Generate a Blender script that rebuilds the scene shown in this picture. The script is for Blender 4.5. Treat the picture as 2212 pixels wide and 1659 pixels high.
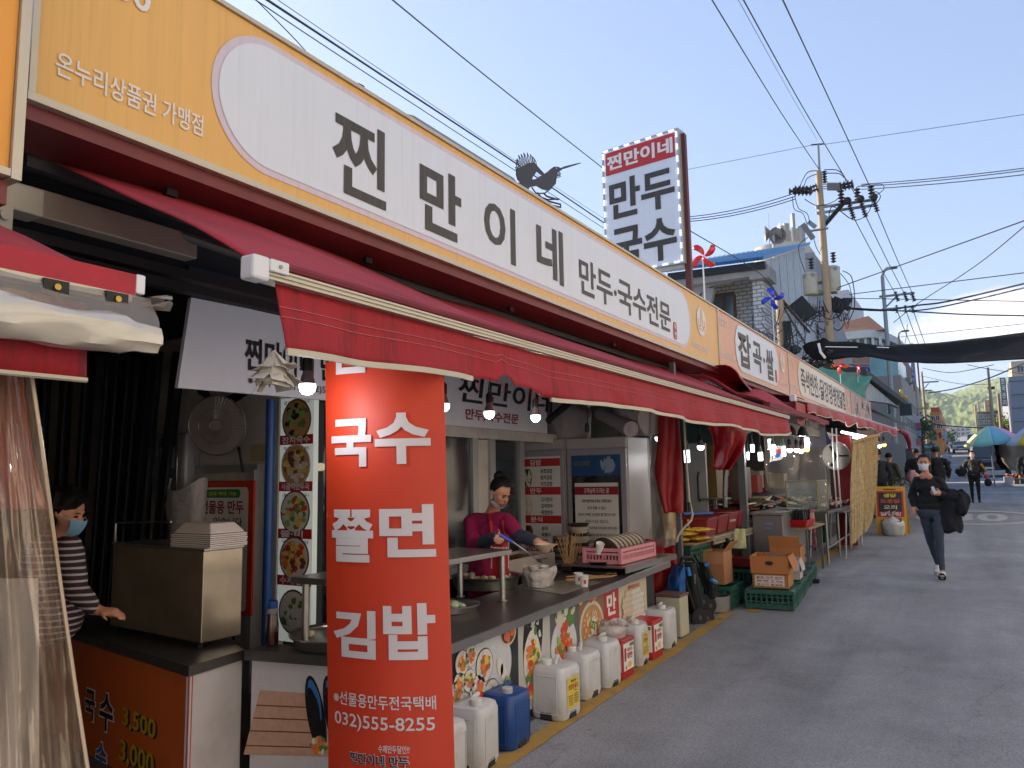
import bpy, bmesh, math, random
from mathutils import Vector, Matrix, noise
for o in list(bpy.data.objects): bpy.data.objects.remove(o)
SC = bpy.context.scene
COL = SC.collection
rnd = random.Random(7)
R = math.radians
# camera
EYE = Vector((0,0,1.68))
RT = Vector((0.8558,0.5171,-0.0173)).normalized()
FW = Vector((-0.5115,0.8506,0.1219)).normalized()
UP = RT.cross(FW).normalized()
RT = FW.cross(UP).normalized()
cam = bpy.data.objects.new('camera', bpy.data.cameras.new('camera'))
COL.objects.link(cam)
cam.matrix_world = Matrix(((RT.x, UP.x, -FW.x, EYE.x),(RT.y, UP.y, -FW.y, EYE.y),(RT.z, UP.z, -FW.z, EYE.z),(0,0,0,1)))
cam.data.sensor_width = 36
cam.data.lens = 27.1
cam.data.clip_start = 0.05
cam.data.clip_end = 6000
SC.camera = cam
# world, sun, exposure
SUN_EL, SUN_AZ = 24.0,80.0          # azimuth: degrees to the left of the street's direction
sd = Vector((-math.sin(R(SUN_AZ)) * math.cos(R(SUN_EL)), math.cos(R(SUN_AZ)) * math.cos(R(SUN_EL)), math.sin(R(SUN_EL))))
SKY_STRENGTH, SUN_STRENGTH, EXPOSURE = 0.15,4.6,1.27
W = bpy.data.worlds.new('World'); SC.world = W; W.use_nodes = True
nt = W.node_tree; nt.nodes.clear()
def N(nt, t, **k):
 n = nt.nodes.new(t)
 for a, b in k.items(): setattr(n, a, b)
 return n
out = N(nt, 'ShaderNodeOutputWorld'); bg = N(nt, 'ShaderNodeBackground')
sky = N(nt, 'ShaderNodeTexSky', sky_type='NISHITA', sun_disc=False)
sky.sun_elevation = R(SUN_EL); sky.sun_rotation = R(-SUN_AZ)
sky.altitude = 50; sky.air_density = 1.0; sky.dust_density = 1.2; sky.ozone_density = 2.5
hs = N(nt, 'ShaderNodeHueSaturation'); hs.inputs['Saturation'].default_value = 0.95
L = nt.links.new
gm = N(nt, 'ShaderNodeGamma'); gm.inputs[1].default_value = 0.55      # the camera's tone curve holds the bright side of the sky back
L(sky.outputs[0], gm.inputs[0])
tn = N(nt, 'ShaderNodeMix', data_type='RGBA', blend_type='MULTIPLY'); tn.inputs['Factor'].default_value = 1; tn.inputs['B'].default_value = (.95,1.07,1.36,1)
L(gm.outputs[0], tn.inputs['A']); L(tn.outputs['Result'], hs.inputs['Color'])
# one low cumulus bank down the street, made from noise on the view direction
tc = N(nt, 'ShaderNodeTexCoord')
mp = N(nt, 'ShaderNodeMapping'); mp.inputs['Scale'].default_value = (1,1,2.6)
nz = N(nt, 'ShaderNodeTexNoise'); nz.inputs['Scale'].default_value = 9; nz.inputs['Detail'].default_value = 7; nz.inputs['Roughness'].default_value = .55
L(tc.outputs['Generated'], mp.inputs[0]); L(mp.outputs[0], nz.inputs['Vector'])
cd = (FW * 1665 + RT * (2190 - 1106) - UP * (700 - 829.5)).normalized()
sub = N(nt, 'ShaderNodeVectorMath', operation='SUBTRACT'); sub.inputs[1].default_value = cd
L(tc.outputs['Generated'], sub.inputs[0])
sc_ = N(nt, 'ShaderNodeVectorMath', operation='MULTIPLY'); sc_.inputs[1].default_value = (8,8,26)
L(sub.outputs[0], sc_.inputs[0])
ln = N(nt, 'ShaderNodeVectorMath', operation='LENGTH'); L(sc_.outputs[0], ln.inputs[0])
m1 = N(nt, 'ShaderNodeMath', operation='MULTIPLY_ADD'); m1.inputs[1].default_value = -0.55; m1.inputs[2].default_value = 0.5
L(ln.outputs['Value'], m1.inputs[0])
m2 = N(nt, 'ShaderNodeMath', operation='ADD'); L(m1.outputs[0], m2.inputs[0]); L(nz.outputs[0], m2.inputs[1])
rp = N(nt, 'ShaderNodeMapRange'); rp.inputs[1].default_value = .42; rp.inputs[2].default_value = .75; rp.clamp = True
L(m2.outputs[0], rp.inputs[0])
mx = N(nt, 'ShaderNodeMix', data_type='RGBA'); mx.inputs['B'].default_value = (4.6,4.1,4.2,1)
L(rp.outputs[0], mx.inputs['Factor']); L(hs.outputs[0], mx.inputs['A'])
L(mx.outputs['Result'], bg.inputs[0]); bg.inputs[1].default_value = SKY_STRENGTH
L(bg.outputs[0], out.inputs[0])
sun = bpy.data.objects.new('sun', bpy.data.lights.new('sun', 'SUN')); COL.objects.link(sun)
sun.data.energy = SUN_STRENGTH; sun.data.angle = R(0.5); sun.data.color = (1,.87,.70)
sun.rotation_euler = sd.to_track_quat('Z', 'Y').to_euler(); sun.location = (-20,0,30)
SC.view_settings.view_transform = 'Standard'; SC.view_settings.look = 'None'
SC.view_settings.exposure = EXPOSURE; SC.view_settings.gamma = 1; SC.view_settings.use_curve_mapping = False
SC.cycles.max_bounces = 7; SC.cycles.diffuse_bounces = 4; SC.cycles.glossy_bounces = 3; SC.cycles.transparent_max_bounces = 12
SC.cycles.sample_clamp_indirect = 6; SC.cycles.caustics_reflective = False; SC.cycles.caustics_refractive = False
SC.cycles.use_denoising = True
# places: from a point of the survey grid to a point in the street
def ray(u, v): return (FW + RT * ((u - 1106) / 1665) - UP * ((v - 829.5) / 1665))
def PX(u, v, X): d = ray(u, v); return EYE + d * (X / d.x)
def PY(u, v, Y): d = ray(u, v); return EYE + d * (Y / d.y)
def PZ(u, v, Z): d = ray(u, v); return EYE + d * ((Z - EYE.z) / d.z)
def PD(u, v, D): return EYE + ray(u, v) * D
SL = .025
def G(u, v): d = ray(u, v); return EYE + d * (-EYE.z / (d.z - SL * d.y))
def gz(y): return SL * y if y < 60 else 1.5 + (y - 60) * .045
# colours and materials
def srgb(h):
 h = h.lstrip('#'); c = [int(h[i:i + 2],16) / 255 for i in (0,2,4)]
 return tuple((x / 12.92 if x <= .04045 else ((x + .055) / 1.055) ** 2.4) for x in c)
MATS = {}
def mat(name, col, rough=.6, metal=0., var=.12, scale=6., bump=.0, bscale=60., spec=.5, emit=None, estr=0., trans=0., alpha=1., stain=None, stain_amt=0., stain_scale=3., stretch=(1,1,1), sheen=0., coat=0., sub=0.):
 if name in MATS: return MATS[name]
 m = bpy.data.materials.new(name); m.use_nodes = True; MATS[name] = m
 nt = m.node_tree; b = nt.nodes['Principled BSDF']; L = nt.links.new
 c = srgb(col) if isinstance(col, str) else tuple(col)
 b.inputs['Roughness'].default_value = rough; b.inputs['Metallic'].default_value = metal
 b.inputs['Specular IOR Level'].default_value = spec
 b.inputs['Transmission Weight'].default_value = trans; b.inputs['Alpha'].default_value = alpha
 if coat: b.inputs['Coat Weight'].default_value = coat
 if sub: b.inputs['Subsurface Weight'].default_value = sub; b.inputs['Subsurface Radius'].default_value = (.01,.005,.003)
 b.inputs['Base Color'].default_value = (*c, 1)
 tc = N(nt, 'ShaderNodeTexCoord'); mp = N(nt, 'ShaderNodeMapping'); mp.inputs['Scale'].default_value = stretch
 L(tc.outputs['Object'], mp.inputs[0])
 if var or stain:
  nz = N(nt, 'ShaderNodeTexNoise'); nz.inputs['Scale'].default_value = scale; nz.inputs['Detail'].default_value = 6; nz.inputs['Roughness'].default_value = .6
  L(mp.outputs[0], nz.inputs['Vector'])
  mx = N(nt, 'ShaderNodeMix', data_type='RGBA')
  lo = tuple(max(0, x * (1 - var * 1.6)) for x in c); hi = tuple(min(1, x * (1 + var)) for x in c)
  mx.inputs['A'].default_value = (*lo, 1); mx.inputs['B'].default_value = (*hi, 1)
  L(nz.outputs[0], mx.inputs['Factor']); last = mx.outputs['Result']
  if stain:
   n2 = N(nt, 'ShaderNodeTexNoise'); n2.inputs['Scale'].default_value = stain_scale; n2.inputs['Detail'].default_value = 8; n2.inputs['Roughness'].default_value = .65
   L(mp.outputs[0], n2.inputs['Vector'])
   mr = N(nt, 'ShaderNodeMapRange'); mr.inputs[1].default_value = .5; mr.inputs[2].default_value = .72; mr.inputs[4].default_value = stain_amt
   L(n2.outputs[0], mr.inputs[0]); m2 = N(nt, 'ShaderNodeMix', data_type='RGBA')
   m2.inputs['B'].default_value = (*srgb(stain),1); L(mr.outputs[0], m2.inputs['Factor']); L(last, m2.inputs['A']); last = m2.outputs['Result']
  L(last, b.inputs['Base Color'])
 if bump:
  n3 = N(nt, 'ShaderNodeTexNoise'); n3.inputs['Scale'].default_value = bscale; n3.inputs['Detail'].default_value = 5
  L(mp.outputs[0], n3.inputs['Vector']); bp = N(nt, 'ShaderNodeBump'); bp.inputs['Strength'].default_value = bump; bp.inputs['Distance'].default_value = .02
  L(n3.outputs[0], bp.inputs['Height']); L(bp.outputs[0], b.inputs['Normal'])
 if emit is not None:
  b.inputs['Emission Color'].default_value = (*(srgb(emit) if isinstance(emit, str) else emit),1); b.inputs['Emission Strength'].default_value = estr
 return m
def flat(h, rough=.55): return mat('print ' + h, h, rough, var=.05, scale=9)
def _aslist(m): return m if isinstance(m, (list, tuple)) else [m]
# mesh builder
class MB:
 def __init__(s): s.v = []; s.f = []; s.mi = []
 def add(s, vs, fs, mi=0):
  n = len(s.v); s.v += [Vector(p) for p in vs]; s.f += [tuple(i + n for i in f) for f in fs]; s.mi += [mi] * len(fs); return s
 def hexa(s, p, mi=0):      # p: 4 bottom, 4 top, counter-clockwise
  return s.add(p, [(3,2,1,0),(4,5,6,7),(0,1,5,4),(1,2,6,5),(2,3,7,6),(3,0,4,7)], mi)
 def box(s, c, d, rz=0., mi=0, rx=0., ry=0., bev=0.):
  c = Vector(c); x, y, z = d[0] / 2, d[1] / 2, d[2] / 2
  rot = Matrix.Rotation(rz, 3, 'Z') @ Matrix.Rotation(ry, 3, 'Y') @ Matrix.Rotation(rx, 3, 'X')
  if bev:
   b = min(bev, x * .9, y * .9, z * .9); pts = []
   for sz, zz, ins in ((-1, z, b),(-1, z - b, 0),(1, z - b, 0),(1, z, b)):
    for (ax, ay) in ((x - b - ins * .0, y),(x, y - b),(x, -y + b),(x - b, -y),(-x + b, -y),(-x, -y + b),(-x, y - b),(-x + b, y)):
     k = ins
     px = ax - math.copysign(k, ax) if abs(ax) > k else ax; py = ay - math.copysign(k, ay) if abs(ay) > k else ay
     pts.append(c + rot @ Vector((px, py, sz * zz)))
   fs = [tuple(range(7,-1,-1))[::-1], tuple(range(24,32))[::-1]]
   for r in range(3):
    for i in range(8): j = (i + 1) % 8; fs.append((r * 8 + i, r * 8 + j, r * 8 + 8 + j, r * 8 + 8 + i)[::-1])
   return s.add(pts, fs, mi)
  return s.hexa([c + rot @ Vector(q) for q in ((-x, -y, -z),(x, -y, -z),(x, y, -z),(-x, y, -z),(-x, -y, z),(x, -y, z),(x, y, z),(-x, y, z))], mi)
 def b2(s, lo, hi, mi=0): return s.box([(a + b) / 2 for a, b in zip(lo, hi)],[abs(b - a) for a, b in zip(lo, hi)], mi=mi)
 def cyl(s, a, b, r0, r1=None, n=12, mi=0, caps=True):
  a, b = Vector(a), Vector(b); r1 = r0 if r1 is None else r1; d = (b - a).normalized()
  u = d.orthogonal().normalized(); w = d.cross(u); vs = []
  for p, r in ((a, r0),(b, r1)):
   vs += [p + (u * math.cos(2 * math.pi * i / n) + w * math.sin(2 * math.pi * i / n)) * r for i in range(n)]
  fs = [(i, (i + 1) % n, n + (i + 1) % n, n + i) for i in range(n)]
  if caps: fs += [tuple(range(n - 1,-1,-1)), tuple(range(n, 2 * n))]
  return s.add(vs, fs, mi)
 def tube(s, pts, r, n=6, mi=0, rs=None):
  pts = [Vector(p) for p in pts]; vs = []; m = len(pts); u = None
  for i, p in enumerate(pts):
   d = (pts[min(i + 1, m - 1)] - pts[max(i - 1,0)]).normalized()
   u = (u - d * u.dot(d)) if u is not None else d.orthogonal()
   u = u.normalized() if u.length > 1e-6 else d.orthogonal().normalized(); w = d.cross(u); rr = rs[i] if rs else r
   vs += [p + (u * math.cos(2 * math.pi * k / n) + w * math.sin(2 * math.pi * k / n)) * rr for k in range(n)]
  fs = [(i * n + k, i * n + (k + 1) % n, (i + 1) * n + (k + 1) % n, (i + 1) * n + k) for i in range(m - 1) for k in range(n)]
  fs += [tuple(range(n - 1,-1,-1)), tuple(range((m - 1) * n, m * n))]
  return s.add(vs, fs, mi)
 def lathe(s, prof, c=(0,0,0), n=20, mi=0, axis=None, sx=1., sy=1.):
  c = Vector(c); vs = []; q = Vector((0,0,1)).rotation_difference(Vector(axis)) if axis is not None else None
  for r, z in prof:
   for k in range(n):
    p = Vector((r * sx * math.cos(2 * math.pi * k / n), r * sy * math.sin(2 * math.pi * k / n), z)); vs.append(c + (q @ p if q else p))
  m = len(prof); fs = [(i * n + k, i * n + (k + 1) % n, (i + 1) * n + (k + 1) % n, (i + 1) * n + k) for i in range(m - 1) for k in range(n)]
  if prof[0][0] > 1e-5: fs.append(tuple(range(n - 1,-1,-1)))
  if prof[-1][0] > 1e-5: fs.append(tuple(range((m - 1) * n, m * n)))
  return s.add(vs, fs, mi)
 def ball(s, c, r, n=10, mi=0, jit=0., seed=0):
  c = Vector(c); r = Vector((r, r, r)) if not hasattr(r, '__len__') else Vector(r); rows = max(4, n // 2); vs = []
  for i in range(rows + 1):
   t = math.pi * i / rows
   for k in range(n):
    a = 2 * math.pi * k / n; d = Vector((math.sin(t) * math.cos(a), math.sin(t) * math.sin(a),-math.cos(t)))
    j = 1 + jit * noise.noise(d * 2.3 + Vector((seed, seed * 1.7,0))) if jit else 1
    vs.append(c + Vector((d.x * r.x, d.y * r.y, d.z * r.z)) * j)
  return s.add(vs, [(i * n + k, i * n + (k + 1) % n, (i + 1) * n + (k + 1) % n, (i + 1) * n + k) for i in range(rows) for k in range(n)], mi)
 def sheet(s, f, nu, nv, mi=0):
  n0 = [Vector(f(i / nu, j / nv)) for j in range(nv + 1) for i in range(nu + 1)]
  return s.add(n0,[(j * (nu + 1) + i, j * (nu + 1) + i + 1,(j + 1) * (nu + 1) + i + 1,(j + 1) * (nu + 1) + i) for j in range(nv) for i in range(nu)], mi)
 def slab(s, pts, h, mi=0):     # outline (planar list of points) thickened by vector h
  n = len(pts); h = Vector(h); a = [Vector(p) for p in pts]
  return s.add(a + [p + h for p in a],[tuple(range(n - 1,-1,-1)), tuple(range(n, 2 * n))] + [(i, (i + 1) % n, n + (i + 1) % n, n + i) for i in range(n)], mi)
 def build(s, name, mats, parent=None, smooth=False, weld=False, solid=0., bevel=0., **props):
  off = parent.matrix_world.translation.copy() if (parent is not None and False) else Vector((0,0,0))
  if parent is not None:
   o_ = parent
   while o_ is not None: off += o_.location; o_ = o_.parent
  me = bpy.data.meshes.new(name); me.from_pydata([p - off for p in s.v],[], s.f)
  for m in _aslist(mats): me.materials.append(m)
  if any(s.mi): me.polygons.foreach_set('material_index', s.mi)
  bm = bmesh.new(); bm.from_mesh(me)
  if weld: bmesh.ops.remove_doubles(bm, verts=bm.verts, dist=1e-4)
  bmesh.ops.recalc_face_normals(bm, faces=bm.faces)
  bm.to_mesh(me); bm.free()
  if smooth:
   me.polygons.foreach_set('use_smooth', [True] * len(me.polygons))
   if smooth != 'all': me.set_sharp_from_angle(angle=R(40))
  o = bpy.data.objects.new(name, me); COL.objects.link(o)
  if parent is not None: o.parent = parent
  if solid: md = o.modifiers.new('s', 'SOLIDIFY'); md.thickness = solid; md.offset = 0
  if bevel: md = o.modifiers.new('b', 'BEVEL'); md.width = bevel; md.segments = 2; md.limit_method = 'ANGLE'
  for k, v in props.items(): o[k] = v
  return o
def thing(name, label, cat, loc=(0,0,0), group=None):
 o = bpy.data.objects.new(name, None); COL.objects.link(o); o.location = loc; o.empty_display_size = .1
 o['label'] = label; o['category'] = cat
 if group: o['group'] = group
 return o
def tag(o, label, cat, group=None):
 o['label'] = label; o['category'] = cat
 if group: o['group'] = group
 return o
def copy_tree(o, parent=None):
 c = o.copy(); COL.objects.link(c); c.parent = parent
 for ch in list(o.children): copy_tree(ch, c)
 return c
def place(o, loc, rz=0., label=None, sc=1.):
 o.location = loc; o.rotation_euler = (0,0, rz); o.scale = (sc, sc, sc)
 if label: o['label'] = label
 return o
# lettering: text set in a rectangle, on any surface f(a, b) -> point
FONT = None
_tc = {}
def glyphs(s, bold):
 k = (s, bold)
 if k in _tc: return _tc[k]
 cu = bpy.data.curves.new('t', 'FONT'); cu.body = s; cu.resolution_u = 3; cu.offset = bold; cu.fill_mode = 'FRONT'
 o = bpy.data.objects.new('t', cu); me = bpy.data.meshes.new_from_object(o)
 vs = [v.co.copy() for v in me.vertices]; fs = [tuple(p.vertices) for p in me.polygons]
 bpy.data.objects.remove(o); bpy.data.curves.remove(cu); bpy.data.meshes.remove(me)
 _tc[k] = (vs, fs); return vs, fs
def letters(mb, s, f, a0, b0, a1, b1, bold=.02, mi=0, slant=0.):
 vs, fs = glyphs(s, bold)
 if not vs: return
 x0 = min(v.x for v in vs); x1 = max(v.x for v in vs); y0 = min(v.y for v in vs); y1 = max(v.y for v in vs)
 w = max(x1 - x0,1e-6); h = max(y1 - y0,1e-6)
 mb.add([f(a0 + (a1 - a0) * (v.x - x0) / w + slant * (v.y - y0) / h * (a1 - a0), b0 + (b1 - b0) * (v.y - y0) / h) for v in vs], fs, mi)
def plane(o, ex, ey, out=.004):       # surface map: metres along ex and ey from o, lifted out by the normal
 o, ex, ey = Vector(o), Vector(ex).normalized(), Vector(ey).normalized(); n = ex.cross(ey).normalized() * out
 return lambda a, b: o + ex * a + ey * b + n
def rect(mb, f, a0, b0, a1, b1, mi=0): mb.add([f(a0, b0), f(a1, b0), f(a1, b1), f(a0, b1)],[(0,1,2,3)], mi)
def disc(mb, f, a, b, ra, rb=None, mi=0, n=20, jit=0., rot=0., seed=0, lift=0.):
 rb = ra if rb is None else rb; pts = []; o = f(a, b); nn = (f(a + .001, b) - o).cross(f(a, b + .001) - o).normalized() * lift if lift else Vector()
 for k in range(n):
  t = 2 * math.pi * k / n; j = 1 + jit * noise.noise(Vector((math.cos(t) * 2 + seed, math.sin(t) * 2, seed * .7)))
  x, y = ra * j * math.cos(t), rb * j * math.sin(t)
  pts.append(f(a + x * math.cos(rot) - y * math.sin(rot), b + x * math.sin(rot) + y * math.cos(rot)) + nn)
 mb.add(pts, [tuple(range(n))], mi)
def rrect(mb, f, a0, b0, a1, b1, r, mi=0, n=8):
 pts = []
 for (cx, cy, t0) in ((a1 - r, b1 - r, 0),(a0 + r, b1 - r, 90),(a0 + r, b0 + r, 180),(a1 - r, b0 + r, 270)):
  for k in range(n + 1): t = R(t0 + 90 * k / n); pts.append(f(cx + r * math.cos(t), cy + r * math.sin(t)))
 mb.add(pts, [tuple(range(len(pts)))], mi)
# ===== SETTING
def ground_mat():
 m = mat('asphalt', '#8c8c8e', .88, var=.14, scale=1.2, bump=.35, bscale=150, stain='#6c6c70', stain_amt=.7, stain_scale=.9)
 nt = m.node_tree; b = nt.nodes['Principled BSDF']; L = nt.links.new
 src = b.inputs['Base Color'].links[0].from_socket; tc = [n for n in nt.nodes if n.type == 'TEX_COORD'][0]
 v = N(nt, 'ShaderNodeTexVoronoi', feature='F1'); v.inputs['Scale'].default_value = 70; L(tc.outputs['Object'], v.inputs['Vector'])
 mr = N(nt, 'ShaderNodeMapRange'); mr.inputs[1].default_value = 0; mr.inputs[2].default_value = .6; mr.inputs[3].default_value = .6; mr.inputs[4].default_value = 1.25; L(v.outputs['Distance'], mr.inputs[0])
 mx = N(nt, 'ShaderNodeMix', data_type='RGBA', blend_type='MULTIPLY'); mx.inputs['Factor'].default_value = .8
 L(src, mx.inputs['A']); L(mr.outputs[0], mx.inputs['B'])
 # long worn streaks along the street and darker repair patches
 mp = N(nt, 'ShaderNodeMapping'); mp.inputs['Scale'].default_value = (1.6,.12,1); n2 = N(nt, 'ShaderNodeTexNoise'); n2.inputs['Scale'].default_value = 1.4; n2.inputs['Detail'].default_value = 5
 L(tc.outputs['Object'], mp.inputs[0]); L(mp.outputs[0], n2.inputs['Vector'])
 m3 = N(nt, 'ShaderNodeMapRange'); m3.inputs[1].default_value = .35; m3.inputs[2].default_value = .7; m3.inputs[3].default_value = .82; m3.inputs[4].default_value = 1.1; L(n2.outputs[0], m3.inputs[0])
 m4 = N(nt, 'ShaderNodeMix', data_type='RGBA', blend_type='MULTIPLY'); m4.inputs['Factor'].default_value = 1
 L(mx.outputs['Result'], m4.inputs['A']); L(m3.outputs[0], m4.inputs['B']);
 vc = N(nt, 'ShaderNodeTexVoronoi', feature='DISTANCE_TO_EDGE'); vc.inputs['Scale'].default_value = .42; nd = N(nt, 'ShaderNodeTexNoise'); nd.inputs['Scale'].default_value = 2.2; nd.inputs['Detail'].default_value = 6
 va = N(nt, 'ShaderNodeVectorMath', operation='MULTIPLY_ADD'); va.inputs[1].default_value = (.9,.9,.9); L(tc.outputs['Object'], nd.inputs['Vector']); L(nd.outputs['Color'], va.inputs[0]); L(tc.outputs['Object'], va.inputs[2]); L(va.outputs[0], vc.inputs['Vector'])
 mc = N(nt, 'ShaderNodeMapRange'); mc.inputs[1].default_value = 0; mc.inputs[2].default_value = .006; mc.inputs[3].default_value = .78; mc.inputs[4].default_value = 1; L(vc.outputs['Distance'], mc.inputs[0])
 ns = N(nt, 'ShaderNodeTexNoise'); ns.inputs['Scale'].default_value = .55; ns.inputs['Detail'].default_value = 7; ns.inputs['Roughness'].default_value = .7; L(tc.outputs['Object'], ns.inputs['Vector'])
 ms = N(nt, 'ShaderNodeMapRange'); ms.inputs[1].default_value = .42; ms.inputs[2].default_value = .62; ms.inputs[3].default_value = .86; ms.inputs[4].default_value = 1.08; L(ns.outputs[0], ms.inputs[0])
 p1 = N(nt, 'ShaderNodeMath', operation='MULTIPLY'); L(mc.outputs[0], p1.inputs[0]); L(ms.outputs[0], p1.inputs[1])
 m5 = N(nt, 'ShaderNodeMix', data_type='RGBA', blend_type='MULTIPLY'); m5.inputs['Factor'].default_value = 1; L(m4.outputs['Result'], m5.inputs['A']); L(p1.outputs[0], m5.inputs['B']); L(m5.outputs['Result'], b.inputs['Base Color'])
 return m
M_asphalt = ground_mat()
ys = [-40,-20,-8,-2] + [i * 1.0 for i in range(0,40,2)] + [40,50,60,80,110,150,200,260,340,430,520,640]
g = MB(); xs = [-420,-200,-80,-30,-12,-6,-3,0,3,6,12,30,80,200,420]
g.add([(x, y, gz(y)) for y in ys for x in xs],[(j * len(xs) + i, j * len(xs) + i + 1,(j + 1) * len(xs) + i + 1,(j + 1) * len(xs) + i) for j in range(len(ys) - 1) for i in range(len(xs) - 1)])
g.build('ground', M_asphalt, kind='structure')
def strip(mb, x0, x1, y0, y1, h, n=None, wob=0., seed=0):   # a painted or laid strip that follows the ground
 n = n or max(1, int((y1 - y0) / 1)); pts = []
 for i in range(n + 1):
  y = y0 + (y1 - y0) * i / n; a = noise.noise(Vector((y * 1.7, seed, 0))) * wob; c = noise.noise(Vector((y * 1.9, seed + 9,0))) * wob
  pts += [(x0 + a, y, gz(y) + h),(x1 + c, y, gz(y) + h)]
 mb.add(pts, [(2 * i, 2 * i + 1,2 * i + 3,2 * i + 2) for i in range(n)])
m_yel = mat('worn yellow paint', '#b08a3c', .8, var=.25, scale=14, stain='#6b675f', stain_amt=1., stain_scale=7, bump=.3, bscale=80)
q = MB(); strip(q, -2.49,-2.36,-4,8.5,.004,120,.02,3); strip(q, -2.30,-2.16,8.6,16,.004,40,.02,5)
q.build('road_markings', m_yel, kind='structure')
m_dark = mat('asphalt patch', '#5d5a58', .92, var=.2, scale=5, bump=.4, bscale=120)
m_gut = mat('stall floor concrete', '#57534f', .85, var=.25, scale=3, stain='#3a3532', stain_amt=.8, stain_scale=2, bump=.3, bscale=40)
q = MB(); strip(q, -6.5,-2.62,-3,20,.006,40); q.build('pavement', m_gut, kind='structure')
# speed-limit ellipse and pale crosswise strips painted as bands of sunlight further down
m_wht = mat('worn white paint and sun bands', '#b9b6b0', .8, var=.2, scale=9, stain='#77746f', stain_amt=.6, stain_scale=8)
q = MB()
def ring_on_road(cx, cy, rx, ry, w, a0=0, a1=360, n=40):
 p = []
 for k in range(n + 1):
  t = R(a0 + (a1 - a0) * k / n)
  for s in (1,1 - w / rx): p.append((cx + rx * s * math.cos(t), cy + ry * (1 - (1 - s) * 2) * math.sin(t), gz(cy + ry * s * math.sin(t)) + .004))
 q.add(p, [(2 * k, 2 * k + 1,2 * k + 3,2 * k + 2) for k in range(n)])
c0 = G(2112,1117); ring_on_road(c0.x, c0.y, 1.35,2.2,.16)
fl = lambda a, b: Vector((c0.x + a, c0.y + b, gz(c0.y + b) + .004))
letters(q, '30', fl, -.62,-1.2,.62,1.2,.03)
for y0, w in ((34,.5),(44,.6),(52,.5),(61,.5),(75,.6),(92,.7),(118,.9),(150,1.1)):
 cx = -.012 * y0; strip(q, cx - 4, cx + 3, y0, y0 + w, .006,1)  # pale strips stand in for sunlit bands across the far road
q.build('road_marks_and_sun_bands', m_wht, kind='structure')
# wooded hills at the end of the street
def hills():
 mb = MB()
 def ridge(u):
  pts = [(1500,880),(1700,862),(1900,850),(1997,848),(2035,851),(2062,856),(2085,852),(2110,846),(2154,837),(2212,828),(2350,835),(2600,870)]
  for (a, b),(c, d) in zip(pts, pts[1:]):
   if a <= u <= c: return b + (d - b) * (u - a) / (c - a)
  return 880
 def f(s, t):
  u = 1500 + 1100 * s; D = 560 + 640 * t; top = PD(u, ridge(u),1200); prof = math.sin(min(1, t) * math.pi / 2) ** .8
  p = PD(u, 950, D); z = 12 + (top.z - 12) * prof * (.94 + .06 * math.cos(t * 9 + u * .02))
  n = Vector((p.x * .012, p.y * .012,0)); z += 13 * noise.noise(n) * prof * (1 - t * .7)
  c = noise.voronoi(Vector((p.x * .13, p.y * .08,0)))[0][0]; z += 3.2 * (1 - min(1, c * 1.6)) + 2.6 * noise.noise(Vector((p.x * .25, p.y * .2,3)))
  return (p.x, p.y, z)
 mb.sheet(f, 520,110)
 m = mat('forest', '#75824a', .95, var=.25, scale=.035, stain='#9aa05c', stain_amt=.6, stain_scale=.09, bump=1., bscale=.5, spec=.1)
 mb.build('hills', m, smooth='all', kind='structure')
hills()
# ===== BUILDINGS
m_glass = mat('window glass', '#2b3338', .12, var=.1, spec=.8)
m_glass2 = mat('pale window glass', '#5a6a72', .15, var=.2, scale=2, spec=.8)
m_conc = mat('grey concrete', '#9c9c9b', .9, var=.18, scale=.8, stain='#6b6a66', stain_amt=.6, stain_scale=.6, bump=.2, bscale=12)
m_cream = mat('cream render', '#cfc6ae', .85, var=.1, scale=1, stain='#a59b84', stain_amt=.5, stain_scale=.7)
m_white = mat('off white paint', '#c6c6c2', .8, var=.08, scale=1.5, stain='#97948c', stain_amt=.5, stain_scale=1.2)
m_brown = mat('brown brick', '#8a6a5c', .85, var=.18, scale=2.5, stain='#6f4e40', stain_amt=.4)
m_dkm = mat('dark metal', '#2b2c2e', .5, metal=.6)
m_steelg = mat('galvanised steel', '#8e9292', .42, metal=.75, var=.15, scale=5)
m_frame = mat('aluminium frame', '#a9abaa', .4, metal=.5)
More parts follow.
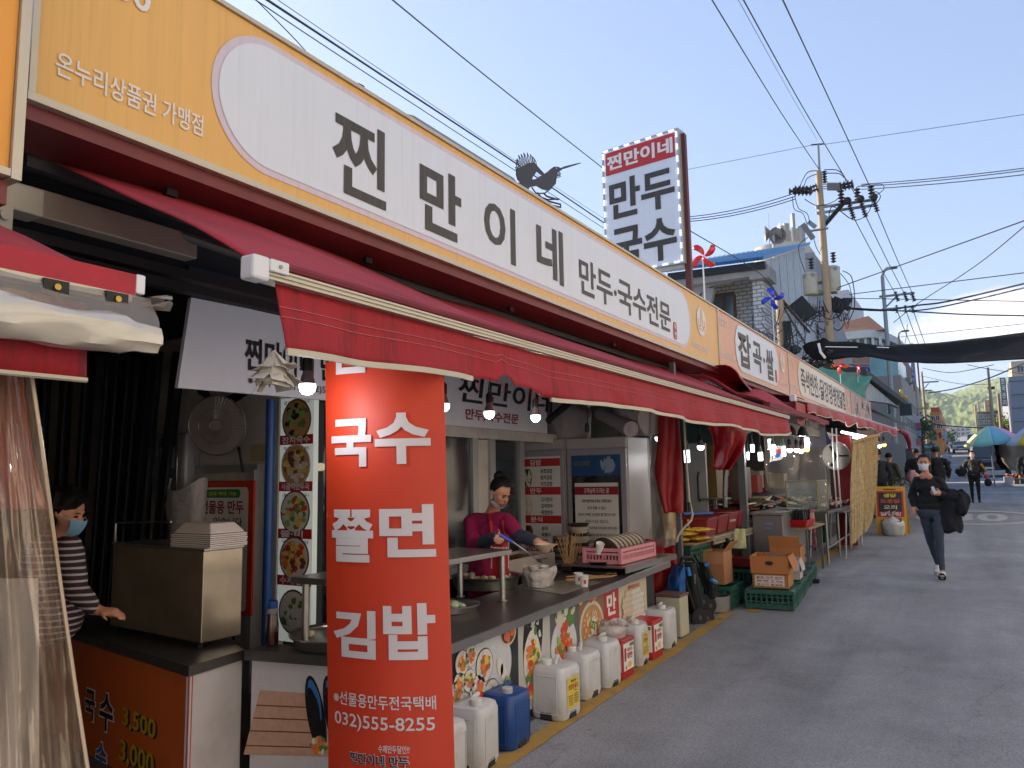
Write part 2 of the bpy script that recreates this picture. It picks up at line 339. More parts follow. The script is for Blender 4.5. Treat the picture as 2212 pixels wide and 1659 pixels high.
def block(name, label, cat, Y, uL, uR, vT, depth, m, z0=None, windows=(), frame=None, group=None, glass=None, cornice=None):
 """a building whose street-end wall stands at Y: wall, windows (rows, cols, size) on that wall and on the side along the street"""
 a = PY(uL, vT, Y); b = PY(uR, vT, Y); z0 = gz(Y) - .2 if z0 is None else z0; zt = (a.z + b.z) / 2
 r = thing(name, label, cat, ((a.x + b.x) / 2, Y, z0), group)
 w = MB(); w.b2((a.x, Y, z0),(b.x, Y + depth, zt)); w.build('wall', m, r)
 if cornice: c = MB(); c.b2((a.x - .15, Y - .15, zt + .003),(b.x + .15, Y + depth + .15, zt + cornice)); c.build('roof', m_conc, r)
 for (face, a0, a1, b0, b1, nc, nr, ww, wh) in windows:
  for i in range(nc):
   for j in range(nr):
    s = (a0 + (a1 - a0) * (i + .5) / nc); t = b0 + (b1 - b0) * (j + .5) / nr; z = z0 + (zt - z0) * t
    if face == 'f':
     x = a.x + (b.x - a.x) * s; W2 = ww / 2 * (a1 - a0) / nc * (b.x - a.x); H2 = wh / 2 * (b1 - b0) / nr * (zt - z0)
     q = MB(); q.b2((x - W2 - .08, Y - .06, z - H2 - .08),(x + W2 + .08, Y + .05, z - H2)); q.b2((x - W2 - .08, Y - .06, z + H2),(x + W2 + .08, Y + .05, z + H2 + .08)); q.b2((x - W2 - .08, Y - .06, z - H2),(x - W2, Y + .05, z + H2)); q.b2((x + W2, Y - .06, z - H2),(x + W2 + .08, Y + .05, z + H2)); q.b2((x - .03, Y - .05, z - H2),(x + .03, Y - .02, z + H2))
     f = q.build('window', frame or m_frame, r); p = MB(); p.b2((x - W2, Y - .02, z - H2),(x + W2, Y - .008, z + H2)); p.build('pane', glass or m_glass, f)
    else:
     y = Y + depth * s; x = b.x if face == 's' else a.x; k = 1 if face == 's' else -1; W2 = ww / 2 * (a1 - a0) / nc * depth; H2 = wh / 2 * (b1 - b0) / nr * (zt - z0)
     q = MB(); q.b2((x - .05 * k, y - W2 - .08, z - H2 - .08),(x + .06 * k, y + W2 + .08, z - H2)); q.b2((x - .05 * k, y - W2 - .08, z + H2),(x + .06 * k, y + W2 + .08, z + H2 + .08)); q.b2((x - .05 * k, y - W2 - .08, z - H2),(x + .06 * k, y - W2, z + H2)); q.b2((x - .05 * k, y + W2, z - H2),(x + .06 * k, y + W2 + .08, z + H2))
     f = q.build('window', frame or m_frame, r); p = MB(); p.b2((x + .008 * k, y - W2, z - H2),(x + .02 * k, y + W2, z + H2)); p.build('pane', glass or m_glass, f)
 return r, a, b, z0, zt
# white brick house with a blue roof
def brick_mat(name, c1, c2, cm, w, h, rough=.8):
 m = mat(name, c1, rough); nt = m.node_tree; b = nt.nodes['Principled BSDF']; L = nt.links.new
 tc = [n for n in nt.nodes if n.type == 'TEX_COORD'][0]; sx = N(nt, 'ShaderNodeSeparateXYZ'); L(tc.outputs['Object'], sx.inputs[0])
 ad = N(nt, 'ShaderNodeMath', operation='ADD'); L(sx.outputs[0], ad.inputs[0]); L(sx.outputs[1], ad.inputs[1])
 cb = N(nt, 'ShaderNodeCombineXYZ'); L(ad.outputs[0], cb.inputs[0]); L(sx.outputs[2], cb.inputs[1])
 br = N(nt, 'ShaderNodeTexBrick'); br.inputs['Color1'].default_value = (*srgb(c1),1); br.inputs['Color2'].default_value = (*srgb(c2),1); br.inputs['Mortar'].default_value = (*srgb(cm),1)
 br.inputs['Scale'].default_value = 1; br.inputs['Brick Width'].default_value = w; br.inputs['Row Height'].default_value = h; br.inputs['Mortar Size'].default_value = h * .16; br.inputs['Mortar Smooth'].default_value = .2
 L(cb.outputs[0], br.inputs[0]); mx = N(nt, 'ShaderNodeMix', data_type='RGBA', blend_type='MULTIPLY'); mx.inputs['Factor'].default_value = .55
 n1 = [n for n in nt.nodes if n.type == 'TEX_NOISE'][0]; rmp = N(nt, 'ShaderNodeMapRange'); rmp.inputs[1].default_value = .3; rmp.inputs[2].default_value = .65; rmp.inputs[3].default_value = .6; rmp.inputs[4].default_value = 1; L(n1.outputs[0], rmp.inputs[0]); n1.inputs['Scale'].default_value = 1.3
 L(br.outputs[0], mx.inputs['A']); L(rmp.outputs[0], mx.inputs['B']); L(mx.outputs['Result'], b.inputs['Base Color'])
 bp = N(nt, 'ShaderNodeBump'); bp.inputs['Strength'].default_value = .6; bp.inputs['Distance'].default_value = .02; bp.invert = True; L(br.outputs['Fac'], bp.inputs['Height']); L(bp.outputs[0], b.inputs['Normal'])
 return m
m_wbrick = brick_mat('white brick', '#d3d5d6', '#c6c7c6', '#8f8c88', .34,.155)
def brick_house():
 Y = 30.; c = PY(1646,575, Y); x1 = c.x; zt = c.z; Y1 = PX(1772,900, x1).y
 r = thing('brick_house', 'white brick house with blue corrugated roof, rising behind the stall signs', 'house', (x1 - 4, Y, gz(Y)))
 xl = PY(1440,580, Y).x; z0 = gz(Y) - .2
 xa, xb = PY(1531,700, Y).x, PY(1630,700, Y).x; za = PY(1560,612, Y).z
 q = MB(); q.b2((xl, Y + 1.4, z0),(x1, Y1, zt)); q.b2((xb, Y, z0),(x1, Y + 1.4, zt)); q.b2((xl, Y, z0),(xa - 1.6, Y + 1.4, zt)); q.build('wall', m_wbrick, r)
 q = MB(); q.slab([(xa - 1.6, Y, zt),(xa - 1.6, Y, PY(1490,690, Y).z),(xa - .9, Y, PY(1500,660, Y).z),(xa, Y, PY(1536,620, Y).z),(xa + 1.0, Y, PY(1560,608, Y).z),(xb, Y, PY(1630,600, Y).z),(xb, Y, zt)][::-1],(0,.25,0)); q.b2((xa - 1.6, Y + .25, zt - .1),(xb, Y + 1.4, zt))
 q.slab([PY(1480,770, Y), PY(1512,770, Y) + Vector((0,.02,0)), PY(1542,622, Y), PY(1520,622, Y)],(0,.3,0))
 q.build('arch_surround', m_conc, r)
 q = MB(); q.b2((xb - .02, Y - .35, zt - .55),(x1 + .3, Y + 1, zt - .05)); q.b2((xl, Y - .35, zt - .42),(xb - .02, Y + .1, zt - .05)); q.build('concrete_eave', m_conc, r)
 wl, wr = PY(1522,700, Y + 1.4).x, PY(1590,700, Y + 1.4).x; wt, wb = PY(1560,630, Y + 1.4).z + .3 * 0, PY(1560,730, Y + 1.4).z
 wt = PY(1585,637, Y + 1.4).z; n = 3
 f = MB(); f.b2((wl, Y + 1.3, wt),(wr, Y + 1.42, wt + .12)); f.b2((wl, Y + 1.3, wb - .1),(wr, Y + 1.42, wb))
 for k in range(n + 1): x = wl + (wr - wl) * k / n; f.b2((x - .05, Y + 1.28, wb),(x + .05, Y + 1.42, wt))
 w = f.build('window', mat('brown frame', '#5b4230', .6), r)
 for k in range(n): p = MB(); p.b2((wl + (wr - wl) * k / n + .05, Y + 1.36, wb),(wl + (wr - wl) * (k + 1) / n - .05, Y + 1.38, wt)); p.build('pane', m_glass2, w)
 l = MB(); l.lathe([(.28,0),(.3,-.1),(.15,-.16),(0,-.17)],(PY(1585,640, Y + .8).x - .3, Y + .8, zt - .11)); l.build('ceiling_lamp', m_white, r)
 # blue corrugated roof with dark fascia and white gable boards
 eL, eR = PY(1440,588, Y - .6), PY(1650,561, Y - .6); tR = PY(1722,533, Y + 9); tL = PY(1440,574, Y + 9); tR = Vector((eR.x + .2, tR.y, tR.z)) if tR.x < eR.x else tR
 q = MB(); nr = 30
 for i in range(nr):
  s0, s1 = i / nr, (i + 1) / nr
  a, b, c2, d = eL.lerp(eR, s0), eL.lerp(eR, s1), tL.lerp(tR, s1), tL.lerp(tR, s0)
  up = Vector((0,0,.13)); m0, m1 = a.lerp(b, .68), d.lerp(c2,.68); m2, m3 = a.lerp(b, .8), d.lerp(c2,.8)
  q.add([a, m0, m2 + up, b + up, d, m1, m3 + up, c2 + up],[(0,1,5,4),(1,2,6,5),(2,3,7,6),(0,3,7,4)][:3])
 q.build('roof', mat('blue roof sheet', '#4d86b8', .45, var=.12, scale=3, metal=.2), r, solid=.02)
 q = MB(); q.slab([eL + Vector((0,.1,-.3)), eR + Vector((0,.1,-.3)), eR + Vector((0,.1,-.02)), eL + Vector((0,.1,-.02))],(0,.3,0)); q.build('fascia', m_dkm, r)
 ga, gb, gc, gd = Vector((x1 + .05, Y - .3, zt - .2)), Vector((x1 + .05, Y + 9, zt - 2.2)), Vector((x1 + .05, Y + 9, tR.z - .1)), Vector((x1 + .05, Y - .3, eR.z))
 for k in range(6):
  s0, s1 = k / 6,(k + 1) / 6 - .012; q = MB(); q.slab([ga.lerp(gb, s0), ga.lerp(gb, s1), gd.lerp(gc, s1), gd.lerp(gc, s0)],(.05,0,0)); q.build('gable_board', mat('gable sheet', '#b9bdbb', .6, var=.12, scale=1, stain='#7e6a55', stain_amt=.5), r)
 q = MB(); q.tube([ga.lerp(gb, .33) + Vector((.1,0,0)), Vector((x1 + .15, Y + 8.4, zt - 1.3))],.06); q.build('brace', mat('rust', '#6b4438', .8), r)
brick_house()
# grey concrete building behind it
def grey_tower():
 r, a, b, z0, zt = block('concrete_building', 'plain grey concrete block between the brick house and the pole with transformers', 'building', 48,1700,1757,549,3, m_conc)
 q = MB(); Y = 51
 q.slab([(b.x, 51.02, zt - .4),(b.x, 62, zt - 4.2),(b.x, 62, z0),(b.x, 51.02, z0)],(-3,0,0)); q.build('side_wing', m_conc, r)
 for k in range(7):
  z = z0 + 3 + k * 2.1
  if z < zt - .3: q = MB(); q.b2((a.x, 47.96, z),(b.x, 48.0, z + .06)); q.build('formwork_joint', mat('joint', '#77787a', .9), r)
grey_tower()
def cream_block():
 Y = 58; a = PY(1618,545, Y); b = PY(1738,545, Y); zt = PY(1680,524, Y).z; z0 = gz(Y)
 r = thing('apartment_block', 'tall cream block with rounded parapet carrying antennas, behind the blue roof', 'building', ((a.x + b.x) / 2, Y, z0))
 def rr(x0, x1, y0, y1, rad, z): return [(cx + rad * math.cos(R(t)), cy + rad * math.sin(R(t)), z) for (cx, cy, t0) in ((x1 - rad, y0 + rad, 270),(x1 - rad, y1 - rad, 0),(x0 + rad, y1 - rad, 90),(x0 + rad, y0 + rad, 180)) for t in range(t0, t0 + 91,15)]
 q = MB(); q.slab(rr(a.x, b.x, Y, Y + 6,1.6, zt - 2.6),(0,0,2.6)); q.build('parapet', m_cream, r, smooth=True)
 q = MB(); q.slab(rr(a.x + .3, b.x - .3, Y + .3, Y + 6,1.4, z0),(0,0, zt - 2.6 - z0 - .01)); q.build('wall', m_cream, r)
 for k, u in enumerate((1689,1700,1708,1715,1722,1730,1734)):
  p = PY(u, 520, Y + 1.5 + (k % 3)); an = thing('panel_antenna', ('first', 'second', 'third', 'fourth', 'fifth', 'sixth', 'seventh')[k] + ' phone mast panel from the left on the cream parapet', 'antenna', (p.x, p.y, zt), 'phone mast panels on the cream parapet')
  h = (1.5,1.9,1.6,2.2,1.4,1.8,1.1)[k]; q = MB(); q.box((p.x, p.y, zt + h * .62),(.42,.2, h), rz=k * .7); q.build('panel', mat('antenna grey', '#a9a59c', .6), an)
  q = MB(); q.cyl((p.x + .1, p.y + .2, zt),(p.x + .1, p.y + .2, zt + h * 1.15),.05, n=6); q.build('mast', m_frame, an)
 p = PY(1670,535,44); h = thing('horn_speaker', 'cluster of three grey horn loudspeakers on a post above the blue roof', 'loudspeaker', (p.x, p.y, p.z))
 q = MB(); top = PY(1670,503,44); q.cyl((p.x, p.y, p.z - 4), top, .09, n=8); q.build('post', m_white, h)
 mh = mat('horn grey', '#8c8681', .6)
 for (u, v, ax) in ((1658,505,(-1,-.3,0)),(1681,500,(1,.2,.1)),(1678,510,(.5,-1,-.1))):
  c = PY(u, v, 44); A = Vector(ax).normalized(); q = MB(); q.lathe([(.09,-.7),(.12,-.35),(.2,-.1),(.46,.12),(.5,.14),(.44,.1),(.1,-.2)], c, n=14, axis=A); q.build('horn', mh, h, smooth=True)
  q = MB(); q.tube([c - A * .6, top],.05); q.build('bracket', m_dkm, h)
 q = MB(); p = PY(1661,520,52); q.cyl(p - Vector((0,0,1)), PY(1660,461,52),.035,.012, n=5); tag(q.build('whip_antenna', m_dkm), 'thin whip antenna standing left of the horn loudspeakers', 'antenna')
cream_block()
block('office_tower', 'pale grey tower with small windows just right of the transformers', 'building', 85,1796,1833,628,12, m_white, windows=(('f', .1,.95,.3,.97,3,8,.66,.52),))
def brown_curved():
 Y = 78; r = thing('curved_building', 'brown brick building with a rounded corner and a ribbon of windows, behind the street lamp', 'building', PY(1860,800, Y) - Vector((0,0,6)))
 xa = PY(1775,690, Y).x; xb = PY(1893,690, Y).x; zt = PY(1890,674, Y).z; z_a = PY(1890,711, Y).z; z_b = PY(1890,727, Y).z; z_c = PY(1890,744, Y).z; z_w = PY(1890,760, Y).z
 RC = PY(1948,720, Y + 10).x - xb + 1
 def outline(inset, z, cut=0):
  pts = [(xa, Y + inset, z),(xb - 1, Y + inset, z)]
  for k in range(10): t = R(-90 + 80 * k / 9); pts.append((xb - 1 + (RC - inset - cut) * math.cos(t), Y + 12 + (12 - inset) * math.sin(t), z))
  pts += [(xb - 1 + RC - inset - cut, Y + 22, z),(xa, Y + 22, z)]; return pts
 q = MB(); q.slab(outline(0, gz(Y)),(0,0, z_c - gz(Y))); q.build('lower_wall', m_brown, r)
 q = MB(); q.slab(outline(.5, z_c + .01),(0,0, z_b - z_c - .02)); q.build('window_ribbon', m_glass2, r)
 q = MB(); q.slab(outline(-.1, z_b),(0,0, z_a - z_b)); q.build('pale_band', m_white, r)
 q = MB(); q.slab([(xa, Y + .6, z_a),(xb + .6, Y + .6, z_a),(xb - .8, Y + 1.6, zt),(xa, Y + 1.6, zt - .6)],(0,8,0)); q.build('top_storey', mat('red brown cladding', '#86604f', .8, var=.12, scale=.5, stain='#8f8a68', stain_amt=.5, stain_scale=.6), r)
 for k in range(8):
  x = xa + 1 + (xb - xa) * k / 7.5; q = MB(); q.b2((x, Y + .35, z_c + .01),(x + .22, Y + .5, z_b - .01)); q.build('mullion', m_white, r)
 for k in range(5):
  t = R(-75 + 15 * k); x, y = xb - 1 + (RC - .4) * math.cos(t), Y + 12 + 11.6 * math.sin(t); q = MB(); q.box((x, y, (z_b + z_c) / 2),(.2,.2, z_b - z_c - .02)); q.build('mullion', m_white, r)
brown_curved()
# left side of the far street
block('glass_building', 'pale blue glass fronted building seen under the black tarpaulin', 'building', 66,1878,1938,770,8, mat('sky blue glazing', '#7fb0b8', .15, var=.35, scale=.5, spec=.9))
block('plaster_building', 'pale pinkish grey building below the blue street sign', 'building', 58,1878,1946,812,14, mat('pinkish plaster', '#a79a90', .85, var=.1, scale=.6), windows=(('f', .45,.8,.55,.85,1,1,.66,.52),('s', .05,.95,.45,.85,6,2,.66,.52)))
block('side_street_building', 'narrow beige building with stacked balconies beside the vertical blue sign', 'building', 74,1946,1966,815,14, mat('beige plaster', '#b3a593', .85), windows=(('f', .1,.9,.4,.9,1,4,.66,.52),))
block('orange_brick_building', 'ochre brick building with a red roof storey at the left of the far street', 'building', 105,2008,2030,890,16, mat('ochre brick', '#b9824f', .85, var=.12, scale=.8), windows=(('f', .1,.95,.6,.95,2,2,.66,.52),('s', .05,.95,.4,.9,5,3,.66,.52)))
r_, a_, b_, _, zt_ = block('red_roof_storey', 'small red rooftop storey on the ochre brick building', 'building', 107,2010,2028,880,8, mat('red tile', '#9a4636', .8), z0=PY(2018,891,107).z)
block('shop_building', 'low shopfront with green and white signboards left of the far road', 'building', 84,1996,2018,958,12, mat('green board', '#3e7263', .7), windows=(('f', .1,.9,.1,.7,2,1,.66,.52),))
block('apartment_building', 'pale apartment block with rows of windows at the very end of the street', 'building', 420,2052,2096,922,24, mat('apartment grey', '#b5aea6', .85, var=.06), z0=10, windows=(('f', .04,.96,.1,.96,4,6,.66,.52),))
block('apartment_sunlit_side', 'warm pink wing at the left of the pale apartment block', 'building', 440,2039,2051,916,20, mat('apartment sunlit pink', '#c9a58c', .85), z0=10, windows=(('f', .1,.9,.1,.96,2,6,.66,.52),))  # sunlight on the block's left side is put into the pink
# right side
block('green_apartment', 'dark green tinted apartment house right of the far road, behind the thin poles', 'building', 128,2110,2160,888,14, mat('green grey panel', '#5f6f6a', .8, var=.15, scale=.4), windows=(('f', .02,.98,.35,.95,4,4,.66,.52),), glass=m_glass2)
block('rooftop_room', 'beige rooftop room on the green apartment house', 'building', 126,2126,2139,864,6, mat('beige room', '#b39c84', .8), z0=PY(2132,889,126).z, windows=(('f', .4,.9,.3,.7,1,1,.66,.52),))
r_, a_, b_, z0_, zt_ = block('panel_building', 'grey metal panel building with a dark green poster window at the right edge', 'building', 92,2179,2232,812,30, mat('grey panel', '#8f959d', .6, var=.05, metal=.1), windows=(('f', .55,.95,.63,.79,1,1,.66,.52),), glass=mat('green poster', '#2f5148', .4, var=.4, scale=1.5))
for k in range(9):
 z = z0_ + 1.0 + k * 1.35; q = MB(); q.b2((a_.x, 91.95, z),(b_.x, 92.0, z + .06)); q.build('panel_joint', mat('joint dark', '#5d6167', .7), r_)
block('upper_storey', 'cream upper storey rising behind the grey metal panel building', 'building', 112,2183,2235,779,10, mat('sunlit warm cream', '#d2b890', .8), windows=(('f', .2,.9,.85,.97,2,1,.66,.52),))  # the sun's warmth on this storey is mixed into its cream
# the far side of the market street, right of the frame
def opposite():
 r = thing('market_building', 'long cream market building facing the stalls across the street', 'building', (6,8,0))
 m = mat('sunlit cream wall', '#cbc5ba', .8, var=.08, scale=.7)
 q = MB(); q.b2((5.2,-22,-1),(9,30,8.5)); q.build('wall', m, r)
 q = MB(); q.b2((5.0,-22.2,8.503),(9.1,30.2,8.8)); q.build('roof', m_conc, r)
 for k in range(9):
  for z in (3.7,6.4): p = MB(); p.b2((5.15,-20 + k * 5.6, z),(5.197,-17.6 + k * 5.6, z + 1.4)); p.build('window', m_glass, r)
opposite()
# flat building behind the stall row (its gable shows over the sign) and closed rear walls
def rear():
 r = thing('rear_building', 'low beige house whose gable tip shows above the main stall sign', 'house', (-8,9,0))
 Y = 12.; pts = [PY(*p, Y) for p in ((842,238),(868,243),(893,250),(905,262),(945,305),(1000,420),(700,420),(780,238))]
 q = MB(); q.slab([PY(u, v, Y) for u, v in ((815,236),(868,243),(895,250),(908,268),(948,318),(985,420),(760,420))],(0,4,0)); q.build('gable', mat('beige cement', '#9c958b', .9, var=.15, scale=2), r)
 q = MB(); x0, x1 = PY(700,400, Y).x, PY(1000,400, Y).x; q.b2((x0, Y + .1,0),(x1, Y + 4, PY(900,415, Y).z)); q.build('wall', mat('beige cement', '#9c958b', .9), r)
rear()
# ===== POLES AND WIRES
m_pole = mat('pole concrete', '#b09a7c', .85, var=.12, scale=1.5, stain='#8a755c', stain_amt=.4, stain_scale=1)
m_wire = mat('cable', '#1c1f24', .5, var=0)
m_ins = mat('brown insulator', '#32201c', .3, var=0)
m_can = mat('transformer grey', '#bdb9a4', .5, var=.06, scale=2, stain='#8d8570', stain_amt=.4)
def pole(name, label, cat, u, v, D, r0, r1, m=m_pole, n=12):
 p = PD(u, v, D); z0 = gz(p.y) - .1; o = thing(name, label, cat, (p.x, p.y, z0))
 q = MB(); q.cyl((p.x, p.y, z0), p, r0, r1, n=n); q.build('pole', m, o, smooth=True); return o, p
def insul(parent, c, ax, s=.1, k=4, col=None):
 A = Vector(ax).normalized(); pr = [(s * .35,-s * k * .5)]
 for i in range(k): z = s * (i - k / 2 + .1); pr += [(s * .4, z),(s, z + s * .35),(s * .9, z + s * .5),(s * .4, z + s * .6)]
 q = MB(); q.lathe(pr, c, n=8, axis=A); q.build('insulator', col or m_ins, parent, smooth=True)
# the big pole with the two transformers
up, tp = pole('utility_pole', 'tall concrete utility pole with two transformers and a steel crossarm', 'utility pole', 1768,371,30,.19,.115)
q = MB(); q.cyl(tp - Vector((0,0,.6)), PD(1767,310,30),.07,.045, n=8); q.build('top_pipe', m_steelg, up, smooth=True)
q = MB(); a = PD(1760,312,30); q.cyl(PD(1752,313,30), PD(1779,311,30),.03, n=6); q.build('top_bracket', m_dkm, up)
bx, by, bz = tp
cdir = (PY(1890,437, tp.y + 2) - PD(1767,446,30)).normalized()
ca, cb_ = PD(1762,449,29.8), PD(1892,431,29.8)
for dz in (0,.22): q = MB(); q.box((ca.lerp(cb_, .5)) + Vector((0,0,-dz)),((cb_ - ca).length, .09,.09), rz=math.atan2(cb_.y - ca.y, cb_.x - ca.x), ry=-math.asin((cb_.z - ca.z) / (cb_ - ca).length)); q.build('crossarm', m_steelg, up)
for (a, b) in (((1773,492),(1822,436)),((1776,496),(1826,438))): q = MB(); q.tube([PD(*a, 29.8), PD(*b, 29.7)],.045); q.build('crossarm_brace', m_dkm, up)
for (u, v) in ((1817,424),(1852,420),(1882,414)):
 insul(up, PD(u, v, 29.6),(0,0,1),.13,4)
for (u, v) in ((1830,434),(1858,430),(1887,426)):
 q = MB(); q.ball(PD(u, v, 29.5),.16,8); q.build('clamp', m_dkm, up)
for (u, v) in ((1839,455),(1865,452),(1890,440)):
 insul(up, PD(u, v, 29.5),(.2,0,-1),.1,7)
for (u, v, ax) in ((1722,412,(-1,0,.1)),(1734,408,(-1,0,.2)),(1734,416,(-1,0,.2)),(1752,405,(1,0,.2)),(1754,413,(1,0,.2)),(1824,398,(1,0,0)),(1826,405,(1,0,0)),(1781,382,(0,0,1))):
 insul(up, PD(u, v, 29.9), ax, .14 if u < 1740 or u > 1800 else .1,5)
for (u, v) in ((1800,398),(1800,403),(1800,408)):
 q = MB(); q.tube([PD(u - 25, v, 29.9), PD(u + 22, v - 1,29.9)],.02);
 for k in range(9): c = PD(u - 12 + k * 3, v, 29.9); q.cyl(c - Vector((.02,0,0)), c + Vector((.02,0,0)),.07, n=7)
 q.build('disc_insulator_string', mat('pale insulator', '#8e8a86', .4), up)
for i, pts in enumerate([[(1766,369),(1745,372),(1731,395),(1729,405)],[(1764,376),(1744,385),(1737,402)],[(1780,367),(1806,367),(1822,378),(1828,396)],[(1784,374),(1812,375),(1824,384)],
  [(1712,425),(1716,452),(1735,462),(1745,492)],[(1717,424),(1725,450),(1744,462),(1750,488)],[(1738,430),(1765,444),(1800,436),(1818,420)],[(1790,470),(1800,446),(1843,475),(1873,463),(1886,432)],
  [(1853,424),(1850,405),(1880,398)],[(1886,426),(1908,410),(1905,398),(1880,400)],[(1893,440),(1902,425),(1895,415),(1884,415)],[(1745,513),(1726,530),(1728,556),(1740,590)],[(1757,512),(1766,540),(1790,573)],
  [(1820,585),(1840,600),(1846,660),(1830,700)],[(1815,590),(1836,620),(1838,665),(1822,690)]]):
 P_ = [PD(u, v, 29.7) for u, v in pts]; sm = []
 for j in range(len(P_) - 1):
  p0, p1, p2, p3 = P_[max(j - 1,0)], P_[j], P_[j + 1], P_[min(j + 2, len(P_) - 1)]
  for t in (0,.25,.5,.75): sm.append(.5 * ((2 * p1) + (p2 - p0) * t + (2 * p0 - 5 * p1 + 4 * p2 - p3) * t * t + (3 * p1 - p0 - 3 * p2 + p3) * t ** 3))
 sm.append(P_[-1]); q = MB(); q.tube(sm, .018, n=4); q.build('jumper_wire', m_wire, up)
for (u, v, a, b) in ((1754,485,8,10),(1780,475,9,8)): q = MB(); q.box(PD(u, v, 29.7),(.35,.12,.16), ry=.8 if u < 1760 else -.7); q.build('switch', m_steelg, up)
c = PD(1745,500,29.4); q = MB(); q.box(c, (.2,.15,.7), ry=-.5); q.cyl(c, c + Vector((.7,.2,.05)),.04, n=6); q.build('fuse_cutout', mat('grey porcelain', '#77736f', .4), up)
for (u0, u1, v0, v1) in ((1737,1767,592,637),(1784,1816,578,627)):
 c = PD((u0 + u1) / 2, v1,29.6); s = (u1 - u0) / 2 / 1665 * 29.6; h = (v1 - v0) / 1665 * 29.6
 q = MB(); q.lathe([(s * .9,0),(s, .04),(s, h * .93),(s * 1.06, h * .94),(s * 1.06, h),(s * .8, h + .06),(0, h + .1)], c, n=20); t = q.build('transformer', m_can, up, smooth=True)
 insul(t, c + Vector((.08,0, h + .42)),(0,0,1),.11,4)
 for dx in (-.6,.6): q = MB(); q.box(c + Vector((dx * s, -s * .9, h * .9)),(.08,.1,.12)); q.build('lid_clamp', m_steelg, t)
q = MB(); c = PD(1776,607,29.8); q.b2((c.x - .35, c.y - .25, c.z - .06),(c.x + .35, c.y + .25, c.z + .06)); c = PD(1778,632,29.8); q.b2((c.x - .4, c.y - .25, c.z - .06),(c.x + .5, c.y + .25, c.z + .06)); q.build('mounting_band', m_can, up)
q = MB()
for k in range(26):
 a = PD(1786 + rnd.random() * 45,648 + rnd.random() * 24,29.5); q.box(a, (.1 + rnd.random() * .3,.12,.08 + rnd.random() * .2), ry=rnd.random())
q.build('cable_junctions', m_dkm, up, kind='stuff')
# tangled cables wrapped round the poles
def tangle(parent, n, box, D, name, seed, r=.014):
 rr = random.Random(seed); q = MB()
 for k in range(n):
  u0, u1 = box[0] + rr.random() * (box[2] - box[0]), box[0] + rr.random() * (box[2] - box[0]); v0, v1 = box[1] + rr.random() * (box[3] - box[1]), box[1] + rr.random() * (box[3] - box[1])
  s = 6 + rr.random() * 22; q.tube([PD(u0 + (u1 - u0) * t, v0 + (v1 - v0) * t + s * 4 * t * (1 - t), D + .3 * math.sin(k + 3 * t)) for t in [i / 9 for i in range(10)]], r * (.6 + rr.random()), n=4)
 q.build(name, m_wire, parent, kind='stuff')
tangle(up, 34,(1725,640,1835,700),29.4, 'cable_tangle', 3)
tangle(up, 14,(1760,690,1795,790),29.5, 'hanging_cables', 4)
sp, s_ = pole('utility_pole', 'short concrete pole wrapped in black cables behind the blue pinwheel', 'utility pole', 1683,642,27,.17,.13)
q = MB()
for k in range(16):
 x = rnd.random() * .25 + .12; pts = [(s_.x + x + .06 * math.sin(t * 5 + k), s_.y - .1 + .1 * math.cos(t * 3 + k), s_.z - .9 - t * 3.2) for t in [i / 10 for i in range(11)]]; q.tube(pts, .018 + .012 * rnd.random(), n=4)
q.build('cable_bundle', m_wire, sp, kind='stuff')
tangle(sp, 30,(1625,655,1745,790),26.8, 'cable_tangle', 5,.012)
c = PD(1735,668,26.9); q = MB(); q.box(c, (.55,.3,.75), ry=-.6); q.build('cable_box', m_dkm, sp)
for (u, v, s) in ((1646,770,.2),(1718,755,.22),(1632,775,.16)): q = MB(); q.ball(PD(u, v, 26.5),(s, s, s * .7),8, jit=.5, seed=u); q.build('cable_coil', m_wire, sp)
# street lamp poles and further poles
lp, l_ = pole('street_lamp', 'grey street lamp pole with curved arm and three-wire crossarm', 'street lamp', 1906,598,46,.16,.1, m_steelg)
q = MB(); q.tube([l_] + [PD(u, v, 46) for u, v in ((1906,594),(1909,586),(1915,581),(1923,579))],.09, n=8); q.build('arm', m_steelg, lp, smooth=True)
q = MB(); q.box(PD(1926,579,46),(.6,.25,.12)); q.build('lamp_head', m_dkm, lp)
q = MB(); q.tube([PD(1900,641,46), PD(1975,633,46)],.07); q.build('crossarm', m_steelg, lp)
q = MB(); q.tube([PD(1913,664,46), PD(1940,637,46)],.05); q.build('crossarm_brace', m_steelg, lp)
for u in (1937,1956,1972): insul(lp, PD(u, 641,46),(.2,0,-1),.13,5); insul(lp, PD(u, 668,46),(0,0,-1),.1,5)
q = MB(); q.tube([PD(1905,668,46), PD(1978,662,46)],.05); q.build('lower_crossarm', m_steelg, lp)
l2, p2 = pole('street_lamp', 'smaller street lamp with curved arm, just above the black tarpaulin', 'street lamp', 1941,728,72,.13,.1, m_pole)
q = MB(); q.tube([p2] + [PD(u, v, 72) for u, v in ((1942,720),(1947,716),(1953,715))],.07, n=6); q.build('arm', m_steelg, l2)
q = MB(); q.box(PD(1956,715,72),(.6,.25,.14)); q.build('lamp_head', m_dkm, l2)
p3, t3 = pole('utility_pole', 'concrete pole with a yellow arm and the blue and yellow hanging signs beside it', 'utility pole', 1969,742,66,.17,.12)
q = MB(); q.tube([PD(1972,884,65.8), PD(2002,881,65.8)],.09); q.build('yellow_arm', mat('yellow paint', '#c9a21c', .5), p3)
q = MB(); q.tube([PD(1938,831,66), PD(1978,826,66)],.1); q.build('bracket', m_steelg, p3)
p4, t4 = pole('utility_pole', 'distant utility pole with a single crossarm, left of the far road', 'utility pole', 1991,803,90,.2,.1)
q = MB(); q.tube([PD(1993,826,90), PD(2027,824,90)],.09); q.build('crossarm', m_steelg, p4)
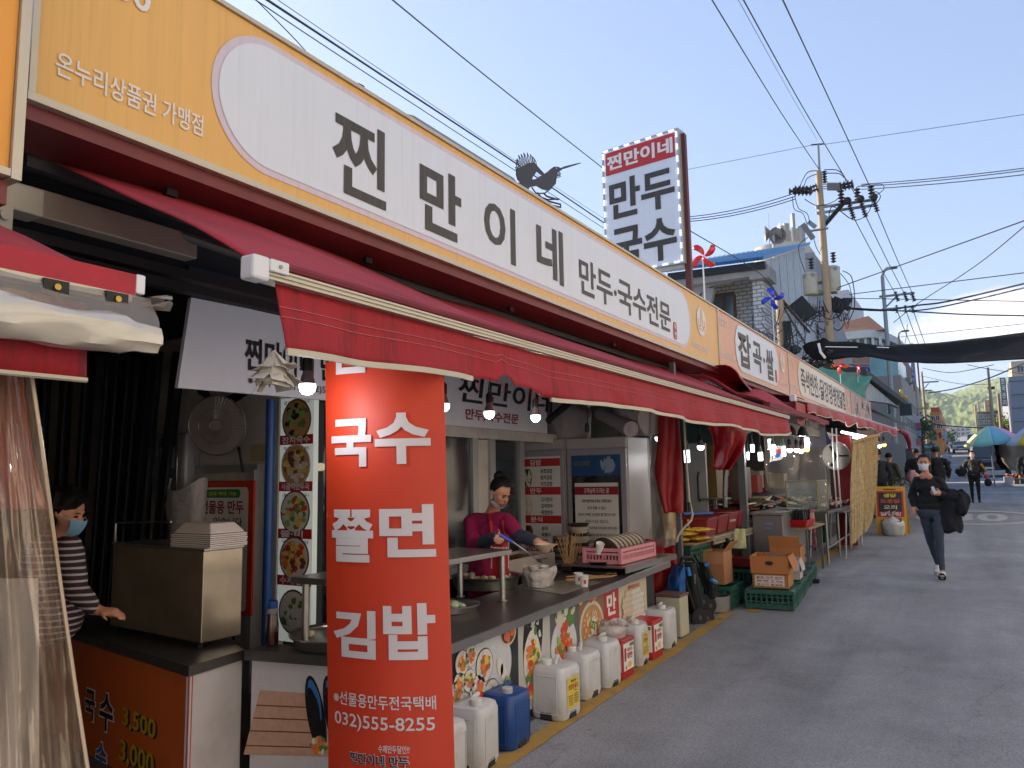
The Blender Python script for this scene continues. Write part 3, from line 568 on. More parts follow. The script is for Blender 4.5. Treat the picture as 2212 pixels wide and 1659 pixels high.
q = MB(); q.tube([PD(1995,841,90), PD(2006,828,90)],.06); q.build('crossarm_brace', m_steelg, p4)
q = MB(); q.tube([PD(1990,843,90), PD(2012,843,90)],.07); q.build('lower_crossarm', m_steelg, p4)
q = MB(); q.cyl(PD(2001,870,89.6), PD(2001,885,89.6),.3, n=10); q.build('transformer', m_can, p4)
p5, t5 = pole('utility_pole', 'leaning concrete pole standing right of the far road', 'utility pole', 2134,794,75,.22,.1)
q = MB(); q.box(PD(2141,838,74.8),(.6,.2,.25)); q.build('junction_box', m_dkm, p5)
q = MB(); q.box(PD(2146,905,74.7),(.35,.3,.8)); q.build('meter_box', m_dkm, p5)
for i, (u, v, l) in enumerate(((2106,876, 'left'),(2113,871, 'right'))): pole('utility_pole', f'{l} one of two thin poles before the green apartment house', 'utility pole', u, v, 120,.18,.12)
p7, _ = pole('utility_pole', 'pole standing close before the left edge of the grey metal panel building', 'utility pole', 2156,850,84,.2,.14)
# wires: (points on the survey grid with distances, thickness in grid units, label)
def wire(pts, w, label, sag=0., group=None):
 P_ = [PD(*p) for p in pts]; o = []
 if len(pts) == 2:
  n = 14; o = [P_[0].lerp(P_[1], i / n) - Vector((0,0, sag * 4 * (i / n) * (1 - i / n))) for i in range(n + 1)]
  D = [pts[0][2] + (pts[1][2] - pts[0][2]) * i / n for i in range(n + 1)]
 else:
  D = []
  for j in range(len(P_) - 1):
   p0, p1, p2, p3 = P_[max(j - 1,0)], P_[j], P_[j + 1], P_[min(j + 2, len(P_) - 1)]
   for t in (0,.2,.4,.6,.8): o.append(.5 * ((2 * p1) + (p2 - p0) * t + (2 * p0 - 5 * p1 + 4 * p2 - p3) * t * t + (3 * p1 - p0 - 3 * p2 + p3) * t ** 3)); D.append(pts[j][2])
  o.append(P_[-1]); D.append(pts[-1][2])
 r = w / 2 / 1665 * (sum(D) / len(D)); q = MB(); q.tube(o, r, n=5); ob = q.build('overhead_wire', m_wire); tag(ob, label, 'wire', group); return ob
wire([(500,-30,9),(552,0,9.6),(801,165,13),(1304,493,22)],2.6, 'lowest of the four wires running behind the main stall sign to the projecting sign')
wire([(540,-25,9),(577,0,9.6),(827,164,13),(1110,350,18),(1304,481,22)],4.6, 'thick twisted cable running behind the metal bird to the projecting sign')
wire([(560,-25,9),(600,0,9.6),(837,161,13),(1104,341,18),(1304,472,22)],1.4, 'thin wire just above the thick twisted cable behind the main sign')
wire([(530,-22,9),(553,0,9.5),(640,88,9),(702,160,8.4)],2.6, 'black wire dropping steeply behind the upper left of the main sign')
wire([(815,-30,12),(848,0,12.5),(1049,164,16),(1303,364,22)],3.2, 'single grey cable crossing the sky above the metal bird')
wire([(1515,-40,14),(1538,0,15),(1690,248,24),(1770,367,30)],2.6, 'leftmost of the four cables coming down to the pole top from above')
wire([(1580,-30,14),(1595,0,15),(1700,190,24),(1765,302,30)],1.1, 'thinnest of the four cables coming down to the pole top')
wire([(1590,-30,14),(1606,0,15),(1740,242,24),(1848,421,30)],2.8, 'dark cable falling to the middle insulator of the pole crossarm')
wire([(1678,-30,14),(1691,0,15),(1780,190,22),(1884,414,30)],3.2, 'dark cable falling to the right end of the pole crossarm')
wire([(1481,367,33),(1752,314,30)],1., 'hair thin wire from the projecting sign to the very top of the big pole')
wire([(1780,312,30),(2215,247,24)],1.2, 'hair thin wire from the top of the big pole to the right edge')
for k, (a, b) in enumerate(((469,417),(474,424),(479,430))): wire([(1481, a, 33),(1718, b, 30)],1.9,('upper', 'middle', 'lower')[k] + ' of the three parallel wires left of the big pole', .15)
for k, (a, b) in enumerate(((398,363),(403,368),(409,377))): wire([(1861, a, 30),(2215, b, 24)],2., ('upper', 'middle', 'lower')[k] + ' of the three parallel wires running right from the big pole', .05)
for k, (a, b, c, d) in enumerate(((1840,462,1938,640),(1866,458,1957,640),(1891,448,1974,640))): wire([(a, b, 30),(c, d, 46)],1.6,('left', 'middle', 'right')[k] + ' of the three wires from the crossarm of the big pole to the lamp pole', .1)
wire([(1481,493,20),(1643,592,25),(1683,650,27)],2., 'wire slanting down across the brick house to the short pole')
wire([(1450,620,20),(1500,645,22),(1600,697,25),(1680,735,27)],2.4, 'black cable sagging across the window of the brick house')
wire([(1490,655,20),(1570,705,23),(1640,735,25)],1.4, 'thin cable low across the corner of the brick house window')
wire([(1600,745,22),(1640,720,24),(1684,700,26.5)],1.6, 'wire rising from the sign edge to the cable knot on the short pole')
wire([(1684,664,27),(1730,668,28),(1786,662,30)],2.4, 'black cable strung between the short pole and the big pole')
wire([(1786,630,30),(2001,553,25),(2215,476,20)],2.4, 'grey cable rising from below the transformer to the upper right')
wire([(1835,636,30),(2215,589,24)],2., 'straight grey cable just above the crossarm of the lamp pole')
wire([(1821,644,30),(2215,651,24)],1.8, 'almost level cable behind the crossarm of the lamp pole')
wire([(1930,697,46),(1982,656,44),(2105,576,34),(2215,487,28)],1.8, 'cable climbing steeply from the lamp pole to the right edge')
wire([(1793,663,30),(1902,671,29),(1978,660,28),(2048,651,27),(2215,612,24)],3.6, 'thick cable with a dip beside the lamp pole, rising to the right edge')
wire([(1902,670,29),(1988,670,28),(2094,650,27),(2215,621,24)],3., 'second thick cable rising to the right edge below the first')
wire([(1812,664,30),(1955,672,28),(2082,679,26),(2215,682,23)],3., 'thick cable running almost level to the right edge above the tarpaulin')
wire([(1941,728,60),(2215,699,36)],1.3, 'thin wire across the cloud at the right')
wire([(1960,700,46),(1940,725,50)],1.2, 'short curved wire hanging below the lamp pole crossarm', 1.0)
for k, (a, b, c, d) in enumerate(((1937,668,1975,745),(1956,668,1992,745),(1972,668,2005,745))): wire([(a, b, 46),(c + 8, d + 30,80)],1.3,('left', 'middle', 'right')[k] + ' of three wires running away from the lamp pole over the tarpaulin', .3)
wire([(2005,849,88),(2060,840,84),(2134,818,75),(2215,783,60)],2.6, 'heavy cable between the two distant poles below the tarpaulin')
wire([(1992,795,90),(2055,805,84),(2146,788,70)],1.4, 'thin sagging wire directly below the tarpaulin')
wire([(1989,812,90),(2072,829,84),(2136,830,76)],1.1, 'faint wire sagging over the hill between the distant poles')
wire([(2090,788,70),(2140,798,66),(2215,808,60)],1.4, 'thin wire crossing behind the pole right of the far road')
wire([(1997,901,80),(2017,915,78),(2060,921,76),(2113,924,74),(2150,926,74)],2.4, 'dark cable hanging low over the far road in front of the hill')
# ===== THE STALL ROW: signs, awnings, shell
m_or = mat('orange sign print', '#deae60', .38, var=.08, scale=.8, stain='#b08a50', stain_amt=.35, stain_scale=1.0, stretch=(30,30,.8), spec=.5)
m_or2 = mat('salmon sign print', '#dba27e', .38, var=.10, scale=1.1, stain='#a8795c', stain_amt=.45, stain_scale=1.0, stretch=(30,30,.8))
m_or3 = mat('deep orange sign print', '#e09a3c', .38, var=.08, scale=1.1)
m_pill = mat('white sign print', '#d2dbe8', .35, var=.04, scale=1, stain='#adb0b4', stain_amt=.3, stain_scale=1.0, stretch=(34,34,.7))
m_lil = mat('lilac print', '#cbc0cf', .4, var=.05, stretch=(30,30,.8), stain='#a79898', stain_amt=.35, stain_scale=1)
m_ink = mat('sign lettering', '#38342f', .5, var=.15, scale=2, stain='#57524a', stain_amt=.6, stain_scale=1, stretch=(30,30,.8))
m_wh = mat('white lettering', '#dcdad8', .5, var=.04)
m_red = mat('awning canvas', '#a92f3c', .8, var=.16, scale=3, stain='#5d1420', stain_amt=.6, stain_scale=1.3, bump=.25, bscale=25)
m_redv = mat('valance canvas', '#9c1525', .75, var=.2, scale=4, stain='#5c1019', stain_amt=.8, stain_scale=3, stretch=(3,6,.8), bump=.3, bscale=14)
m_redt = mat('red tarpaulin', '#981018', .5, var=.18, scale=3, stain='#6d0d10', stain_amt=.5, stain_scale=2, bump=.5, bscale=6)
m_trim = mat('dirty white trim', '#bdb7a6', .6, var=.1, scale=8)
m_alu = mat('cream aluminium', '#b9b3a4', .4, metal=.35, var=.08)
m_capw = mat('white plastic', '#d6dae0', .4, var=.04)
m_soff = mat('maroon sheet', '#6e2a30', .5, var=.15, scale=2, stain='#3f1a1c', stain_amt=.6, stain_scale=3)
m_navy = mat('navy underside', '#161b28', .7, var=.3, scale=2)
m_blk = mat('black lettering', '#15151a', .5, var=0)
XS = -2.6
fs_ = lambda a, b: Vector((XS + .006, a, b))
fs2 = lambda a, b: Vector((XS + .009, a, b))
def sign_frame(y0, y1, name, label, m, z0=2.97, z1=3.70):
 r = thing(name, label, 'sign', (XS, (y0 + y1) / 2, z0))
 q = MB(); q.b2((XS - .28, y0, z0 + .01),(XS, y1, z1 - .01)); q.build('panel', m, r)
 q = MB(); q.b2((XS - .29, y0 - .002, z0 - .02),(XS + .014, y1 + .002, z0 + .008)); q.build('bottom_trim', m_alu, r)
 q = MB(); q.b2((XS - .29, y0 - .002, z1 - .008),(XS + .014, y1 + .002, z1 + .012)); q.build('top_trim', m_alu, r)
 for y in (y0 + .012, y1 - .012): q = MB(); q.b2((XS - .0, y - .011, z0 + .01),(XS + .011, y + .011, z1 - .01)); q.build('edge_trim', m_alu, r)
 q = MB(); q.b2((XS - .30, y0, z0 - .075),(XS - .02, y1, z0 - .022)); q.build('soffit', m_soff, r)
 return r
def logo(r, y, z, ry, rz):
 q = MB(); disc(q, fs_, y, z, ry, rz, n=28); q.build('emblem_disc', m_wh, r)
 q = MB()
 for s in (-1,1):
  pts = [(y + s * ry * .16, z + rz * .88),(y + s * ry * .16, z - rz * .1)] + [(y + s * (ry * .42 - ry * .26 * math.cos(t)), z - rz * .1 - rz * .3 * math.sin(t)) for t in (R(30), R(60), R(90), R(120), R(150), R(180))] + [(y + s * ry * .68, z + rz * .12)]
  for (a, b),(c, d) in zip(pts, pts[1:]):
   n = Vector((c - a, d - b)).normalized() * ry * .055; n = Vector((-n.y, n.x * 1.0))
   q.add([fs2(a - n.x, b - n.y), fs2(c - n.x, d - n.y), fs2(c + n.x, d + n.y), fs2(a + n.x, b + n.y)],[(0,1,2,3)])
 for k in range(7): rect(q, fs2, y - ry * .6 + k * ry * .18, z - rz * .62, y - ry * .5 + k * ry * .18, z - rz * .53)
 q.build('emblem', m_or3, r)
# main sign
r = sign_frame(1.245,9.20, 'shop_sign', 'long orange shop sign with white oval reading 찐만이네 만두·국수전문', m_or)
q = MB(); rrect(q, lambda a, b: Vector((XS + .003, a, b)),1.95,3.03,8.14,3.655,.31, n=14); q.build('oval_border', m_lil, r)
q = MB(); rrect(q, fs_, 1.985,3.06,8.10,3.625,.28, n=14); q.build('oval', m_pill, r)
for ch, a, b, c, d, w in (('찐', 2.645,3.10,3.045,3.53,.02),('만', 3.335,3.095,3.745,3.505,.03),('이', 4.00,3.11,4.39,3.50,.02),('네', 4.685,3.115,5.10,3.535,.025),('만두·국수전문', 5.37,3.12,7.48,3.425,.02)):
 q = MB(); letters(q, ch, fs2, a, b, c, d, w); q.build('lettering', m_ink, r)
q = MB(); rrect(q, fs2,7.55,3.08,7.66,3.26,.03); q.build('stamp', mat('stamp red', '#a33a3a', .5), r)
q = MB(); letters(q, '작', lambda a, b: Vector((XS + .012, a, b)),7.57,3.18,7.64,3.245,.02); letters(q, '전', lambda a, b: Vector((XS + .012, a, b)),7.57,3.095,7.64,3.16,.02); q.build('stamp_lettering', m_wh, r)
q = MB(); letters(q, '다-30', fs_, 1.34,3.46,1.665,3.60,.02); q.build('stall_number', m_wh, r)
q = MB(); letters(q, '온누리상품권 가맹점', fs_, 1.33,3.075,1.915,3.165,.012); q.build('small_lettering', m_wh, r)
logo(r, 8.53,3.42,.17,.165); q = MB(); letters(q, '010-3205-9445', fs_, 8.17,3.08,8.76,3.145,.012); q.build('phone_number', m_wh, r)
for y in (1.9,3.1,4.6,6.4): q = MB(); q.box((XS - .17, y, 2.873),(.03,.05,.03)); q.build('hinge', m_dkm, r)
r = sign_frame(9.20,13.22, 'shop_sign', 'orange shop sign with white oval reading 잡곡·쌀, second from the left', m_or2)
q = MB(); rrect(q, fs_, 9.95,3.03,12.45,3.66,.30, n=12); q.build('oval', m_pill, r)
for ch, a, b, c, d in (('잡', 10.08,3.10,10.74,3.58),('곡', 10.85,3.12,11.35,3.55),('·', 11.45,3.30,11.55,3.38),('쌀', 11.62,3.08,12.1,3.55)):
 q = MB(); letters(q, ch, fs2, a, b, c, d, .03); q.build('lettering', m_ink, r)
q = MB(); rrect(q, fs2,12.18,3.08,12.3,3.28,.03); q.build('stamp', mat('stamp red', '#a33a3a', .5), r)
logo(r, 12.78,3.46,.17,.16); q = MB(); letters(q, '010-3273-0045', fs_, 12.5,3.09,13.1,3.15,.01); letters(q, '다-31', fs_, 9.3,3.5,9.62,3.62,.012); letters(q, '온누리상품권 가맹점', fs_, 9.28,3.12,9.9,3.19,.01); q.build('small_lettering', m_wh, r)
r = sign_frame(13.22,20.45, 'shop_sign', 'orange shop sign reading 즉석반찬·닭강정·병천닭집, third from the left', m_or2)
q = MB(); rrect(q, fs_, 14.0,3.04,19.6,3.66,.30, n=12); q.build('oval', mat('cream sign print', '#d9d2c6', .4, var=.06, stain='#a9a7a6', stain_amt=.3, stain_scale=1.0, stretch=(34,34,.7)), r)
q = MB(); letters(q, '즉석반찬.', fs2,14.22,3.12,16.0,3.56,.02); letters(q, '·닭강정', fs2,16.0,3.12,17.6,3.56,.02); letters(q, '·병천닭집', fs2,17.6,3.12,19.45,3.56,.02); q.build('lettering', m_ink, r)
q = MB(); letters(q, '다-32', fs_, 13.32,3.5,13.75,3.62,.012); letters(q, '온누리상품권', fs_, 13.32,3.12,13.95,3.19,.01); q.build('small_lettering', m_wh, r); logo(r, 20.0,3.4,.2,.15)
r = sign_frame(20.5,24.6, 'shop_sign', 'faded pink and green striped sign at the far end of the sign row', mat('faded pink print', '#c9a29a', .45, var=.25, scale=1.5))
q = MB()
for k in range(22):
 y = 20.8 + rnd.random() * 3.3; z = 3.1 + rnd.random() * .35; rect(q, fs_, y, z, y + .06 + rnd.random() * .1, z + .1 + rnd.random() * .18, k % 3)
q.build('faded_lettering', [flat('#8a4a4a'), flat('#5d8270'), flat('#d8d4cc')], r, kind='stuff')
# the sign of the stall at the left edge
r = thing('shop_sign', 'orange shop sign cut by the left edge of the photo', 'sign', (-2.3,.3,2.5))
pl = PX(53,200,-2.3)
q = MB(); q.b2((-2.6,-1.6,2.58),(-2.3, pl.y - .03,3.5)); q.build('panel', m_or3, r)
q = MB(); q.b2((-2.62, pl.y - .028,2.55),(-2.285, pl.y, 3.52)); q.build('edge_trim', m_alu, r)
q = MB(); q.b2((-2.62,-1.6,2.555),(-2.285, pl.y - .03,2.577)); q.build('bottom_trim', m_alu, r)
q = MB(); q.b2((-2.95,-1.6,2.48),(-2.32, pl.y - .02,2.55)); q.build('soffit', m_soff, r)
# shell of the row: flat roof, rear walls, underside
r = thing('market_hall', 'low roofed market row housing the stalls behind the signs', 'building', (-5,8,0))
q = MB(); q.b2((-7.6,-2.5,3.05),(-2.91,24.5,3.3)); q.build('roof', m_conc, r)
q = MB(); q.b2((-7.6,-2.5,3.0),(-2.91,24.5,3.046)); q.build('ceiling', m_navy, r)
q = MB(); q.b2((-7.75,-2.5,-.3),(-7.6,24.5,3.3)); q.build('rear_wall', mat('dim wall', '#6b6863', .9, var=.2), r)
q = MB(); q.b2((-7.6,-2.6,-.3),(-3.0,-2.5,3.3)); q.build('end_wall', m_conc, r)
for y in (.95,9.05,20.4): q = MB(); q.b2((-7.6, y, 0),(-3.35, y + .08,3.0)); q.build('partition', mat('dim wall', '#6b6863', .9, var=.2), r)  # nearest partition is out of view, added to darken the left stall
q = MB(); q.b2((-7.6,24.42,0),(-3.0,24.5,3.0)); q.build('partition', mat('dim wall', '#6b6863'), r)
# posts carrying the front
m_post = mat('grey painted steel', '#5f6467', .5, metal=.3, var=.15, stain='#6b4a38', stain_amt=.4, stain_scale=4)
for i, (u, vt, Y, w) in enumerate(((1613,900,9.1,.09),(1790,900,13.2,.09),(1470,890,8.0,.05))):
 p = PX(u, 1200,-2.72); Y = p.y; o = thing('steel_post', ('grey steel post left of the freezer chest', 'grey steel post holding the clear curtain before the red wall', 'thin steel post beside the hanging red curtain')[i], 'post', (p.x, p.y, gz(Y)))
 q = MB(); q.b2((p.x - w / 2, p.y - w / 2, gz(Y)),(p.x + w / 2, p.y + w / 2,2.88)); q.build('post', m_post, o)
 q = MB(); q.b2((p.x - w, p.y - w, gz(Y)),(p.x + w, p.y + w, gz(Y) + .015)); q.build('base_plate', m_post, o)
# main awning
def fabric(mb, y0, y1, Xr, zr, Xf, zf, sag=.04, wav=.02, nu=60, nv=10, seed=0, yr0=None, yr1=None):
 yr0 = y0 if yr0 is None else yr0; yr1 = y1 if yr1 is None else yr1
 def f(s, t):
  ya, yb = yr0 + (yr1 - yr0) * s, y0 + (y1 - y0) * s; y = ya + (yb - ya) * t; x = Xr + (Xf - Xr) * t; z = zr + (zf - zr) * t
  z += -sag * 4 * t * (1 - t) + wav * noise.noise(Vector((y * 1.1, t * 2.2, seed))) * (4 * t * (1 - t)); return (x, y, z)
 mb.sheet(f, nu, nv)
XB, ZB = -1.75,2.30
r = thing('awning', 'big red fabric awning with ragged valance over the dumpling counter', 'awning', (XB, 5, ZB))
q = MB(); RE = [PX(u, v, -2.95) for u, v in ((75,338),(280,392),(500,462),(737,553),(900,630),(1037,666),(1250,750),(1460,800),(1600,850))]; RE[0].y = 1.46
def rear(y):
 for a, b in zip(RE, RE[1:]):
  if y <= b.y or b is RE[-1]: return a.z + (b.z - a.z) * min(1, max(0,(y - a.y) / (b.y - a.y)))
q.sheet(lambda s, t: (lambda y: (-2.95 + (XB + 2.95) * t, y, rear(y) + (ZB + .01 - rear(y)) * t + (.02 * math.sin(y * 1.3) + .03 * noise.noise(Vector((y * 1.5, t * 2,1)))) * 4 * t * (1 - t)))(1.5 + 7.22 * s),110,14); q.build('canopy', m_red, r, smooth='all', solid=.006)
q = MB()
def bar_piece(q, y0, y1):
 for (x0, x1, z0, z1) in ((XB - .04, XB + .016, ZB - .03, ZB + .004),(XB + .016, XB + .022, ZB - .003, ZB + .004),(XB + .016, XB + .022, ZB - .017, ZB - .010),(XB + .016, XB + .022, ZB - .030, ZB - .024)): q.b2((x0, y0, z0),(x1, y1, z1))
bar_piece(q, 1.5,8.72); q.build('front_bar', m_alu, r)
q = MB(); q.b2((XB - .04,1.5, ZB + .006),(XB + .026,8.72, ZB + .036)); q.build('bar_cover', mat('dusty maroon canvas', '#7c2a38', .8, var=.3, scale=5), r, bevel=.015)
pc = PX(522,597, XB)
q = MB(); q.box((XB + .0,1.48, ZB - .004),(.06,.062,.072)); c = q.build('end_cap', m_capw, r, bevel=.009)
q = MB(); q.box((XB + .026,1.545, ZB + .010),(.014,.07,.038)); q.build('cap_tab', m_capw, c, bevel=.004)
q = MB(); q.cyl((XB + .033,1.545, ZB + .010),(XB + .038,1.545, ZB + .010),.006, n=8); q.build('screw', m_steelg, c)
def val_bot(y):   # lower edge of the valance
 b = -.175 + .018 * noise.noise(Vector((y * 1.4,4,0))) + .012 * math.sin(y * 3.1)
 if 2.62 < y < 3.25: b += .02 * abs(noise.noise(Vector((y * 22,7,0)))) + (.03 if 2.80 < y < 2.86 else 0)
 if y > 8.4: b += (y - 8.4) * .1
 return b
def valance(s, t):
 y = 1.56 + (8.74 - 1.56) * s; h = val_bot(y) * t; w = .02 * t * math.sin(y * 9 + 2 * noise.noise(Vector((y, 0,0)))) + .012 * t * noise.noise(Vector((y * 5, t * 2,0)))
 return (XB - .005 + w + .02 * t, y + (.02 * t if s == 0 else 0) + .03 * t * (1 if s > .98 else 0), ZB - .031 + h * 1.08)
q = MB(); q.sheet(valance, 260,8); q.build('valance', m_redv, r, smooth='all', solid=.003)
for (a, b) in ((1.58,2.6),(3.28,8.74)):
 q = MB(); n = int((b - a) * 30); prev = [valance((a + (b - a) * i / n - 1.56) / 7.18,1.0) for i in range(n + 1)]
 vs = [];
 for p in prev: vs += [Vector(p) + Vector(d) for d in ((.006,0,.004),(.006,0,-.016),(-.005,0,-.016),(-.005,0,.004))]
 q.add(vs, [(4 * i + k, 4 * i + (k + 1) % 4,4 * i + 4 + (k + 1) % 4,4 * i + 4 + k) for i in range(n) for k in range(4)] + [(3,2,1,0),(4 * n, 4 * n + 1,4 * n + 2,4 * n + 3)]); q.build('valance_trim', m_trim, r, smooth=True)
for t in (.35,.5):
 q = MB(); q.tube([Vector(valance(i / 160, t)) + Vector((.004,0,0)) for i in range(161)],.0013, n=4); q.build('seam', mat('dusty pink thread', '#b86a70', .8, var=0), r)
for (y, l) in ((2.62,.05),(2.8,.045),(3.0,.04),(3.12,.04)):
 b = Vector(valance((y - 1.56) / 7.18,1)); q = MB(); q.tube([b, b + Vector((.005,.02,-l * .5)), b + Vector((0,.01,-l)), b + Vector((.005,.04,-l * .8))],.0012, n=3); q.build('loose_thread', m_redv, r)
q = MB(); q.b2((-3.02,1.42,2.86),(-2.93,8.8,3.0 - .01)); q.build('roller_box', mat('dark housing', '#3b3a3c', .5, var=.2), r)
for (y, ) in ((2.0,),(7.9,)):
 a, el, b = Vector((-2.95, y, 2.78)), Vector((-2.4, y + 1.0 * (1 if y < 5 else -1),2.52)), Vector((XB - .05, y + .2,2.27)); q = MB(); q.tube([a, el],.022, n=8); q.tube([el, b],.02, n=8); q.ball(el, .035,8); q.build('folding_arm', m_post, r)
# rag tied at the near corner of the valance
q = MB(); c = PX(592,790, XB + .02)
for k in range(26):
 a = rnd.random() * 6.28; e = -.9 + rnd.random() * 1.3; d = Vector((math.cos(a) * math.cos(e), math.sin(a) * math.cos(e), math.sin(e) - .35)); L0 = .05 + rnd.random() * .035; w = d.cross(Vector((0,0,1))).normalized() * (.012 + .014 * rnd.random())
 top = c + Vector((0,0,.045)); m_ = c + d * L0 * .55; e_ = c + d * L0
 q.add([top - w * .2, top + w * .2, m_ + w, m_ - w, e_ + w * 1.2 + Vector((.006,0,0)), e_ - w * 1.1 - Vector((.004,0,.006))],[(0,1,2,3),(3,2,4,5)])
tag(q.build('plastic_rag', mat('dirty white plastic film', '#c9c2b6', .4, var=.2, scale=20, stain='#77705f', stain_amt=.5, stain_scale=14), solid=.001), 'crumpled dirty white plastic rag tied to the near corner of the main awning', 'rag')
# grey housing rail under the sign at the left
r = thing('awning_housing', 'beige metal awning housing rail under the upper left of the main sign', 'rail', PX(240,480,-2.9))
a, b = PX(60,432,-2.9), PX(427,530,-2.9); q = MB(); q.b2((-2.98, a.y, a.z - .05),(-2.9, b.y, b.z + .045)); q.build('rail', mat('beige metal', '#8a7f74', .5, metal=.3), r, bevel=.006)
q = MB(); q.b2((-2.99, a.y - .14, a.z - .055),(-2.88, a.y + .05, a.z + .05)); q.build('end_bracket', mat('pale metal bracket', '#a9a69c', .5, metal=.3), r, bevel=.008)
q = MB(); q.b2((-2.9, a.y - .12, a.z - .15),(-2.87, a.y - .06, a.z - .05)); q.cyl((-2.87, a.y - .09, a.z - .09),(-2.855, a.y - .09, a.z - .09),.018, n=10); q.build('bracket_plate', mat('pale metal bracket', '#a9a69c', .5), r)
for k, dz in enumerate((-.11,-.17)): q = MB(); q.b2((-3.06,1.25, b.z + dz - .02),(-3.0,4.0, b.z + dz + .02)); q.build('lower_rail', m_dkm, r)
# left neighbour's awning, its rolled up clear vinyl and red curtain
XL = -1.6; e0 = PX(287,612, XL); zl = e0.z
r = thing('awning', 'red awning with rolled clear vinyl below it at the left edge', 'awning', (XL, .4, zl))
q = MB(); fabric(q, -1.5, e0.y, -2.55, zl + .42, XL, zl, .02,.03,30,8,5); q.build('canopy', m_red, r, smooth='all', solid=.006)
q = MB(); q.b2((XL - .02,-1.5, zl - .03),(XL + .012, e0.y, zl + .018)); q.build('front_fold', m_red, r)
q = MB(); q.b2((XL - .03, e0.y, zl - .025),(XL + .015, e0.y + .022, zl + .02)); q.build('end_cap', m_capw, r, bevel=.004)
q = MB(); q.b2((XL - .02,-1.5, zl - .046),(XL + .016, e0.y - .01, zl - .031)); q.build('front_bar', m_alu, r)
q = MB(); q.sheet(lambda s, t: (XL - .02 + .012 * math.sin(s * 14) * t, -1.5 + (e0.y - .09 + 1.5) * s, zl - .06 - (.165 - .0 * s) * t),40,4); q.build('valance', m_redv, r, smooth='all', solid=.003)
q = MB(); q.tube([(XL - .018 + .012 * math.sin(i / 40 * 14),-1.5 + (e0.y - .09 + 1.5) * i / 40, zl - .228) for i in range(41)],.006, n=5); q.build('valance_trim', m_trim, r)
m_vin = mat('clear vinyl', '#a59c92', .12, var=.2, scale=6, alpha=.5, bump=.5, bscale=9, spec=.9)
m_vroll = mat('rolled vinyl', '#c2bdb2', .22, metal=.05, var=.15, scale=12, bump=.25, bscale=12, spec=.9, stretch=(1,.35,1), coat=.4)
pr = PX(330,690, XL + .06)
q = MB(); n = 36
def rollf(s, t):
 y = -1.4 + (e0.y + .03 + 1.4) * s; a = 2 * math.pi * t; rr = .041 * (1 + .3 * noise.noise(Vector((y * 9, math.cos(a) * 2, math.sin(a) * 2)))) * (1 if s < .97 else .8)
 return (XL + .045 + rr * math.cos(a) * .9, y, zl - .13 + rr * math.sin(a))
q.sheet(rollf, 90,16); e = [rollf(1, t / 16) for t in range(16)]; q.add(e, [tuple(range(16))]); q.build('vinyl_roll', m_vroll, r, smooth=True, weld=True)
q = MB(); q.sheet(lambda s, t: (XL + .018 + .035 * t + .01 * math.sin(s * 30 + t * 4) * t, -1.4 + (e0.y + .03 + 1.4) * s + .05 * t * (1 - t) * math.sin(s * 9), zl - .035 - .075 * t + .004 * math.sin(s * 40)),70,5); q.build('vinyl_flap', m_vin, r, smooth='all')
q = MB(); q.sheet(lambda s, t: (XL + .02 + .02 * math.sin(t * 9), e0.y + .02 + .055 * s, zl - .03 - .03 * t - .01 * s * math.sin(t * 14) + .015 * s),6,8); q.build('torn_end', m_vin, r)
for u in (120,252):
 p = PX(u, 600, XL + .02); q = MB(); q.box((XL + .022, p.y, zl - .05),(.01,.05,.03)); c = q.build('clip', m_dkm, r)
 q = MB(); q.cyl((XL + .027, p.y, zl - .05),(XL + .032, p.y, zl - .05),.007, n=8); q.build('rivet', mat('brass', '#a98f4a', .35, metal=.9), c)
# hanging clear vinyl in wrinkles, red cloth band along its left
def vinyl(s, t):
 a, b = PD(-60 + 120 * s, 760,1.62), PD(-60 + 260 * s, 1720,1.45); p = a.lerp(b, t); k = noise.noise(Vector((s * 3.2 + t * .8, t * 1.6,2))) * .16 + .035 * noise.noise(Vector((s * 11, t * 3,5))) + .004 * noise.noise(Vector((s * 25, t * 20,5)))
 return p + Vector((.8,-.4,0)) * k * (.4 + t)
q = MB(); q.sheet(vinyl, 90,60); vc = thing('vinyl_curtain', 'wrinkled clear vinyl curtain hanging at the left edge with warm highlights', 'curtain', PD(60,1700,1.5))
m_vc = mat('wrinkled clear vinyl', '#b59c84', .1, metal=.15, var=.3, scale=2, alpha=.5, bump=.12, bscale=5, spec=1., coat=1., stretch=(1,1,.3))
q.build('sheet', m_vc, vc, smooth='all')
q = MB(); q.tube([Vector(vinyl(1, t / 40)) for t in range(41)],.004, n=5); q.build('hem', mat('vinyl hem', '#b9a58c', .3), vc, smooth=True)
q = MB(); q.sheet(lambda s, t: PD(-40 + 75 * s + 5 * math.sin(t * 4),745,1.72).lerp(PD(-60 + 100 * s + 55 * t, 1100,1.66), t) + Vector((.02 * math.sin(s * 7),0,0)),10,20); tag(q.build('red_curtain', m_redt, smooth='all', solid=.003), 'red tarpaulin strip hanging behind the clear vinyl at the left edge', 'curtain')
q = MB(); q.sheet(lambda s, t: PD(-50 + 130 * s, 1250 + 470 * t, 1.80 + .05 * math.sin(s * 9) * t),12,12); tag(q.build('white_sack', mat('pale sack cloth', '#b9b2a8', .7, var=.2, scale=5, bump=.5, bscale=8), smooth='all', solid=.01), 'pale cloth sheet seen through the clear vinyl at the lower left', 'cloth')
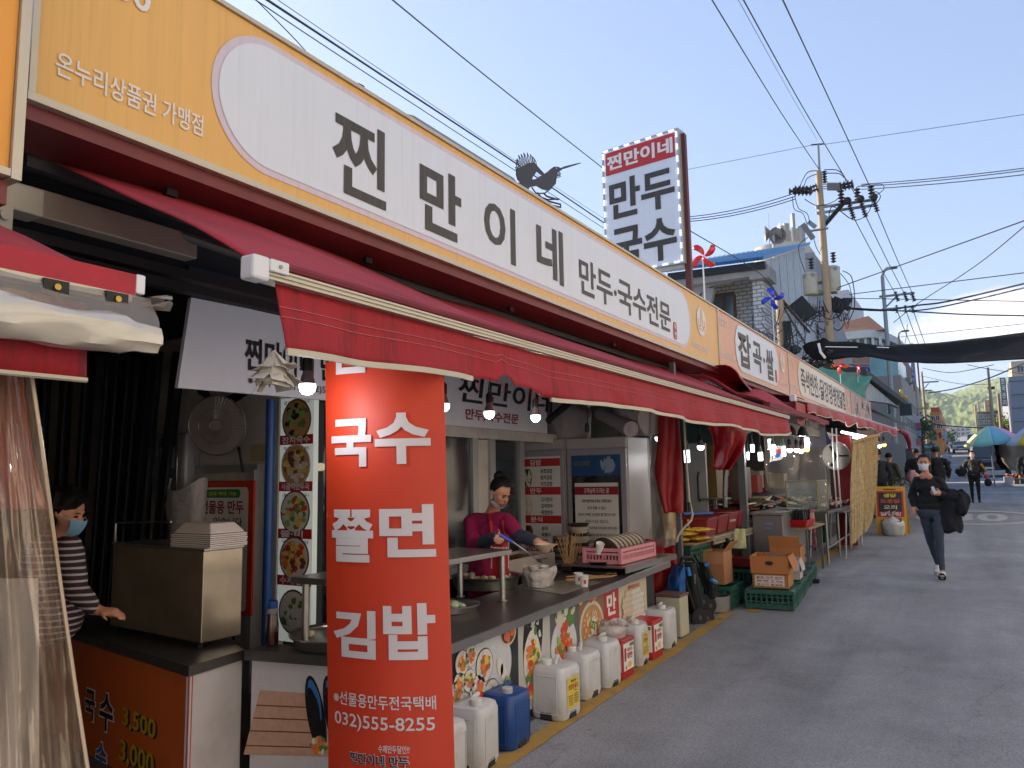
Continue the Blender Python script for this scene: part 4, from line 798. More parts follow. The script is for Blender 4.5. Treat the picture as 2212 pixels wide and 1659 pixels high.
# folded awnings of the next stalls
r = thing('awning', 'folded red awning with bunched cloth under the 잡곡·쌀 sign', 'awning', (-2.3,11,2.7))
q = MB(); fabric(q, 8.9,13.0,-2.95,2.9,-2.02,2.50,-.02,.16,60,10,9); q.build('canopy', m_red, r, smooth='all', solid=.01)
q = MB(); q.b2((-2.07,9.0,2.44),(-1.99,13.0,2.50)); q.build('front_bar', mat('dusty maroon canvas', '#7c2a38'), r)
def bunch(s, t):
 y = 8.95 + 1.6 * s; a = t * math.pi; return (-2.55 + .2 * math.cos(a) * (1.2 - s), y, 2.80 - .1 * s + .16 * math.sin(a) * (1.1 - s * .6) + .03 * noise.noise(Vector((y * 5, t * 4,0))))
q = MB(); q.sheet(bunch, 24,10); q.build('bunched_cloth', m_redt, r, smooth='all', solid=.006)
r = thing('awning', 'torn red awning with frayed white trim at the far end of the row', 'awning', (-1.8,16,2.6))
A0, A1 = Vector((-2.15,11.3,2.70)), Vector((-1.75,20.6,2.62))
a_, b_ = PX(1713,860,-2.12), PX(1942,929,-1.72); A0, A1 = a_, b_
q = MB(); q.sheet(lambda s, t: Vector((-2.95, A0.y + (A1.y - A0.y) * s, 2.9)).lerp(A0.lerp(A1, s) + Vector((0,0,.02)), t) + Vector((0,0,.04 * noise.noise(Vector((s * 14, t * 2,3))))),50,6); q.build('canopy', m_red, r, smooth='all', solid=.008)
q = MB(); q.tube([A0 + Vector((0,.1,0)), A0.lerp(A1,.5) + Vector((0,0,.01)), A1],.022, n=8); q.build('front_bar', m_alu, r)
for s, k in ((0,.075),(.42,.06),(.93,.07)): p = A0.lerp(A1, s); q = MB(); q.box(p, (k, k * 1.6, k * 1.25), bev=.01); q.build('end_cap', m_capw, r)
def torn(s, t):
 p = A0.lerp(A1,.06 + .9 * s); h = (.16 + .09 * noise.noise(Vector((s * 17,0,1)))) * t;
 return p + Vector((.03 + .03 * math.sin(s * 55) * t, .1 * noise.noise(Vector((s * 11, t, 5))) * t, -h - .01))
q = MB(); q.sheet(torn, 120,5); q.build('torn_valance', m_redt, r, smooth='all', solid=.004)
q = MB(); q.tube([torn(i / 120,1.0) + Vector((.01,0,0)) for i in range(121)],.008, n=4); q.build('frayed_trim', m_trim, r)
q = MB(); p0 = A0 + Vector((0,.15,-.03)); q.add([p0, p0 + Vector((.05,.75,-.02)), p0 + Vector((.05,.5,-.16)), p0 + Vector((.02,.2,-.33)), p0 + Vector((0,.05,-.3))],[(0,1,2,3,4)]); q.build('hanging_flap', m_redt, r, solid=.004)
q = MB(); q.tube([A1, A1 + Vector((.08,.9,-.06)), A1 + Vector((.1,1.5,-.24)), A1 + Vector((.1,1.7,-.5))],.06, n=8, rs=[.05,.07,.06,.03]); q.build('curled_end', m_redt, r, smooth=True)
q = MB(); q.b2((-2.35,8.95,2.28),(-2.27,21.5,2.40)); tag(q.build('canopy_beam', mat('dim beam', '#6e675f', .6, var=.15)), 'long grey beam below the torn awning where the lamps hang', 'beam')
# metal bird on the main sign
def bird():
 r = thing('metal_bird', 'black cut-steel bird with raised wings perched on the main sign', 'ornament', PX(1190,440,-2.63))
 X = -2.62; T = (.008,0,0)
 Z = lambda x, y: PX(1344 / 1.8228 + x * .6076 / 1.8228,(300 + y * .6076) / 1.8228, X)
 body = [(1090,695),(1150,690),(1215,700),(1235,670),(1255,668),(1300,640),(1335,620),(1350,605),(1375,587),(1400,588),(1415,596),(1440,588),(1440,597),(1418,612),(1395,628),(1390,660),(1385,700),(1340,740),(1300,735),(1262,712),(1215,722),(1205,738),(1160,732)]
 q = MB(); q.slab([Z(*p) for p in body][::-1], T); q.build('body', m_dkm2, r)
 wing = [(1215,700),(1160,692),(1140,672),(1130,640),(1132,600),(1165,590),(1205,565),(1245,560),(1262,580),(1280,600),(1300,622),(1320,645),(1290,640),(1262,618),(1235,655),(1228,690)]
 q = MB(); q.slab([Z(*p) for p in wing][::-1], T); q.build('wing', m_dkm2, r)
 for (a, b) in (((1150,600),(1130,560)),((1162,592),(1138,535)),((1178,585),(1148,512)),((1192,578),(1165,505)),((1206,570),(1182,497)),((1220,566),(1205,497)),((1236,564),(1226,505)),((1250,566),(1240,520)),((1265,585),(1250,535)),((1145,612),(1128,590)),((1150,560),(1131,545))):
  A, B = Z(*a), Z(*b); d = (B - A); w = d.cross(Vector((1,0,0))).normalized() * .011
  q = MB(); q.tube([A - w * .6, A.lerp(B, .6) - w, B, A.lerp(B, .6) + w, A + w * .6],.0036, n=4); q.build('feather', m_dkm2, r)
 q = MB(); q.slab([Z(*p) for p in ((1436,588),(1445,584),(1520,566),(1547,561),(1548,566),(1522,575),(1442,601),(1434,600))][::-1], T); q.build('beak', m_dkm2, r)
 q = MB(); q.tube([Z(1235,722), Z(1262,760), Z(1320,758), Z(1362,725), Z(1372,700)],.0055, n=5); q.build('belly_hoop', m_dkm2, r)
 for pts in ([(1270,755),(1295,785),(1335,800),(1410,795)],[(1310,758),(1330,778),(1370,790),(1405,800)],[(1300,800),(1360,815),(1420,830),(1422,850),(1360,835),(1318,838),(1300,825),(1340,805)]):
  q = MB(); q.tube([Z(*p) for p in pts],.007, n=5); q.build('leg', m_dkm2, r)
 for y in (640,650,660): q = MB(); q.tube([Z(1388, y - 15), Z(1412, y - 18), Z(1420, y - 10), Z(1395, y)],.004, n=4); q.build('throat_feather', m_dkm2, r)
 q = MB(); disc(q, lambda a, b: Z(a, b) + Vector((.0095,0,0)),1387,598,4, n=10); q.build('eye', mat('sky cut', '#aebfdc', .5), r)
m_dkm2 = mat('black painted steel', '#141518', .45, var=.1)
bird()
q = MB(); q.tube([PX(u, v, -2.65) for u, v in ((762,196),(764,187),(774,182),(784,187),(792,207))],.008, n=5); q.tube([PX(u, v, -2.65) for u, v in ((765,192),(775,193),(779,200))],.006, n=5); tag(q.build('wire_loop', m_wire), 'small black wire loop sticking up behind the main sign', 'wire')
# projecting sign on a steel post
def projecting():
 cr, cl = PY(1462,293,8.95), PY(1303,318,9.08); ex = (cr - cl); ex.z = 0; W_ = ex.length; ex.normalize(); zt = (cr.z + cl.z) / 2; zb = PY(1464,566,8.95).z
 H_ = zt - zb; o = Vector((cl.x, cl.y, zb)); n = Vector((ex.y, -ex.x, 0)); P = lambda a, b, d=0: o + ex * a + Vector((0,0, b)) + n * d
 r = thing('projecting_sign', 'white and red projecting sign reading 찐만이네 만두 국수 edged with small lights', 'sign', P(W_, -1))
 q = MB(); q.slab([P(0,0), P(W_, 0), P(W_, H_), P(0, H_)],-n * .18); q.build('cabinet', m_pill, r)
 q = MB(); rect(q, lambda a, b: P(a, b, .004),.03, H_ * .80, W_ - .03, H_ * .985); q.build('red_band', mat('sign red', '#b3262b', .5, var=.05), r)
 q = MB(); letters(q, '찐만이네', lambda a, b: P(a, b, .007),.05, H_ * .835, W_ - .06, H_ * .955,.035); q.build('band_lettering', m_wh, r)
 q = MB(); letters(q, '만두', lambda a, b: P(a, b, .006),.07, H_ * .43, W_ - .06, H_ * .745,.03); q.build('lettering', m_ink, r); q = MB(); letters(q, '국수', lambda a, b: P(a, b, .006),.07, H_ * .035, W_ - .06, H_ * .36,.03); q.build('lettering', m_ink, r)
 for (a0, b0, a1, b1) in ((-.02,-.02,0, H_ + .02),(W_, -.02, W_ + .02, H_ + .02),(0, H_, W_, H_ + .02),(0,-.02, W_, 0)):
  q = MB(); q.slab([P(a0, b0,.01), P(a1, b0,.01), P(a1, b1,.01), P(a0, b1,.01)],-n * .2); q.build('frame', m_frame, r)
 m_led = mat('small white lamps', '#ffffff', .5, var=0, emit='#e8eeff', estr=1.6)
 q = MB(); k = 0
 for side in range(4):
  L_ = H_ if side < 2 else W_; N_ = int(L_ / .026)
  for i in range(N_):
   if i % 6 > 2: continue
   s = (i + .5) / N_ * L_; p = (P(.0, s, .02), P(W_ + .0, s, .02), P(s, H_, .02), P(s, .0,.02))[side]; q.box(p, (.012,.010,.012))
 q.build('lights', m_led, r, kind='stuff')
 p = PY(1474,290,9.05); q = MB(); q.b2((p.x - .035,9.02,3.0),(p.x + .035,9.1, p.z)); q.build('post', mat('red oxide steel', '#5d2a27', .6, var=.25, scale=5), r)
 q = MB(); q.b2((cl.x, 9.0, zb - .07),(p.x - .036,9.07, zb - .022)); q.build('bracket', m_frame, r)
projecting()
# pinwheels on thin sticks
def pinwheel(name, label, u, v, X, col, R_, stick, rot=0., face=None, n=4):
 R_ *= .8; c = PX(u, v, X); r = thing(name, label, 'pinwheel', (c.x, c.y, c.z - stick), 'toy pinwheels along the row')
 q = MB(); q.cyl((c.x - .02, c.y + .02, c.z - stick),(c.x - .02, c.y + .02, c.z),.012, n=6); q.build('stick', m_capw, r)
 m = mat('foil ' + col, col, .25, var=.1, spec=.8); ax = (EYE - c).normalized() if face is None else Vector(face).normalized(); a = ax.orthogonal().normalized(); b = ax.cross(a)
 for k in range(n):
  t0 = rot + k * 2 * math.pi / n
  def f(s, t, t0=t0):
   ang = t0 + (t - .5) * 1.15 * (1 - s * .55) + s * .55; rad = R_ * (.08 + .95 * s * (1 - .25 * abs(t - .5))); lift = .28 * R_ * math.sin(math.pi * min(1, s * 1.05)) * t
   return c + (a * math.cos(ang) + b * math.sin(ang)) * rad + ax * (lift + .01)
  q = MB(); q.sheet(f, 6,5); q.build('blade', m, r, smooth='all', solid=.002)
 q = MB(); q.ball(c + ax * .05, R_ * .09,8); q.build('hub', m_capw, r)
pinwheel('pinwheel', 'large red toy pinwheel beside the projecting sign', 1520,553,-3.1, '#d01a20', .25,.75,.9)
pinwheel('pinwheel', 'blue toy pinwheel on a stick before the short concrete pole', 1669,645,-3.1, '#1238c8', .27,.9,.5)
pinwheel('pinwheel', 'orange toy pinwheel before the blue street sign', 1815,790,-3.2, '#e2501c', .30,1.0,.2)
pinwheel('pinwheel', 'narrow pink pinwheel turned sideways, right of the orange one', 1853,799,-3.2, '#e0183c', .28,1.1,.7, face=(.9,.25,0))
pinwheel('pinwheel', 'yellow toy pinwheel beyond the green tarpaulin roof', 1945,857,-3.4, '#e0b818', .5,1.4,.1)
pinwheel('pinwheel', 'tiny red pinwheel before the grey metal panel building', 2181,940,1.6, '#d01a20', .55,1.2,.4, face=(-.9,-.5,0))
# black tarpaulin slung across the street
def tarp():
 top = [(1733,748,17.0),(1755,738,17.2),(1778,728,17.6),(1792,737,18),(1850,741,18.5),(1904,746,19),(1953,745,19.5),(2010,741,20),(2094,733,20.5),(2160,725,21),(2240,715,21.5)]
 bot = [(1740,763,17.0),(1752,772,17.0),(1766,777,17.0),(1800,776,17.0),(1845,773,17.2),(1872,772,17.4),(1935,779,17.7),(1998,785,18),(2059,785,18.2),(2130,781,18.4),(2240,775,18.6)]
 n = 80
 def ev(L_, s):
  x = s * (len(L_) - 1); i = min(int(x), len(L_) - 2); t = x - i; a, b = L_[i], L_[i + 1]; return PD(a[0] + (b[0] - a[0]) * t, a[1] + (b[1] - a[1]) * t, (a[2] + (b[2] - a[2]) * t))
 def f(s, t):
  p = ev(top, s).lerp(ev(bot, s), t); return p + Vector((0,0,-.10 * math.sin(math.pi * t) * s + .05 * noise.noise(Vector((s * 9, t * 3,0)))))
 r = thing('tarpaulin', 'black shade tarpaulin slung across the street above the walkers', 'tarpaulin', PD(2000,780,18))
 q = MB(); q.sheet(f, n, 10); q.build('sheet', mat('black tarpaulin', '#090a0c', .85, var=.35, scale=2, stain='#25282f', stain_amt=.5, spec=.12, stain_scale=1.2, stretch=(.3,1,1), bump=.5, bscale=5), r, smooth='all', solid=.01)
 for pts in (((1783,749),(1852,750)),((1895,750),(1920,751))): q = MB(); q.tube([PD(*pts[0],16.8), PD(*pts[1],16.8)],.012, n=4); q.build('cord', m_capw, r)
 q = MB(); q.tube([PD(1768,742,16.9), PD(1772,760,16.85), PD(1782,773,16.9)],.03, n=5); q.build('white_fold', m_capw, r, smooth=True)
 q = MB()
 for k in range(30):
  a = PD(1745 + rnd.random() * 45,752 + rnd.random() * 32,17.2); q.tube([a, a + Vector((rnd.random() * .4 - .2,.1, rnd.random() * .3 - .2)), a + Vector((rnd.random() * .6 - .3,0,-.2))],.02, n=4)
 q.build('rope_tangle', m_wire, r, kind='stuff')
tarp()
# stall with green tarpaulin beyond the sign row
def green():
 Y = 24.7; r = thing('corner_stall', 'white walled stall with green tarpaulin over its roof, beyond the sign row', 'building', (-4,27,0))
 gp = lambda u, v, d: PD(u, v, d)
 def f(s, t):
  a = gp(1755,790,23).lerp(gp(1881,813,26.5), s); b = gp(1768,815,22.6).lerp(gp(1867,862,25.2), s); return a.lerp(b, t) + Vector((.04 * math.sin(s * 20 + t * 6),0,.05 * noise.noise(Vector((s * 5, t * 3,0)))))
 q = MB(); q.sheet(f, 30,10); q.build('green_tarpaulin', mat('green tarpaulin', '#0f7a55', .45, var=.2, scale=2, bump=.5, bscale=4), r, smooth='all', solid=.02)
 A, B = gp(1872,813,26.2), gp(1962,878,44); q = MB(); q.slab([A, B, B + Vector((0,0,.25)), A + Vector((0,0,.25))],(-2.5,0,.6)); q.build('roof', mat('dark roof', '#3a3733', .8, var=.3, scale=2), r)
 q = MB(); C, D_ = gp(1868,864,26.2), gp(1925,872,36); q.slab([C, D_, B + Vector((-.4,0,-.1)), A + Vector((-.1,0,-.05))],(-.2,0,0)); q.build('wall', mat('stained white wall', '#b8b6ae', .85, var=.15, scale=1, stain='#6f6d66', stain_amt=.6, stain_scale=.9), r)
 E_, F_ = gp(1870,877,26.5), gp(1962,922,42); q = MB(); q.slab([E_, F_, F_ + Vector((0,0,.12)), E_ + Vector((0,0,.12))],(-1.5,0,.7)); q.build('lower_canopy', mat('green grey canopy', '#4c5c50', .7, var=.2), r)
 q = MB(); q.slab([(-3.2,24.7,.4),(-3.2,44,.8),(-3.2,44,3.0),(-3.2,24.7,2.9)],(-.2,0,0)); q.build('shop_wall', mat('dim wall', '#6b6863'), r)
 q = MB(); q.b2((-6.5,24.8,.4),(-3.4,25.0,3.3)); q.build('end_wall', m_conc, r)
green()
q = MB(); a, b = PD(1942,873,40), PD(1972,898,40); q.b2((a.x, a.y, b.z),(b.x, a.y + .1, a.z)); tag(q.build('notice_board', mat('slate board', '#3b4046', .6)), 'blank dark grey board hanging below the yellow pinwheel', 'board')
# blue street sign and hanging signs
def blue_sign():
 D = 34; r = thing('street_sign', 'blue street name sign reading 작전시장로 on a steel arm', 'sign', PD(1800,840, D))
 a, b, c, d = PD(1799,793, D), PD(1877,793, D), PD(1877,808, D), PD(1799,806, D); e = PD(1881,800, D)
 q = MB(); q.slab([a, b, e, c, d][::-1],(0,.08,0)); q.build('plate', mat('street sign blue', '#14329a', .4, var=.03), r)
 ex, ez = (b - a),(d - a); f = lambda s, t: a + ex * s + ez * (1 - t) + Vector((0,-.03,0))
 q = MB(); letters(q, '작전시장로', f, .28,.28,.82,.75,.03); letters(q, '16', f, .88,.35,.97,.7,.03); q.build('lettering', m_wh, r)
 q = MB(); q.cyl(PD(1784,786, D), PD(1876,788, D),.05, n=8); q.build('arm', m_steelg, r)
blue_sign()
def vsign(name, label, u0, u1, v0, v1, D, col, txt=None, tcol=None, parts=()):
 a, b = PD(u0, v0, D), PD(u1, v1, D); r = thing(name, label, 'sign', ((a.x + b.x) / 2, a.y, b.z)); q = MB(); q.b2((a.x, a.y, b.z),(b.x, a.y + .25, a.z)); q.build('board', mat('board ' + col, col, .5, var=.1), r)
 q = MB(); W_, H_ = b.x - a.x, a.z - b.z; f = lambda s, t: Vector((a.x + W_ * s, a.y - .02, b.z + H_ * t))
 if txt:
  n = len(txt)
  for i, ch in enumerate(txt):
   if ch != ' ': letters(q, ch, f, .2,1 - (i + .9) / n, .8,1 - (i + .1) / n, .03)
  q.build('lettering', mat('ink ' + tcol, tcol, .5, var=0), r)
vsign('hanging_sign', 'tall blue vertical sign with white lettering left of the far road', 1967,1976,779,826,62, '#2a4fb0', '한방의원', '#dfe6f2')
vsign('hanging_sign', 'tall red and yellow vertical sign beside the blue one', 1979,1990,768,850,64, '#a8862a', '노래연습장', '#8f1f1c')
vsign('hanging_sign', 'grey vertical sign with white lettering on the metal panel building', 2159,2177,816,878,85, '#6d7480', '한국관리', '#e4e6ea')
vsign('hanging_sign', 'small pale blue sign low over the left side of the far road', 2038,2046,932,950,90, '#8fb0d8')
vsign('road_sign', 'small blue direction sign on the distant pole', 1996,2016,918,928,80, '#3558b8')
for i, (u, v, s, c, n) in enumerate(((1981,906,12, '#c9c3cc', 'whitish'),(1983,920,12, '#a85a68', 'reddish'),(1985,936,11, '#8c98b8', 'bluish'),(1984,955,12, '#b06a7a', 'rose'))):
 vsign('shop_board', f'{n} slanting shop board in the stack left of the distant pole', u - s / 2, u + s / 2, v - s * .6, v + s * .6,58, c)
# ===== THE DUMPLING STALL
m_ss = mat('stainless steel', '#a8a6a2', .28, metal=.9, var=.12, scale=4, bump=.04, bscale=30)
m_ss2 = mat('dull steel', '#6b6866', .38, metal=.75, var=.2, scale=3, stain='#4a4442', stain_amt=.5)
m_wp = mat('white panel', '#c4c2c6', .6, var=.06, scale=2, stain='#8d8a88', stain_amt=.35, stain_scale=3)
m_orp = mat('burnt orange panel', '#b4541c', .6, var=.12, scale=2, stain='#7c3a14', stain_amt=.4)
m_wood = mat('bamboo', '#b08a5a', .7, var=.2, scale=20)
m_bowl = mat('grey ceramic', '#8d8882', .4, var=.12)
m_paper = mat('paper white', '#d9d7d2', .7, var=.04)
m_print_or = mat('banner orange red', '#c83a1c', .55, var=.05, scale=1.5)
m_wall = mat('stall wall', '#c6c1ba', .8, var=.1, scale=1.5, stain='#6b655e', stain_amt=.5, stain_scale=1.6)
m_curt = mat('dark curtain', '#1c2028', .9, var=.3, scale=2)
def ctop(y): return .775 + (y - 3.17) * .029
def CT(u, v, dz=0.):    # point on the counter top
 z = .82
 for _ in range(6): p = PZ(u, v, z + dz); z = ctop(p.y)
 return Vector((p.x, p.y, z))
def lift(ob): return ob
# the long counter
ct = thing('counter', 'long steel topped counter with food picture panels along its front', 'counter', (-2.9,5, gz(5)))
def slab_y(mb, x0, x1, y0, y1, za, zb, fz, mi=0):   # a slab whose top follows fz(y)
 mb.hexa([(x0, y0, fz(y0) + za),(x1, y0, fz(y0) + za),(x1, y1, fz(y1) + za),(x0, y1, fz(y1) + za),(x0, y0, fz(y0) + zb),(x1, y0, fz(y0) + zb),(x1, y1, fz(y1) + zb),(x0, y1, fz(y1) + zb)], mi)
q = MB(); slab_y(q, -3.22,-2.565,3.17,7.05,-.012,0, ctop); q.add([(-3.53,2.99, ctop(3)),(-2.9,3.08, ctop(3.08)),(-2.58,3.168, ctop(3.168)),(-3.53,3.168, ctop(3.168))],[(0,1,2,3)]); q.build('top', m_ss2, ct)
q = MB(); slab_y(q, -2.562,-2.545,3.17,7.05,-.05,.002, ctop); q.build('front_lip', m_ss, ct)
q = MB(); q.slab([(-3.53,2.975, ctop(3) - .05),(-2.55,3.155, ctop(3.1) - .05),(-2.55,3.155, ctop(3.1) + .003),(-3.53,2.975, ctop(3) + .003)],(0,.012,0)); q.build('end_lip', m_ss2, ct)
q = MB(); q.b2((-2.62,6.0, ctop(6.4) + .06),(-2.56,6.02, ctop(6.4) + .06));
q = MB(); slab_y(q, -2.70,-2.66,3.25,6.9,-.052,-.75, ctop); q.build('front_board', m_blk2 if 'm_blk2' in globals() else mat('dark board', '#1d1b1b', .6), ct)
q = MB(); q.slab([(-3.52,3.02,.08),(-2.68,3.19,.1),(-2.68,3.19,.72),(-3.52,3.02,.72)],(0,.03,0)); q.build('end_panel', m_wp, ct)
q = MB(); slab_y(q, -3.2,-3.16,3.25,6.9,-.014,-.75, ctop); q.build('rear_board', m_ss2, ct)
# second, slightly higher shelf at the far end of the counter
q = MB(); a, b = CT(1300,1262), PZ(1442,1203,.93); q.b2((-3.2,6.1,.915),(-2.60,7.35,.93)); q.b2((-2.603,6.1,.88),(-2.59,7.35,.932)); tag(q.build('side_shelf', m_ss), 'steel side shelf sticking out beyond the far end of the dumpling counter', 'shelf')
# picture panels: geometry of flat print
PANX = -2.655
def yz(u, v): p = PX(u, v, PANX); return p.y, p.z
CL = [3., 7.]
Fp = lambda d: (lambda a, b: Vector((PANX + d, min(max(a, CL[0] + .004), CL[1] - .004), min(b, ctop(a) - .057))))
pan = {}
def panel(u0, u1, col, name='picture_panel', label=None):
 y0, y1 = yz(u0,1350)[0], yz(u1,1300)[0]; CL[:] = [y0, y1]; q = MB(); z0 = .15
 q.add([(PANX + .002, y0, z0 + .02),(PANX + .002, y1, z0 + .03),(PANX + .002, y1, ctop(y1) - .055),(PANX + .002, y0, ctop(y0) - .055)],[(0,1,2,3)])
 o = q.build(name, col if not isinstance(col, str) else mat('print ' + col, col, .35, var=.1, scale=3), ct); return o, y0, y1
def bits(mb, f, cx, cy, r, n, size, cols, seed=0, ry=None, el=1.6):
 rr = random.Random(seed); ry = ry or r
 for k in range(n):
  t = rr.random() * 6.28; q_ = math.sqrt(rr.random()); s = size * (.6 + .8 * rr.random()); disc(mb, f, cx + r * q_ * math.cos(t), cy + ry * q_ * math.sin(t), s * el, s, mi=cols[rr.randrange(len(cols))], n=6, jit=.3, rot=rr.random() * 3, seed=k, lift=.0002 + k * 3e-5)
FOOD = [mat('print ' + n, c, .35, var=.15, scale=30) for n, c in (('black', '#17171a'),('rice', '#d8d4cc'),('carrot', '#dd7a30'),('egg', '#e3c050'),('spinach', '#55823a'),('ham', '#cf7468'),('plate', '#c9ccd2'),('broth', '#b9905a'),('red sauce', '#cc4424'),('leaf', '#8fb35a'),('bowl', '#cfc8b8'),('dumpling', '#d3c3a8'),('dumpling pale', '#dcdad0'),('mat', '#bf9a84'),('blue', '#3a6fae'),('brown', '#6d4020'))]
BK, RI, CA, EG, SP, HA, PL, BR, RS, LE, BO, DU, DP, MT, BL, BN = range(16)
def kimbap(mb, cx, cz, r, seed=0):
 disc(mb, Fp(.006), cx, cz, r, r * 1.05, BK, 22); disc(mb, Fp(.008), cx, cz, r * .93, r * .98, RI, 22, jit=.04, seed=seed)
 bits(mb, Fp(.0095), cx, cz, r * .85,24, r * .07,[RI, PL], seed + 3, el=1.2); bits(mb, Fp(.011), cx, cz, r * .45,18, r * .17,[CA, EG, SP, HA, RS, SP], seed)
# 1: plate of kimbap on dark ground
o, y0, y1 = panel(960,1117, '#23262a'); q = MB()
py, pz_ = yz(1050,1440); disc(q, Fp(.004), py - .01, pz_ - .01,.30,.24, PL, 36)
for k, (u, v, r) in enumerate(((996,1432,.055),(1045,1437,.075),(1012,1470,.05),(1030,1492,.07),(1060,1500,.07),(990,1478,.05),(1016,1415,.05),(985,1500,.06))): kimbap(q, *yz(u, v), r * 1.3, k)
for (u, v) in ((1078,1440),(1086,1452)): disc(q, Fp(.008), *yz(u, v),.035,.06, RI, 14, rot=.3)
bits(q, Fp(.01), *yz(1092,1480),.05,50,.009,[SP, LE],5)
disc(q, Fp(.005), *yz(1096,1365),.10,.085, BO, 24); disc(q, Fp(.007), *yz(1096,1365),.085,.07, BN, 24); bits(q, Fp(.009), *yz(1096,1365),.06,30,.015,[RS, HA, CA],8)
q.build('food_print', FOOD, ct, kind='stuff')
# 2: open kimbap roll
o, y0, y1 = panel(1118,1186, '#b9bab4'); q = MB(); c = yz(1152,1430)
disc(q, Fp(.004), c[0], c[1] + .18,.13,.34, BK, 20, rot=-.15); bits(q, Fp(.005), c[0], c[1] + .25,.10,30,.02,[BK, PL, BK, SP],2, ry=.2); disc(q, Fp(.006), c[0] - .02, c[1] + .02,.115,.19, RI, 18, jit=.1); bits(q, Fp(.008), c[0] - .02, c[1] - .02,.085,60,.018,[CA, EG, RS, SP, EG, CA, RI],4, ry=.17); bits(q, Fp(.009), c[0] - .02, c[1] - .16,.07,26,.02,[EG, CA, SP, RS],6, ry=.05)
q.build('food_print', FOOD, ct, kind='stuff')
# 3: spicy noodles on a pale plate
o, y0, y1 = panel(1187,1249, '#5f5e60'); q = MB(); c = yz(1218,1395)
disc(q, Fp(.004), c[0], c[1],.20,.20, PL, 30); bits(q, Fp(.005), c[0] + .02, c[1] + .27,.14,20,.03,[RI, BO, SP],3); bits(q, Fp(.006), c[0], c[1] - .04,.12,70,.016,[RS, CA, RS, CA, RS],7, ry=.13, el=2.6); bits(q, Fp(.008), c[0] - .03, c[1] + .02,.09,18,.014,[LE, SP, LE],8); bits(q, Fp(.009), c[0], c[1] + .1,.05,12,.018,[RS],9)
disc(q, Fp(.009), c[0] - .13, c[1] - .10,.045,.05, RI, 14); disc(q, Fp(.011), c[0] - .13, c[1] - .10,.022,.025, EG, 12); q.build('food_print', FOOD, ct, kind='stuff')
# 4: noodle soup bowl
o, y0, y1 = panel(1250,1304, '#8a6a4c'); q = MB(); c = yz(1278,1355)
disc(q, Fp(.004), c[0], c[1] - .01,.22,.21, BO, 30); disc(q, Fp(.006), c[0], c[1],.19,.17, BR, 30); bits(q, Fp(.008), c[0], c[1],.15,90,.012,[DU, BR, RI, CA],11, el=3.2, ry=.13); bits(q, Fp(.01), c[0], c[1],.06,20,.016,[SP, LE, BK],12)
disc(q, Fp(.005), c[0] + .02, c[1] + .26,.09,.07, BO, 20); bits(q, Fp(.008), c[0] + .02, c[1] + .26,.06,22,.014,[RS, HA, CA],13); disc(q, Fp(.005), c[0] - .19, c[1] + .25,.05,.06, EG, 12); q.build('food_print', FOOD, ct, kind='stuff')
# 5: red strip reading 만두
o, y0, y1 = panel(1305,1336, mat('sign red', '#b3262b', .5)); q = MB()
for k, ch in enumerate('만두'): letters(q, ch, Fp(.006), y0 + .05,.57 - k * .21 - .0, y1 - .06,.745 - k * .21,.035)
q.build('lettering', m_wh, ct)
# 6: dumplings on a tray
o, y0, y1 = panel(1337,1397, '#c9bba6'); q = MB(); c = ((y0 + y1) / 2,.52)
for i in range(11):
 for j in range(9):
  x = y0 + .08 + (y1 - y0 - .16) * (i + .5 * (j % 2)) / 11; z = .33 + .045 * j
  if ((x - c[0]) / .36) ** 2 + ((z - .5) / .21) ** 2 < 1: disc(q, Fp(.006 + .0012 * (9 - j)), x, z, .03,.033, BN, 10, jit=.15, seed=i + j); disc(q, Fp(.0065 + .0012 * (9 - j)), x - .003, z + .003,.026,.028, DU if i < 5 else DP, 10, jit=.15, seed=i + j)
letters(q, '찐만두', Fp(.006), c[0] - .12,.715, c[0] + .16,.755,.02, mi=RS); q.build('food_print', FOOD, ct, kind='stuff')
# end panel print: two rolls of kimbap on a bamboo mat
ex = Vector((.84,.17,0)).normalized(); eo = Vector((-3.52,3.02,0)); Fe = lambda d: (lambda a, b: eo + ex * a + Vector((0,0, b)) + Vector((.17,-.84,0)).normalized() * d)
ea = lambda u, v: ((PY(u, v, 3.08) - eo).dot(ex), PY(u, v, 3.08).z)
q = MB(); pts = [ea(575,1486),(ea(675,1500)), ea(705,1640), ea(545,1620)]; q.add([Fe(.004)(*p) for p in pts],[(0,1,2,3)], MT)
for t in (.22,.42,.62,.85): a, b = Vector(pts[0]).lerp(Vector(pts[3]), t), Vector(pts[1]).lerp(Vector(pts[2]), t); q.add([Fe(.005)(a.x, a.y), Fe(.005)(b.x, b.y), Fe(.005)(b.x, b.y - .006), Fe(.005)(a.x, a.y - .006)],[(0,1,2,3)], BN)
for (u, v) in ((678,1545),(712,1548),(742,1560)): a = ea(u, v); disc(q, Fe(.006), a[0], a[1],.055,.20, BK, 22, rot=.22); disc(q, Fe(.0065), a[0] - .01, a[1] + .06,.04,.12, BL, 16, rot=.22, jit=.3); disc(q, Fe(.007), a[0] - .012, a[1] + .02,.036,.12, BK, 16, rot=.25, jit=.3); bits(q, Fe(.008), a[0] + .025, a[1] - .15,.04,30,.012,[EG, CA, SP, RI, HA], u)
q.build('food_print', FOOD, ct, kind='stuff')
